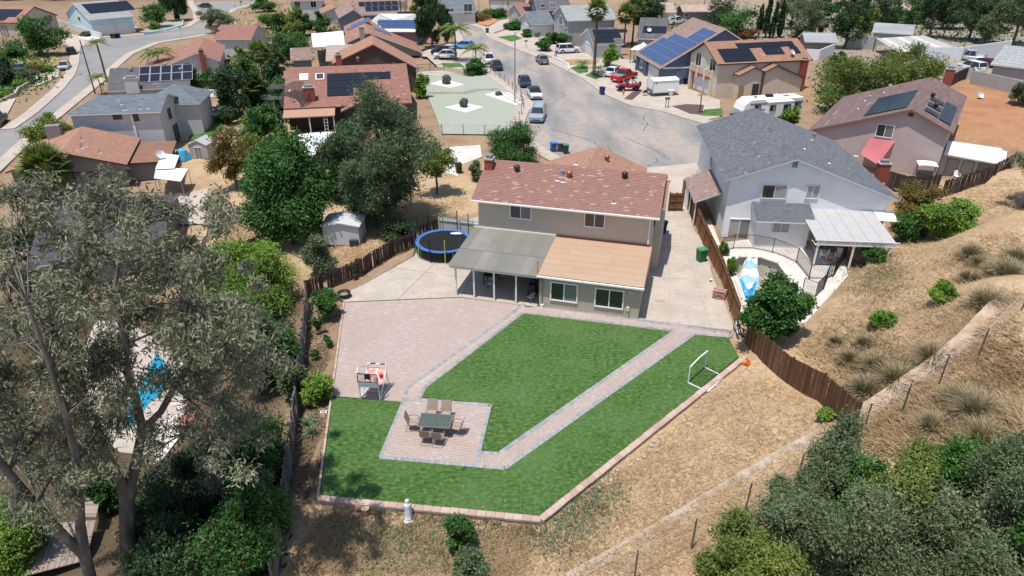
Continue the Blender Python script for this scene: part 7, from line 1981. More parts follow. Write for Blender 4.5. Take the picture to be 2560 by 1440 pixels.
 MB().box((L - .04, 0, .5), (.12, Wd * 1.1, .14)).build('grille', M['dark'], t)
 MB().box((-L + .02, 0, .5), (.1, .5, .13)).build('number_plate', M['trim'], t)
 if kind == 'pickup':
  bd = MB(); x0, x1 = -L + .1, k['rs'][1] - .05
  if bed_cover: MB().bb(x0, x1, -Wd * .86, Wd * .86, deck, deck + .05).build('bed_cover', M[bed_cover], t)
  elif camper:
   MB().box(((x0 + x1) / 2, 0, deck + .38), (x1 - x0, Wd * 1.75, .76), taper=.88).build('camper_shell', paint(*camper), t)
   for sg in (-1, 1): MB().box(((x0 + x1) / 2, sg * Wd * .845, deck + .42), (x1 - x0 - .5, .04, .34)).build('camper_window', M['car_glass'], t)
  else: MB().bb(x0 + .08, x1, -Wd * .76, Wd * .76, deck, deck + .012).build('bed', M['dark'], t)
 if rack:
  for sg in (-1, 1): MB().bar((k['ws'][1] - .1, sg * Wd * .66, H + .05), (k['rs'][0] + .1, sg * Wd * .66, H + .05), .05).build('roof_rail', M['steel'], t)
 return t
def face(p, q, z=.0):
 a, b = at(p[0], p[1], z), at(q[0], q[1], z); return math.atan2(b.y - a.y, b.x - a.x)
def cars():
 white, black, silver, navy, red, grey, blue = ('white', (.72, .72, .72)), ('black', (.014, .014, .016)), ('silver', (.45, .47, .49)), ('navy', (.03, .045, .09)), ('red', (.5, .008, .015)), ('grey', (.16, .165, .17)), ('slate', (.3, .38, .46))
 def C(kind, col, lb, px, to, z=.0, **k): return car(kind, col, lb, at(px[0], px[1], z), face(px, to, z), **k)
 C('suv', blue, 'grey blue boxy SUV parked at the end of the kerb', (1345, 298), (1336, 320), rack=True)
 C('sedan', white, 'white sedan with dark roof parked behind the dark blue one', (1336, 242), (1346, 258), roof_col=('black', (.014, .014, .016)))
 C('sedan', navy, 'dark blue sedan parked by the lamp post', (1311, 213), (1318, 226))
 C('sedan', grey, 'dark grey sedan parked at the right kerb seen from behind', (1355, 157), (1345, 148), z=.0)
 C('suv', white, 'white SUV parked on the driveway under the palm', (1420, 132), (1440, 131), z=.1)
 C('sedan', white, 'white sedan mostly hidden behind the red pickup', (1533, 188), (1552, 180), z=.1)
 C('pickup', red, 'bright red crew cab pickup with grey bed cover on the drive', (1560, 200), (1590, 191), z=.1, bed_cover='grey', name='pickup_truck', cat='pickup')
 C('pickup', silver, 'silver white pickup parked by the long white wall', (2420, 152), (2400, 150), z=1.2, name='pickup_truck', cat='pickup')
 C('suv', white, 'white SUV parked in front of the silver pickup at upper right', (2425, 178), (2400, 172), z=1.2)
 C('sedan', ('maroon', (.12, .01, .02)), 'dark red car half hidden behind the white SUV', (2455, 166), (2430, 162), z=1.2)
 C('pickup', white, 'white pickup with camper shell near the top edge', (1690, 60), (1712, 58), z=.0, camper=('white', (.72, .72, .72)), name='pickup_truck', cat='pickup')
 C('sedan', ('charcoal', (.03, .035, .045)), 'dark charcoal sedan parked left of the lamp post street', (1241, 172), (1250, 184))
 C('hatch', white, 'white car parked behind the charcoal sedan', (1222, 156), (1230, 166))
 C('hatch', white, 'white hatchback parked by the brown garage under the palm', (1113, 146), (1093, 146), z=.09)
 C('sedan', black, 'dark car behind the white hatchback', (1108, 136), (1088, 136), z=.09)
 C('hatch', ('sky', (.1, .3, .6)), 'bright blue car partly hidden by the palm trunk', (1160, 122), (1140, 121), z=.02)
 C('sedan', silver, 'silver coupe parked at the left kerb', (163, 172), (156, 180), z=Z_L)
 C('sedan', black, 'black car in the tree shade at the left kerb', (180, 135), (186, 144), z=Z_L)
 C('hatch', silver, 'silver hatchback in front of the pale blue garage', (288, 80), (276, 76), z=Z_L + .12)
 C('sedan', black, 'black car beside the silver hatchback on the drive', (322, 77), (326, 82), z=Z_L + .12)
 C('sedan', black, 'black sedan driving at the top left road', (513, 19), (495, 18), z=Z_L, group='moving car')
 C('pickup', ('dark_green', (.03, .04, .035)), 'dark pickup cut by the left edge of the photo', (-8, 312), (-30, 330), z=Z_L, name='pickup_truck', cat='pickup')
 C('sedan', grey, 'grey car half hidden behind the left garden shrubs', (48, 178), (20, 180), z=Z_L + .1)
 p = at(1570, 226, .11); rz = face((1570, 226), (1545, 226), .11); t = thing('off_road_vehicle', 'small red open top four wheel drive beside the white trailer', 'jeep', p, rz + .12, 'parked vehicles')
 rp = paint('crimson', (.42, .01, .03)); jb = MB()
 jb.bb(-1.7, .3, -.72, .72, .5, 1.0); jb.bb(.3, 1.65, -.58, .58, .55, 1.05); jb.build('body', rp, t)
 for sg in (-1, 1):
  MB().box((1.15, sg * .74, .88), (1.0, .3, .08)).build('fender', M['dark'], t); MB().box((-1.15, sg * .76, .88), (.95, .24, .08)).build('fender', M['dark'], t)
  MB().ball((1.68, sg * .36, .85), .1).build('headlight', M['lamp_glass'], t)
  for x in (1.1, -1.15):
   w = MB().lathe([(.3, -.13), (.4, -.11), (.4, .11), (.3, .13)], n=16).build('wheel', M['tyre'], t, (x, sg * .7, .4)); w.rotation_euler = (math.pi / 2, 0, 0); MB().lathe([(.22, -.14), (.22, .14)], n=10).build('rim', M['dark'], w)
 MB().bb(1.66, 1.85, -.75, .75, .45, .62).build('bumper', M['dark'], t)
 ws = MB(); ws.bar((.35, -.68, 1.0), (.15, -.66, 1.55), .05); ws.bar((.35, .68, 1.0), (.15, .66, 1.55), .05); ws.bar((.15, -.66, 1.55), (.15, .66, 1.55), .06); ws.build('windscreen_frame', M['dark'], t)
 g = MB(); g.slab([(.34, -.64, 1.04), (.34, .64, 1.04), (.17, .62, 1.52), (.17, -.62, 1.52)], .01); g.build('windscreen', M['car_glass'], t)
 rc = MB()
 for sg in (-1, 1): rc.tube([(-.4, sg * .62, 1.0), (-.45, sg * .62, 1.65), (-1.5, sg * .6, 1.1)], .035, 6)
 rc.tube([(-.45, -.62, 1.65), (-.45, .62, 1.65)], .035, 6); rc.build('roll_bar', M['black'], t)
 for sg in (-1, 1): MB().box((-.2, sg * .34, 1.15), (.5, .5, .2)).build('seat', M['lamp_glass'], t); MB().box((-.42, sg * .34, 1.4), (.14, .48, .55)).build('seat_back', M['lamp_glass'], t)
 sp = MB().lathe([(.25, -.12), (.38, -.1), (.38, .1), (.25, .12)], n=14).build('spare_wheel', M['tyre'], t, (-1.85, 0, .95)); sp.rotation_euler = (0, math.pi / 2, 0)
 p = at(1655, 236, .11); rz = face((1622, 234), (1690, 230), .11); t = thing('cargo_trailer', 'white enclosed cargo trailer parked on the driveway', 'trailer', p, rz, 'parked trailers')
 b = MB(); pr = [(-1.05, .5), (1.05, .5), (1.05, 2.2), (.85, 2.42), (.4, 2.52), (-.4, 2.52), (-.85, 2.42), (-1.05, 2.2)]
 nn = len(b.v);
 for x in (-2.1, 2.1): b.v += [(x, a, z) for a, z in pr]
 b.f.append(tuple(range(7, -1, -1))); b.f.append(tuple(range(8, 16)))
 for i in range(8): b.f.append((i, (i + 1) % 8, 8 + (i + 1) % 8, 8 + i))
 b.r += [.5] * 10; b.m += [0] * 10; b.build('body', M['pure_white'], t)
 for z in (.52, 2.18):
  MB().bar((-2.12, -1.07, z), (2.12, -1.07, z), .05, .1).build('trim_rail', M['steel'], t); MB().bar((-2.12, 1.07, z), (2.12, 1.07, z), .05, .1).build('trim_rail', M['steel'], t)
 for y in (-1.07, 1.07): MB().bar((-2.1, y, .5), (-2.1, y, 2.2), .07).build('corner_post', M['steel'], t)
 MB().box((-2.12, 0, .75), (.04, 2.0, .5)).build('stone_guard', M['steel'], t); MB().box((-1.6, -1.075, 1.95), (.12, .05, .2)).build('marker', M['black'], t)
 for y in (-1.12, 1.12):
  w = MB().lathe([(.2, -.1), (.36, -.09), (.36, .09), (.2, .1)], n=14).build('wheel', M['cream'], t, (.9, y, .36)); w.rotation_euler = (math.pi / 2, 0, 0)
  MB().box((.9, y, .76), (1.0, .22, .06)).build('mudguard', M['pure_white'], t)
 MB().bar((-2.1, -.6, .48), (-3.3, 0, .48), .08).build('drawbar', M['dark'], t); MB().bar((-2.1, .6, .48), (-3.3, 0, .48), .08).build('drawbar', M['dark'], t); MB().bar((-3.0, 0, 0), (-3.0, 0, .6), .07).build('jack', M['dark'], t); MB().box((-2.75, 0, .62), (.4, .6, .25)).build('battery_box', M['black'], t)
 p = at(1915, 298, .05); rz = face((1830, 292), (2005, 280), .05); t = thing('travel_trailer', 'long white travel trailer with brown stripes beside the tan house', 'travel trailer', p, rz, 'parked trailers')
 Lh = 4.3; pr = [(-Lh, .6), (-Lh - .15, 1.6), (-Lh + .15, 2.4), (-Lh + .9, 2.95), (Lh, 2.95), (Lh + .05, .6)]
 b = MB()
 for y in (-1.22, 1.22): b.v += [(x, y, z) for x, z in pr]
 b.f.append((0, 5, 4, 3, 2, 1)); b.f.append((6, 7, 8, 9, 10, 11))
 for i in range(6): b.f.append((i, (i + 1) % 6, 6 + (i + 1) % 6, 6 + i))
 b.r += [.5] * 8; b.m += [0] * 8; b.build('body', M['white'], t)
 for z, hh, m in ((1.05, .3, 'cream'), (1.55, .2, 'grey'), (2.3, .25, 'grey')): MB().bb(-Lh + .8, Lh, -1.235, -1.222, z, z + hh).build('stripe', M[m], t)
 MB().bb(-1.2, 2.4, -1.9, -1.22, .8, 2.7).build('slide_out', M['white'], t); MB().bb(-1.3, 2.5, -1.95, -1.2, 2.7, 2.76).build('slide_out_roof', M['pure_white'], t)
 for x, y, w_ in ((-.6, -1.91, .7), (1.5, -1.91, .9), (3.5, -1.24, .7), (-2.4, -1.24, .7)): window(t, x, y, 1.7, w_, .6, 0, 'dark', 'glass', 'curtain')
 MB().box((0, .2, 3.1), (.9, .7, .3), taper=.85).build('air_conditioner', M['black'], t); MB().lathe([(.3, 2.95), (.28, 3.15), (.05, 3.25)], (1.2, .3, 0), 12).build('roof_dome', M['pure_white'], t); MB().box((2.4, 0, 3.02), (.6, .45, .1)).build('roof_vent', M['grey'], t); MB().box((-2.0, .2, 3.02), (.3, .3, .12)).build('roof_vent', M['dark'], t)
 for x in (.1, 1.0):
  for y in (-1.05, 1.05): w = MB().lathe([(.2, -.12), (.36, -.1), (.36, .1), (.2, .12)], n=12).build('wheel', M['tyre'], t, (x, y, .36)); w.rotation_euler = (math.pi / 2, 0, 0)
 MB().box((-Lh - .5, 0, .7), (.7, 1.3, .5)).build('gas_box', M['dark'], t); MB().bar((-Lh, 0, .5), (-Lh - 1.2, 0, .5), .1).build('drawbar', M['dark'], t)
 for x in (-3.5, 3.5): MB().bar((x, -1.0, 0), (x, -1.0, .6), .08).build('jack', M['dark'], t)
cars()
def street_furniture():
 def lamp(label, px, z, h, arm, rz, m='steel'):
  t = thing('street_lamp', label, 'street lamp', at(px[0], px[1], z), rz, 'street lamps')
  MB().tube([(0, 0, 0), (0, 0, h)], [.12, .08], 8).build('pole', M[m], t)
  MB().tube([(0, 0, h - .1), (arm * .5, 0, h + .35), (arm, 0, h + .45)], .05, 6).build('arm', M['steel'], t); MB().box((arm + .25, 0, h + .43), (.6, .22, .12)).build('lamp_head', M['lamp_glass'], t)
 lamp('tall grey street lamp at the bend beside the parked sedans', (1287, 255), .12, 9.6, 2.2, .35)
 lamp('dark leaning street lamp pole on the left street', (238, 234), Z_L, 8.8, 1.6, 2.2, 'dark')
 lamp('thin street lamp far up beside the terracotta bed', (1198, 52), .12, 8.0, 1.5, .4)
 t = thing('utility_pole', 'brown timber utility pole behind the tan house', 'utility pole', at(2074, 118, 0)); MB().tube([(0, 0, 0), (.35, 0, 8.4)], [.16, .11], 8).build('pole', M['bark'], t); MB().bar((.2, -.5, 7.9), (.4, .5, 7.9), .1).build('cross_arm', M['bark'], t); MB().tube([(.25, 0, 7), (2.6, -1, 0)], .015, 4).build('guy_wire', M['wire'], t)
 t = thing('utility_pole', 'dark utility pole near the top centre', 'utility pole', at(1003, 42, 0)); MB().tube([(0, 0, 0), (0, 0, 9.5)], [.16, .12], 8).build('pole', M['dark'], t); MB().bar((-.8, 0, 9), (.8, 0, 9), .1).build('cross_arm', M['dark'], t)
 t = thing('utility_pole', 'thin dark pole behind the blue house roof', 'utility pole', at(1756, 48, 0)); MB().tube([(0, 0, 0), (.1, 0, 6.5)], [.1, .08], 8).build('pole', M['dark'], t); MB().box((0, 0, 5), (.5, .3, .2)).build('bracket', M['dark'], t)
 t = thing('fire_hydrant', 'yellow fire hydrant on the pavement by the red vehicles', 'hydrant', at(1558, 238, .12)); hy_ = mat('hydrant_yellow', (.6, .3, .03), .5)
 MB().lathe([(.16, 0), (.13, .05), (.12, .5), (.16, .52), (.14, .65), (.03, .75)], n=10).build('barrel', hy_, t)
 for a in (0, math.pi): o = MB().lathe([(.07, 0), (.07, .2)], n=8).build('outlet', hy_, t, (0, 0, .42)); o.rotation_euler = (0, math.pi / 2, a)
 def mailbox(label, px, z, two=True):
  t = thing('mailbox', label, 'mailbox', at(px[0], px[1], z), .3, 'mailboxes')
  for x in ((-.2, .2) if two else (0,)): MB().bar((x, 0, 0), (x, 0, 1.1), .07).build('post', M['dark'], t)
  b = MB().box((0, 0, 1.22), (.6, .35, .28)).build('box', M['dark'], t); MB().box((0, -.18, 1.22), (.5, .02, .2)).build('door', M['grey'], t)
 mailbox('dark twin post mailbox at the brown planting bed', (1667, 268), .13); mailbox('dark mailbox by the street near the terracotta wall', (1315, 118), .12, False); mailbox('dark mailbox by the low wall near the white SUV', (1391, 146), .12, False)
 mailbox('grey mailbox behind the corner dry lawn at top left', (604, 40), Z_L + .13, False); mailbox('small mailbox by the left palm', (260, 228), Z_L + .13, False)
 t = thing('street_sign', 'small green street name sign at the left road bend', 'sign', at(454, 96, Z_L)); MB().bar((0, 0, 0), (0, 0, 2.6), .06).build('post', M['steel'], t); MB().box((0, 0, 2.6), (1.0, .03, .22)).build('sign_plate', mat('sign_green', (.03, .22, .1), .5), t)
 t = thing('stop_sign', 'stop sign seen from behind at the top left corner', 'sign', at(606, 26, Z_L + .1)); MB().bar((0, 0, 0), (0, 0, 2.7), .07).build('post', M['steel'], t); o = MB().lathe([(.42, 0), (.42, .03)], n=8).build('sign_plate', M['grey'], t, (0, 0, 2.6)); o.rotation_euler = (math.pi / 2, 0, math.pi / 8)
 t = thing('basketball_hoop', 'driveway basketball hoop with white board at the far garage', 'hoop', at(1257, 25, .1)); MB().bar((0, 0, 0), (0, 0, 3.1), .1).build('pole', M['dark'], t); MB().box((0, -.4, 3.2), (1.3, .05, .9)).build('backboard', M['pure_white'], t); MB().lathe([(.23, 0), (.23, .03)], (0, -.7, 2.9), 10).build('rim', M['ball_red'], t)
 P = ats([(1045,174),(1075,172),(1110,174),(1160,180)], .7); t = thing('rail_fence', 'timber rail fence on the wall above the gravel lot', 'fence', P[0])
 for a, b in zip(P, P[1:]):
  for z in (.35, .8): MB().bar(a - P[0] + Vector((0, 0, z)), b - P[0] + Vector((0, 0, z)), .06, r=.5).build('rail', M['grey_wood'], t)
 for p in P: MB().bar(p - P[0] - Vector((0, 0, .3)), p - P[0] + Vector((0, 0, 1.0)), .09, r=.4).build('post', M['grey_wood'], t)
street_furniture()
# ---------------------------------------------------------------- plants
LM = {k: leafmat('leaf_' + k, *v) for k, v in dict(
 ficus=((.025, .077, .014), (.053, .147, .025), (.105, .231, .045)), pine=((.052, .09, .04), (.105, .165, .072), (.18, .25, .11)),
 olive=((.077, .119, .022), (.147, .203, .036), (.259, .301, .063)), gum=((.11, .125, .075), (.205, .22, .135), (.36, .365, .25)),
 grey=((.065, .1, .042), (.13, .18, .078), (.26, .31, .17)), lime=((.084, .168, .020), (.161, .287, .036), (.280, .399, .063)),
 dark=((.019, .048, .015), (.041, .088, .029), (.085, .150, .051)), bronze=((.105, .084, .020), (.182, .140, .028), (.280, .224, .049)),
 rust=((.14, .05, .02), (.22, .09, .04), (.3, .15, .07)), straw=((.34, .235, .125), (.47, .34, .195), (.62, .48, .31)),
 tuft=((.13, .14, .05), (.25, .215, .11), (.42, .33, .21)), palm=((.070, .119, .021), (.147, .196, .039), (.280, .294, .077)), deadpalm=((.12, .09, .05), (.2, .15, .085), (.28, .22, .13)), weed=((.098, .154, .084), (.168, .238, .133), (.266, .336, .210)),
 flower=((.6, .58, .55), (.7, .68, .66), (.75, .74, .72)), red=((.3, .03, .03), (.42, .07, .06), (.5, .14, .12))).items()}
def quads(c, ax, nm, l, w, fold=.0):
 """leaf rhombs: centres c, long axes ax, normals nm (N,3), lengths and widths (N,)"""
 ax = ax / (np.linalg.norm(ax, axis=1, keepdims=True) + 1e-9)
 sd = np.cross(ax, nm); sd /= np.linalg.norm(sd, axis=1, keepdims=True) + 1e-9
 a = c - ax * l[:, None] * .5; b = c + sd * w[:, None] * .5; t = c + ax * l[:, None] * .5; d = c - sd * w[:, None] * .5
 return np.stack([a, b, t, d], 1).reshape(-1, 3)
def foliage(blobs, n, l, w, up=.35, out=.6, droop=0., flat=1., shell=.42):
 """n leaves in each (centre, rx, ry, rz) clump"""
 V = []
 for (c, rx, ry, rz) in blobs:
  k = max(8, int(n * rng.uniform(.75, 1.25)))
  d = rng.normal(size=(k, 3)); d /= np.linalg.norm(d, axis=1, keepdims=True)
  r = rng.random(k) ** shell * (1 + .2 * rng.normal(size=k)) * (1 + .28 * np.sin(d[:, 0] * 5 + c[0] * 3) * np.sin(d[:, 2] * 4 + c[1] * 5))
  p = d * r[:, None] * np.array((rx, ry, rz)) + np.array(c)
  ax = rng.normal(size=(k, 3)) + d * out + np.array((0, 0, -droop * 2)); nm = rng.normal(size=(k, 3)) * .6 + np.array((0, 0, up * 2)) + d * .5
  V.append(quads(p, ax, nm, l * rng.uniform(.6, 1.35, k), w * rng.uniform(.7, 1.3, k)))
 v = np.concatenate(V); N = len(v) // 4
 return v, np.arange(N * 4).reshape(-1, 4), [len(x) // 4 for x in V]
def crown_mesh(name, blobs, n, l, w, m, **k):
 v, f, k_ = foliage(blobs, n, l, w, **k)
 T = [np.full(q, x) for q, x in zip(k_, rng.normal(.45, .17, len(k_)))]; tone = np.clip(np.concatenate(T) + rng.normal(0, .2, len(f)), 0, 1)
 return npmesh(name, v, f, LM[m] if isinstance(m, str) else m, tone)
KIND = {  # material, leaves per clump, leaf length, width, clumps, clump size, options, bark
 'broad': ('ficus', 420, .22, .125, 26, .36, dict(up=.5), 'bark'), 'pine': ('pine', 560, .3, .065, 34, .32, dict(up=.2, out=1.6), 'bark'),
 'gum': ('gum', 420, .24, .05, 20, .34, dict(droop=.5), 'gum_bark'), 'feather': ('olive', 420, .3, .06, 26, .34, dict(up=.2, out=1.0, droop=.2), 'bark'),
 'grey': ('grey', 520, .19, .065, 22, .36, dict(up=.3, out=.8), 'bark'), 'lime': ('lime', 420, .2, .09, 18, .4, dict(up=.5), 'bark'), 'dark': ('dark', 380, .2, .1, 24, .36, dict(up=.4), 'bark'),
 'olive': ('olive', 400, .2, .08, 22, .36, dict(up=.4), 'bark'), 'bronze': ('bronze', 380, .16, .07, 18, .4, dict(up=.5), 'bark'), 'rust': ('rust', 300, .2, .06, 14, .4, dict(), 'bark'),
 'willow': ('dark', 420, .5, .09, 30, .26, dict(droop=1.6, out=.1, up=.1), 'bark'), 'green': ('ficus', 380, .18, .09, 18, .4, dict(up=.5), 'bark')}
def tree(kind, label, base, top, width, low=.25, n=1.0, name=None, cat=None, group=None, m=None, depthw=None, squash=1.0, z=None, leaf=1.0, nc=None, lean=.0, flowers=None, conical=False):
 """base = ground pixel of the trunk, top = highest pixel row, width = crown width in pixels"""
 mm, cnt, l, w, cl, cs, opt, bk = KIND[kind]; mm = m or mm; cl = nc or cl
 b = gpt(*base) if z is None else at(base[0], base[1], z)
 lo, hi = b.z, CAM_H - .5
 for _ in range(40):
  h = (lo + hi) / 2
  if proj((b.x, b.y, h))[1] > top: lo = h
  else: hi = h
 d = b.y * CT + (CAM_H - (b.z + h) / 2) * ST; H = max(.4, lo - b.z); rx = width * d / FOCAL / 2; ry = depthw or rx * .95
 far = max(1.0, d / 55.0)
 zc = H * (low + 1) / 2; rz = H * (1 - low) / 2 * squash
 blobs = []; tries = 0; ph = rng.uniform(0, 6)
 while len(blobs) < cl and tries < 4000:
  tries += 1
  v = rng.normal(size=3); v /= np.linalg.norm(v); r = rng.random() ** .4 * (1.08 - cs * .6)
  p = v * r * (1 + .22 * math.sin(v[0] * 4 + ph) * math.sin(v[1] * 3.3 + v[2] * 3 + ph * 2)); k = cs * rng.uniform(.55, 1.3)
  if conical: q = 1 - .75 * (p[2] + 1) / 2; p[0] *= q; p[1] *= q; k *= (.45 + .55 * q)
  if all((p - o[0]) @ (p - o[0]) > (.5 * cs) ** 2 for o in blobs): blobs.append((p, k))
 B = [(np.array((p[0] * rx + lean * H * (p[2] + 1) / 2, p[1] * ry, zc + p[2] * rz)), k * rx, k * ry, max(k * rz * .8, .5 * k * rx)) for p, k in blobs]
 s = leaf * 1.12 * far ** .75; cn = int(cnt * 1.55 * n / far ** .9)
 small = H < 2.2
 t = thing(name or ('shrub' if small else 'tree'), label, cat or ('shrub' if small else 'tree'), b, 0, group)
 cm = put('crown', crown_mesh('crown', B, cn, l * s, w * s, mm, **opt), t, kind='stuff')
 tk = MB(); r0 = max(.02, min(.35, H * .022)); top_ = zc + rz * .3
 tk.tube([(0, 0, -.2), (r0 * .6, 0, H * .15), (lean * H * .3, r0 * .4, H * .45), (lean * H * .6, 0, top_)], [r0 * 1.25, r0, r0 * .75, r0 * .25], 7)
 for c, a, _, _ in B[::2]:
  q = (lean * H * .2, 0, min(top_, max(H * .12, c[2] * .55))); mid = (c[0] * .55, c[1] * .55, (q[2] + c[2]) / 2 + .1 * H * .3)
  tk.tube([q, mid, tuple(c)], [r0 * .45, r0 * .28, r0 * .08], 4, cap=False)
 tk.build('trunk', M[bk], t)
 if flowers: put('flowers', crown_mesh('flowers', B, max(6, cn // flowers[1]), l * s * .55, l * s * .5, flowers[0], up=.8), t, kind='stuff')
 return t
def fan_palm(label, base, top, width, z=None, skirt=True, trunk=True, n=26):
 b = gpt(*base) if z is None else at(*base, z); lo, hi = b.z, CAM_H - .5
 for _ in range(40):
  h = (lo + hi) / 2
  if proj((b.x, b.y, h))[1] > top: lo = h
  else: hi = h
 H = lo - b.z; d = b.y * CT + (CAM_H - lo) * ST; R_ = width * d / FOCAL / 2; hc = H - R_ * .75
 t = thing('fan_palm', label, 'palm', b, 0, 'palms')
 r0 = max(.12, H * .018); MB().tube([(0, 0, -.1), (.05, 0, hc * .5), (0, 0, hc)], [r0 * 1.4, r0, r0], 9).build('trunk', M['bark'], t)
 def fans(cnt, el0, el1, rad, nb, nm, m, wd=.075):
  V = []
  for i in range(cnt):
   az = 2.4 * i + rng.uniform(-.2, .2); el = el0 + (el1 - el0) * (i + .5) / cnt
   dr = np.array((math.cos(az) * math.cos(el), math.sin(az) * math.cos(el), math.sin(el))); sd = np.array((-math.sin(az), math.cos(az), 0)); up = np.cross(dr, sd) * -1
   st = np.array((0, 0, hc)) + dr * rad * .42
   for k in range(nb):
    a = (k / (nb - 1) - .5) * 2.6; L = rad * .62 * (1 - .25 * abs(a) / 1.3); ax = dr * math.cos(a) + sd * math.sin(a); ax = ax - np.array((0, 0, .25 * abs(a)))
    V.append(quads((st + ax * L * .5)[None], ax[None], up[None] + .2 * rng.normal(size=(1, 3)), np.array([L]), np.array([rad * wd * 1.4])))
   V.append(quads((np.array((0, 0, hc)) + dr * rad * .22)[None], dr[None], up[None], np.array([rad * .46]), np.array([rad * .035])))
  v = np.concatenate(V); f = np.arange(len(v)).reshape(-1, 4)
  put(nm, npmesh(nm, v, f, LM[m], np.clip(rng.normal(.5, .25, len(f)), 0, 1)), t, kind='stuff')
 fans(n, 1.35, -.35, R_, 13, 'fronds', 'palm')
 fans(n // 2, -.3, -1.15, R_ * .85, 11, 'old_fronds', 'palm' if not skirt else 'deadpalm')
 return t
def feather_palm(label, base, top, width, z=None, n=18):
 b = gpt(*base) if z is None else at(*base, z); lo, hi = b.z, CAM_H - .5
 for _ in range(40):
  h = (lo + hi) / 2
  if proj((b.x, b.y, h))[1] > top: lo = h
  else: hi = h
 H = lo - b.z; d = b.y * CT + (CAM_H - lo) * ST; R_ = width * d / FOCAL / 2; hc = max(.3, H - R_ * .45)
 t = thing('feather_palm', label, 'palm', b, 0, 'palms'); r0 = max(.08, H * .02)
 MB().tube([(0, 0, -.1), (.04, 0, hc * .5), (0, 0, hc)], [r0 * 1.3, r0, r0 * .8], 8).build('trunk', M['bark'], t)
 V = []
 for i in range(n):
  az = 2.4 * i; el = 1.25 - 1.15 * (i / n); dx, dy = math.cos(az), math.sin(az); K = 16
  for k in range(K):
   u = (k + 1) / K; x = R_ * u * (.55 + .45 * math.cos(el) + .2 * u); zz = hc + R_ * (math.sin(el) * u * 1.0 - .75 * u * u); p = np.array((dx * x, dy * x, zz))
   tg = np.array((dx, dy, math.sin(el) - 1.4 * u)); tg /= np.linalg.norm(tg)
   for sg in (-1, 1):
    ax = np.array((-dy, dx, 0)) * sg + tg * .7 + np.array((0, 0, -.55)); L = R_ * .42 * (1 - .55 * u)
    V.append(quads((p + ax / np.linalg.norm(ax) * L * .5)[None], ax[None], np.array([[0, 0, 1.]]) + .3 * rng.normal(size=(1, 3)), np.array([L]), np.array([R_ * .055])))
   V.append(quads(p[None], tg[None], np.array([[.1, 0, 1.]]), np.array([R_ / K * 1.6]), np.array([R_ * .03])))
 v = np.concatenate(V); f = np.arange(len(v)).reshape(-1, 4)
 put('fronds', npmesh('fronds', v, f, LM['palm'], np.clip(rng.normal(.45, .25, len(f)), 0, 1)), t, kind='stuff')
def tussock(label, px, r, h, m='tuft', n=420, name='grass_tussock', cat='grass', spread=1.0, group='fountain grass clumps', w=.018):
 b = gpt(*px); t = thing(name, label, cat, b, 0, group); V = []
 az = rng.uniform(0, 6.283, n); sp = rng.random(n) ** .6 * spread; L = h * rng.uniform(.7, 1.25, n); K = 3
 p = np.stack([np.cos(az) * r * .22 * sp, np.sin(az) * r * .22 * sp, np.zeros(n)], 1); el = 1.45 - .8 * sp
 for k in range(K):
  dr = np.stack([np.cos(az) * np.cos(el), np.sin(az) * np.cos(el), np.sin(el)], 1); q = p + dr * (L / K)[:, None]
  nm = np.cross(dr, np.stack([-np.sin(az), np.cos(az), np.zeros(n)], 1)); V.append(quads((p + q) / 2, dr, nm, L / K * 1.15, np.full(n, w * (2.2 - .5 * k)))); p = q; el = el - .42 * sp
 v = np.concatenate(V); f = np.arange(len(v)).reshape(-1, 4); tone = np.concatenate([np.clip(rng.normal(.15 + .32 * k, .16, n), 0, 1) for k in range(K)])
 put('blades', npmesh('blades', v, f, LM[m], tone), t, kind='stuff')
 if m == 'tuft': MB().lathe([(r * .3, -.05), (r * .2, .12), (.02, .2)], n=8).build('root_crown', M['mulch'], t)
def scatter(name, label, cat, polys, n, size, m, lie=.75, wid=.03, jit=9):
 """loose stalks over surveyed areas, one mass"""
 Q = []
 for P in polys:
  A = np.array(P, float); lo, hi = A.min(0), A.max(0); k = n // len(polys); J = rng.normal(0, jit, (k * 3, 2))
  x = rng.uniform(lo[0], hi[0], k * 3); y = rng.uniform(lo[1], hi[1], k * 3); s = poly_dist(x, y, A) < 0; Q.append((np.stack([x, y], 1) + J)[s][:k])
 q = np.concatenate(Q); z = np.zeros(len(q)); u, v = (q[:, 0] - 1280) / FOCAL, (q[:, 1] - 720) / FOCAL
 for _ in range(7):
  t = (z - CAM_H) / (-ST - v * CT); X, Y = u * t, (CT - v * ST) * t; z = .45 * z + .55 * ground_z(X, Y)
 N = len(q); az = rng.uniform(0, 6.283, N); el = np.abs(rng.normal(0, 1 - lie, N)) + .12; L = size * rng.uniform(.5, 1.5, N)
 dr = np.stack([np.cos(az) * np.cos(el), np.sin(az) * np.cos(el), np.sin(el)], 1); c = np.stack([X, Y, z + .02], 1) + dr * (L / 2)[:, None]
 vv = quads(c, dr, np.array((0, 0, 1.)) + .6 * rng.normal(size=(N, 3)), L, np.full(N, wid) * rng.uniform(.6, 1.5, N)); f = np.arange(len(vv)).reshape(-1, 4)
 patch = .5 + .5 * np.sin(X * .9 + 1.7 * np.sin(Y * .6)) * np.sin(Y * 1.1 + X * .3)
 tag(put(name, npmesh(name, vv, f, LM[m], np.clip(.25 + .3 * patch + rng.normal(0, .2, N), 0, 1))), label, cat, kind='stuff')
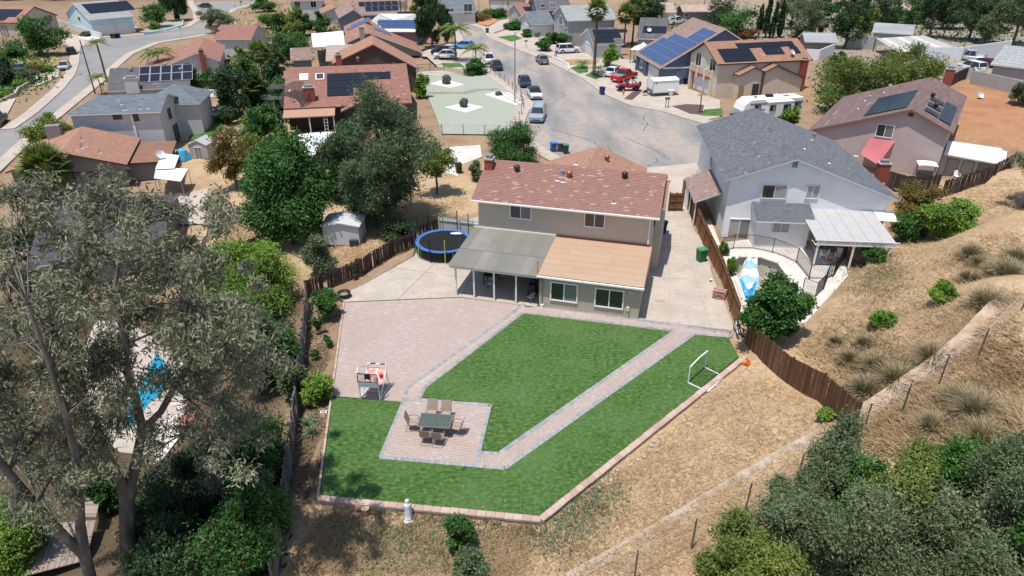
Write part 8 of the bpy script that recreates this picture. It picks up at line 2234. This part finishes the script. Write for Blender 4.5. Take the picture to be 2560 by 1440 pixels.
def planting():
 def gum(label, stems, blobs, n):
  base = stems[0][0]; o = ray(base[0], base[1], base[2]); o.z = ground_z(o.x, o.y)
  t = thing('gum_tree', label, 'tree', o, 0, 'gum trees'); tk = MB(); nodes = []
  for st in stems:
   P = [ray(*p[:3]) - o for p in st]; tk.tube(P, [p[3] for p in st], 9, cap=False); nodes += [(p, s[3]) for p, s in zip(P, st)]
  f0 = ray(*base[:3]) - o; tk.tube([(f0.x * .8, f0.y * .8, -.3), tuple(f0)], [base[3] * 1.25, base[3]], 9)
  B = []
  for (px, py, Y, r) in blobs:
   c = ray(px, py, Y) - o; B.append((np.array(c), r, r, r * .8)); nd, rr = min(nodes, key=lambda q: (q[0] - c).length + (2.0 if q[0].z > c.z + 1 else 0)); m_ = nd.lerp(c, .5) + Vector((random.uniform(-.3, .3), random.uniform(-.3, .3), .3))
   tk.tube([nd, m_, c], [min(.07, rr * .45), .032, .012], 5, cap=False)
   B.pop()
   for _ in range(3 if py < 700 else 5):
    w_ = rng.normal(size=3) * .62 * r; k_ = rng.uniform(.36, .62) * r; B.append((np.array(c) + w_ * np.array((1, 1, .7)), k_, k_, k_ * .75))
    e = c + Vector((random.uniform(-1, 1), random.uniform(-1, 1), random.uniform(-.6, .8))) * r; tk.tube([c.lerp(m_, .3), c.lerp(e, .5), e], [.02, .014, .005], 4, cap=False)
  tk.build('trunk', M['gum_bark'], t, smooth=True)
  put('crown', crown_mesh('crown', B, n, .22, .06, 'gum', droop=.5, out=.5, shell=.5), t, kind='stuff')
 A = [(322,1460,20,.34),(320,1330,20,.33),(316,1240,20,.3),(338,1165,20.3,.2),(356,1075,20.6,.17),(340,1000,20.3,.15),(318,930,20,.14),(316,860,20,.13),(298,790,20.2,.1),(284,735,20.4,.08),(300,640,20.8,.06),(330,560,21,.04)]
 Bs = [(316,1240,20,.26),(290,1178,19.8,.16),(262,1125,19.5,.13),(236,1040,19,.1),(205,950,19,.08),(170,850,19.3,.06)]
 Cs = [(356,1075,20.6,.14),(402,1030,21,.13),(436,968,21.3,.12),(478,908,21.8,.09),(530,860,22.2,.06),(575,800,22.5,.04)]
 r1 = random.Random(4); J = lambda L, s=1.0: [(x + r1.uniform(-14, 14), y + r1.uniform(-14, 14), 20.5 + r1.uniform(-2.2, 3.2), r1.uniform(.95, 1.5) * s) for x, y in L]
 gum('tall forked gum tree with pale trunk at the lower left', [A, Bs, Cs], J([(310,880),(300,980),(350,800),(340,1060),(250,880),(400,920),(250,540),(300,500),(250,450),(350,470),(200,505),(430,520),(500,545),(470,590),(545,580),(390,560),(330,600),(280,640),(420,640),(350,690),(220,640),(470,680),(520,650),(560,690),(300,740),(400,740),(230,720),(440,790),(500,760),(560,770),(620,800),(420,850),(490,850),(560,860),(620,900),(530,930),(590,970),(470,1000),(540,1040),(600,1050),(420,1080),(500,1110),(560,1130),(260,1120),(600,1200),(540,1230)]), 235)
 D = [(232,1470,18.5,.24),(212,1390,18.5,.22),(200,1310,18.4,.18),(198,1230,18.3,.16),(190,1140,18.2,.13),(165,1040,18,.1),(120,900,18,.08),(70,760,18,.05)]
 E = [(212,1390,18.5,.2),(160,1340,18.2,.17),(90,1262,18,.15),(20,1180,17.8,.13),(-60,1080,17.6,.1)]
 gum('gum tree with leaning grey trunks at the lower left corner', [D, E], [(x, y, Y - 1.2, r) for x, y, Y, r in J([(20,480),(30,540),(60,600),(10,620),(40,680),(90,690),(20,750),(80,770),(150,740),(130,820),(60,850),(10,860),(190,800),(190,880),(230,900),(240,1000),(110,910),(40,950),(170,950),(100,1000),(20,1040),(190,1030),(130,1080),(60,1110),(210,1110),(10,1130),(120,1160),(190,1170),(160,1240),(100,1230),(-20,900),(-30,1000),(-40,700),(140,660)])], 235)
 tree('pine', 'broad green pine beside the white metal shed', (968,560), 238, 262, .1, 1.6, nc=56, name='pine_tree')
 tree('broad', 'dense bright green broadleaf tree left of the pine', (735,606), 340, 225, .05, 1.9, nc=54); tree('broad', 'darker leafy tree filling the gap between broadleaf tree and pine', (850,500), 372, 110, .04, 1.2); tree('broad', 'leafy tree left behind the dense broadleaf tree', (675,520), 372, 120, .05, 1.2); tree('green', 'low shrub clump right of the white metal shed', (1000,598), 548, 90, .02, .8, m='dark'); tree('green', 'dark shrub clump at the pine foot', (930,545), 480, 120, .02, .8, m='dark'); tree('broad', 'smaller bright green tree in front of the dish house', (668,372), 262, 110, .1, 1.2)
 tree('olive', 'yellowish green tree at the left of the bank', (592,472), 322, 128, .15, 1.1, m='bronze'); tree('green', 'dark bushy tree under the dish house porch', (880,340), 290, 90, .05, .8, m='dark')
 tree('feather', 'yellow green feathery shrub mass above the old fence', (632,790), 596, 235, .1, 1.8, nc=44, m='lime'); tree('feather', 'feathery green shrub leaning on the old grey fence', (650,985), 770, 150, .1, 1.4, m='grey', nc=34); tree('feather', 'lower feathery green shrub beside the grey fence', (705,935), 810, 130, .05, 1.2, m='ficus')
 tree('grey', 'thin airy shrub below the white metal shed', (806,690), 582, 88, .1, .5); tree('lime', 'light green tree right of the pine', (1092,485), 352, 118, .2, .9, m='olive')
 tree('green', 'round green tree at the kerb behind the main chimney', (1280,410), 310, 152, .08, 1.5, nc=30, m='ficus', leaf=.8); tree('grey', 'small pale shrub beside the main chimney', (1190,452), 402, 44, .05, .6)
 tree('green', 'leafy young citrus bush at the fence corner', (818,796), 722, 66, .1, .8, m='ficus', leaf=.8); tree('lime', 'lime green bush in the left garden bed', (795,1006), 928, 74, .1, .9, leaf=.8)
 for px, tp, lb in (((798,838), 790, 'thin sapling with stone ring in the garden bed'), ((821,868), 838, 'short sapling in a brick ring in the bed'), ((789,900), 876, 'tiny shrub in the dry garden bed')): tree('green', lb, px, tp, 24, .25, .3, nc=7, name='sapling', cat='sapling', leaf=.7)
 tree('broad', 'glossy dark green tree behind the brown board fence', (1922,850), 706, 148, .12, 2.0, nc=40, leaf=.85)
 tree('green', 'bright green round bush below the retaining wall', (1152,1372), 1300, 80, .12, 1.2, leaf=.7); tree('grey', 'grey green shrub at the bottom edge below the wall', (1180,1450), 1378, 86, .1, .6)
 tree('bronze', 'olive bronze shrub behind the white house chimney', (2296,540), 458, 118, .02, 1.0); tree('bronze', 'lower bronze shrub on the dry bank edge', (2272,560), 500, 80, .02, .8); tree('green', 'dark green shrub right of the lattice patio', (2262,606), 530, 96, .05, 1.0); tree('lime', 'bright yellow green shrub on the hillside edge', (2352,598), 500, 138, .02, 1.5, nc=28); tree('green', 'low green shrub in front of the lattice patio', (2188,652), 618, 72, .02, .6); tree('lime', 'small lime plant by the fence of the pool', (1806,640), 604, 22, .02, .5, m='lime', z=.0); tree('lime', 'slim green plant along the pool fence', (1824,690), 646, 24, .02, .4, z=.0)
 for px, tp, w, lb in (((2340,765), 702, 66, 'bright green bush alone on the dry hillside'), ((2202,820), 780, 58, 'small bright green bush lower on the dry hillside'), ((2060,1050), 1018, 40, 'tuft of green at the end of the brown fence')): tree('lime', lb, px, tp, w, .02, .9, m='lime', leaf=.75)
 tree('gum', 'sparse grey olive tree at the right edge', (2560,520), 318, 130, .3, .9, m='gum')
 for i, (px, tp, w, k, lb) in enumerate((((2052,1330), 1068, 190, 'grey', 'silvery shrub with the tallest tip at lower right'), ((1948,1450), 1215, 240, 'grey', 'grey green shrub nearest the chain link fence'), ((2190,1420), 1130, 230, 'olive', 'olive green shrub behind the silvery one'), ((2330,1340), 1112, 170, 'green', 'fresh green shrub in the middle of the lower right thicket'), ((2440,1420), 1090, 220, 'grey', 'tall grey shrub towards the lower right corner'), ((2545,1330), 1088, 170, 'green', 'bright green shrub at the right edge'), ((2120,1530), 1240, 300, 'grey', 'low grey shrub at the bottom of the thicket'), ((2350,1540), 1250, 300, 'grey', 'wide grey shrub at the bottom edge right'), ((1850,1540), 1320, 250, 'olive', 'olive shrub at the bottom edge left of the thicket'), ((2550,1530), 1230, 240, 'green', 'dark green shrub in the lower right corner'), ((2250,1470), 1185, 190, 'grey', 'grey shrub filling the middle of the thicket'), ((1985,1390), 1180, 130, 'grey', 'small grey shrub at the drain edge'), ((2400,1500), 1190, 200, 'grey', 'grey shrub behind the wide bottom one'), ((2130,1400), 1170, 150, 'green', 'green shrub between the silvery and olive ones'))):
  tree(k, lb, px, tp, w, .02, 2.3, nc=34, leaf=.62, group='lower right thicket', m={'olive': 'grey', 'green': 'ficus'}.get(k) if i not in (2, 8) else 'olive', name='shrub', cat='shrub')
 for px, tp, w, k, lb, fl in (((640,1190), 1010, 200, 'green', 'bright green feathery shrub beside the grey fence foot', None), ((655,1350), 1170, 170, 'green', 'oleander shrub with red flowers by the garden bed', ('red', 22)), ((600,1480), 1290, 190, 'green', 'oleander with red flowers at the bottom edge', ('red', 26)), ((450,1370), 1200, 190, 'dark', 'dark shrub in the gum tree shade', ('flower', 90)), ((440,1500), 1330, 220, 'dark', 'dark bottom shrub right of the gum trunk', None), ((530,1260), 1130, 150, 'dark', 'dark ivy shrub under the stair railing', None), ((60,1420), 1280, 150, 'lime', 'yellow green bush at the lower left corner', None), ((270,1270), 1165, 80, 'green', 'small green bush between the gum stems', None), ((530,1480), 1380, 130, 'olive', 'olive bush at the bottom of the litter slope', None), ((700,1330), 1240, 60, 'green', 'leggy shrub against the grey fence', ('red', 20)), ((735,1000), 900, 70, 'grey', 'grey shrub overhanging the fence', None), ((60,640), 560, 90, 'dark', 'dark tree over the small left lawn', None), ((560,720), 640, 90, 'dark', 'dark shrub below the bank fence', None), ((430,700), 600, 90, 'dark', 'dark shrub beside the charcoal roof', None)):
  tree(k, lb, px, tp, w, .02, 1.5, flowers=fl, leaf=.75, m='dark' if k == 'dark' else None, nc=30)
 fan_palm('tall fan palm left of the two close palms', (1484,190), -2, 74); fan_palm('fan palm on the left of the close pair', (1559,118), 10, 66); fan_palm('taller fan palm on the right of the close pair', (1580,112), -10, 70)
 feather_palm('feather palm by the white hatchback', (1140,158), 52, 74); feather_palm('short feather palm near the pavement bend', (1190,172), 104, 64); feather_palm('leaning feather palm at the left street', (268,205), 92, 50); feather_palm('small yellow palm by the left lamp pole', (256,236), 180, 46); feather_palm('feather palm in front of the red gable roof', (404,186), 112, 80)
 fan_palm('big fan palm in front of the tan orange roof', (140,500), 366, 150, skirt=False, n=34); fan_palm('fan palm among the dark trees near the pergola', (660,215), 104, 74, skirt=False); fan_palm('lower fan palm left of the pergola', (645,262), 186, 72, skirt=False); feather_palm('tiny palm in the mulch bed', (1748,284), 232, 22, n=10); feather_palm('cycad on the front lawn near the white wall', (1456,172), 148, 34, n=14); feather_palm('cycad beside the white sedan', (1494,194), 160, 38, n=14)
 for k, lb, px, tp, w, lw, fl in (('broad', 'large round dark tree on the left front lawn', (105,140), 40, 132, .08, None), ('green', 'round green tree beside the pale blue house', (395,68), 6, 76, .08, None), ('willow', 'dark drooping tree behind the round green one', (440,52), -30, 70, .1, None), ('grey', 'leafy street tree before the red roofs', (540,82), 16, 82, .15, None), ('green', 'yellow green tree beside the dark grey roof', (502,240), 166, 74, .15, None), ('dark', 'blue green dark tree near the shade sail', (590,290), 150, 88, .05, None), ('dark', 'dark tree left of the dish house', (640,262), 170, 66, .05, None), ('olive', 'olive tree above the tan orange roof', (125,372), 288, 128, .1, None), ('green', 'rounded green tree at the top, leftmost of the group', (660,30), -8, 60, .1, None), ('lime', 'small yellow green tree right of the dry lawn', (672,72), 30, 44, .1, None), ('green', 'leafy green tree in the middle upper group', (706,92), 22, 74, .05, None), ('olive', 'olive green tree left of the banana plants', (745,92), 8, 62, .05, None), ('green', 'banana like clump by the white walled house', (805,82), 26, 56, .05, None), ('green', 'green tree behind the small brown shed', (742,160), 78, 76, .05, None), ('green', 'dark green tree left of the small shed', (700,140), 84, 66, .05, None), ('willow', 'tall dark weeping tree at the top centre', (1080,122), -30, 92, .08, None), ('willow', 'paler weeping tree right of the dark one', (1118,110), 18, 34, .1, None), ('olive', 'yellow shrub left of the weeping tree', (1040,62), 12, 34, .1, None), ('green', 'white flowering oleander above the gravel lot', (1192,188), 148, 64, .02, ('flower', 18)), ('lime', 'clipped green hedge beside the dish house gable', (1056,246), 184, 34, .02, None), ('dark', 'trailing dark shrub left of the pergola', (690,300), 230, 70, .02, None),
  ('green', 'shrub by the far terracotta bed', (1185,48), 28, 50, .02, None), ('bronze', 'golden hedge above the terracotta bed', (1190,52), 36, 70, .02, None), ('green', 'long green hedge at the far garage', (1245,44), 22, 74, .02, None), ('green', 'dark green hedge left of the small grey house', (1284,74), 54, 56, .02, None), ('green', 'bush beside the street lamp garden', (1362,128), 92, 42, .05, None), ('green', 'shrub by the low wall near the white SUV', (1415,112), 78, 50, .02, None), ('lime', 'yellowish tree before the taupe house', (1522,168), 112, 44, .15, None), ('green', 'green shrubs under the tall palms', (1385,110), 76, 40, .02, None), ('green', 'shrub at the front of the small grey house', (1330,92), 72, 50, .02, None), ('green', 'hedge next to the far right garage', (1370,84), 46, 28, .02, None)):
  tree(k, lb, px, tp, w, lw, 1.0, flowers=fl)
 for lb, px, tp, w, k in (('brown purple shrub by the left drive', (96,182), 156, 46, 'bronze'), ('clipped bright shrub by the left pavement', (120,180), 162, 36, 'lime'), ('grey green shrub by the left planter', (62,206), 170, 66, 'grey'), ('dark green shrub at the left edge', (18,214), 168, 44, 'dark'), ('low green hedge under the round dark tree', (35,142), 118, 54, 'green'), ('dark conifer at the left edge', (8,180), 138, 50, 'dark'), ('small yellow bush in the corner garden', (388,74), 54, 28, 'lime'), ('dry round shrub on the white bed', (217,92), 78, 24, 'grey'), ('yellow shrub on the left planter wall', (52,212), 196, 34, 'lime'), ('bright shrub in the lower planter', (12,246), 232, 30, 'lime')): tree(k, lb, px, tp, w, .02, .7)
 for k, lb, px, tp, w, lw in (('feather', 'large pepper tree beside the tan house chimney', (2125,285), 106, 175, .03), ('feather', 'pepper tree right of the larger one', (2232,270), 108, 165, .03), ('olive', 'sparse shrub at the grey wall', (2330,200), 150, 60, .02), ('grey', 'dry shrub at the right end of the red bank', (2545,262), 198, 60, .05), ('lime', 'citrus bush between the trailer and brown roof', (1972,306), 268, 48, .02), ('green', 'oak like dark tree behind the tan house', (1838,92), 18, 112, .05), ('rust', 'rust coloured bush behind the tan house', (1866,96), 70, 52, .02), ('grey', 'grey foliage tree between cypresses and pole', (2000,98), -10, 90, .05), ('grey', 'pale grey tree left of the timber pole', (2035,90), 20, 60, .05), ('dark', 'big dark tree right of the timber pole', (2110,122), -30, 110, .12), ('olive', 'yellow green tree in front of the dark one', (2150,98), 6, 60, .1), ('dark', 'dark pine at the top right, leftmost', (2320,95), -40, 90, .15), ('pine', 'dark pine in the middle of the top right row', (2420,100), -40, 110, .15), ('pine', 'dark leaning pine at the top right corner', (2530,110), -50, 110, .2), ('green', 'green tree behind the white roofed home', (2230,58), 14, 90, .02), ('green', 'bright tree between the top right pines', (2370,70), 14, 60, .05), ('dark', 'dark hedge tree behind the beige roofs', (1620,62), -20, 70, .05), ('green', 'green bushes behind the beige roofed house', (1600,60), 20, 50, .02), ('grey', 'grey tree far behind the carport', (2470,110), 30, 70, .1), ('green', 'small garden tree near the white panels', (2090,170), 130, 50, .02)):
  tree(k, lb, px, tp, w, lw, 1.0)
 for i, (px, tp) in enumerate((((1894,94), 2), ((1912,95), -14), ((1930,96), -6), ((1947,94), -16))): tree('dark', ('leftmost', 'second', 'third', 'rightmost')[i] + ' of four tall dark cypresses behind the tan house', px, tp, 22, .02, 1.0, name='cypress', group='row of cypresses', nc=22, conical=True)
 O = 'first second third fourth fifth sixth seventh eighth ninth tenth eleventh twelfth thirteenth fourteenth fifteenth sixteenth'.split()
 for i, x in enumerate((1620,1800,1975,2060,2150,2200,2260,2300,2355,2390,2450,2480,2520,2560)): tree(('dark','green','grey','olive')[i % 4], O[i] + ' tree from the left in the dark grove along the upper right', (x, 50 + 11 * (i % 3)), -26, 96, .04, 1.0, group='upper right grove', m=(None,'dark','grey','ficus')[i % 4])
 for i, (x, y, tp, w) in enumerate(((560,265,190,60),(622,232,150,70),(612,180,118,50),(690,226,140,70),(712,262,186,60),(736,118,50,60),(680,180,112,60),(762,90,36,50),(640,330,268,80),(575,310,262,50),(700,420,330,90),(640,420,335,80))): tree(('dark','green','olive')[i % 3], O[i] + ' leafy tree of the green belt left of the dish house', (x, y), tp, w, .03, 1.1, group='green belt trees', m=('dark','ficus','olive')[i % 3])
 for i, x in enumerate((-20,30,85,140,185)): tree('dark', O[i] + ' dark tree from the left behind the tan and blue houses', (x, -8 + 7 * (i % 2)), -50, 80, .02, 1.0, group='trees at top left')
 tus = [((2462,770), 1.3, 1.1), ((2425,640), .9, .9), ((2450,665), .7, .7), ((2330,905), 1.3, 1.1), ((2125,905), .7, .7), ((2190,925), 1.1, .9), ((2240,960), 1.4, 1.0), ((2160,985), 1.2, .9), ((2440,1045), 1.4, 1.1), ((2400,1010), .9, .9), ((2455,1110), 1.0, .9), ((2500,720), 1.2, 1.0), ((2530,700), 1.0, .9), ((2420,705), .8, .8), ((2480,690), .9, .8), ((2540,650), .9, .9), ((2160,865), .6, .6), ((2090,860), .6, .5), ((2330,1080), .9, .8)]
 for i, (px, r, h) in enumerate(tus): tussock('feathery straw green grass clump on the dry hillside, ' + ('top right', 'right of the green bush', 'small one beside it', 'by the wire fence', 'near the leafy tree', 'in the lower drift', 'largest of the lower drift', 'nearest the brown fence', 'below the wire fence', 'small one below the wire', 'lowest right', 'far right upper', 'at the right edge', 'beside the pair at right', 'in the right cluster', 'highest at the right edge', 'small one by the daisies', 'smallest near the tree', 'at the thicket edge')[i], px, r * 1.25, h * 1.1, n=620)
 for i, px in enumerate(((2012,765), (770,1062), (782,1082))): tussock(('spiky agave at the pool corner', 'spiky agave in the garden bed, upper', 'spiky agave in the garden bed, lower')[i], px, .8, (1.0, .55, .5)[i], 'lime' if i == 0 else 'weed', 46, 'agave', 'agave', .9, 'agaves', .05)
 scatter('dry_grass', 'dry straw grass covering the right hillside', 'grass', [[(2080,800),(2340,500),(2560,440),(2560,1090),(2200,1060),(2130,1010),(2000,880)], [(2130,1090),(2560,900),(2560,1110),(2200,1140)]], 64000, .46, 'straw', .8, .03)
 scatter('dry_grass', 'dry straw grass on the slope below the retaining wall', 'grass', [[(1380,1310),(1880,915),(2090,1050),(1850,1440),(1250,1440)], [(720,1440),(810,1270),(1340,1320),(1300,1440)]], 44000, .26, 'straw', .7, .022)
 scatter('dry_grass', 'dry grass on the left bank', 'grass', [[(500,660),(640,480),(700,600),(560,660)], [(760,640),(1020,500),(1180,500),(1040,590),(900,690),(800,710)]], 16000, .34, 'straw')
 scatter('scrub', 'grey green scrub patches on the hillside', 'scrub', [[(2060,850),(2180,830),(2300,960),(2150,1000),(2080,930)], [(2120,690),(2250,670),(2240,720),(2130,720)], [(2380,1000),(2520,960),(2540,1090),(2360,1090)]], 9000, .4, 'tuft', .45, .03, 30)
 scatter('ground_cover', 'low green ground cover in the gardens between the far houses', 'ground cover', [[(560,120),(690,90),(720,300),(640,330),(560,260)], [(600,30),(860,20),(850,90),(700,150),(640,90)], [(1900,40),(2560,20),(2560,110),(1900,95)], [(2040,180),(2300,170),(2280,250),(2060,280)], [(1600,40),(1900,30),(1880,90),(1620,60)], [(0,110),(60,100),(150,180),(0,240)]], 16000, .75, 'ficus', .5, .34, 16)
 scatter('ground_cover', 'ivy and low plants in the shade below the left fence', 'ground cover', [[(320,1260),(560,1060),(730,1060),(690,1440),(330,1440)], [(520,740),(700,640),(740,900),(600,960)]], 9000, .28, 'dark', .5, .14, 16)
 scatter('weeds', 'low grey green weeds below the retaining wall', 'weeds', [[(900,1330),(1130,1340),(1250,1430),(900,1430)], [(1340,1320),(1500,1200),(1560,1230),(1400,1380)], [(820,1300),(1340,1320),(1340,1345),(820,1330)]], 6500, .22, 'weed', .3, .05, 34)
 scatter('leaf_litter', 'brown leaf litter under the gum trees', 'litter', [[(300,1250),(560,1000),(720,820),(690,1440),(300,1440)], [(760,800),(830,800),(800,1240),(720,1240)]], 14000, .16, 'deadpalm', .9, .05)
 for i in range(34):
  px = (random.uniform(1500, 1930), 0); x = px[0]; y = 1300 - (x - 1352) * .79 + random.uniform(6, 60); p = gpt(x, y)
  rock('loose pale stone on the dirt outside the wall', p, random.uniform(.05, .13), 'sidewalk', 'loose stones below the wall', .6, 'stone', 'stone')
planting()
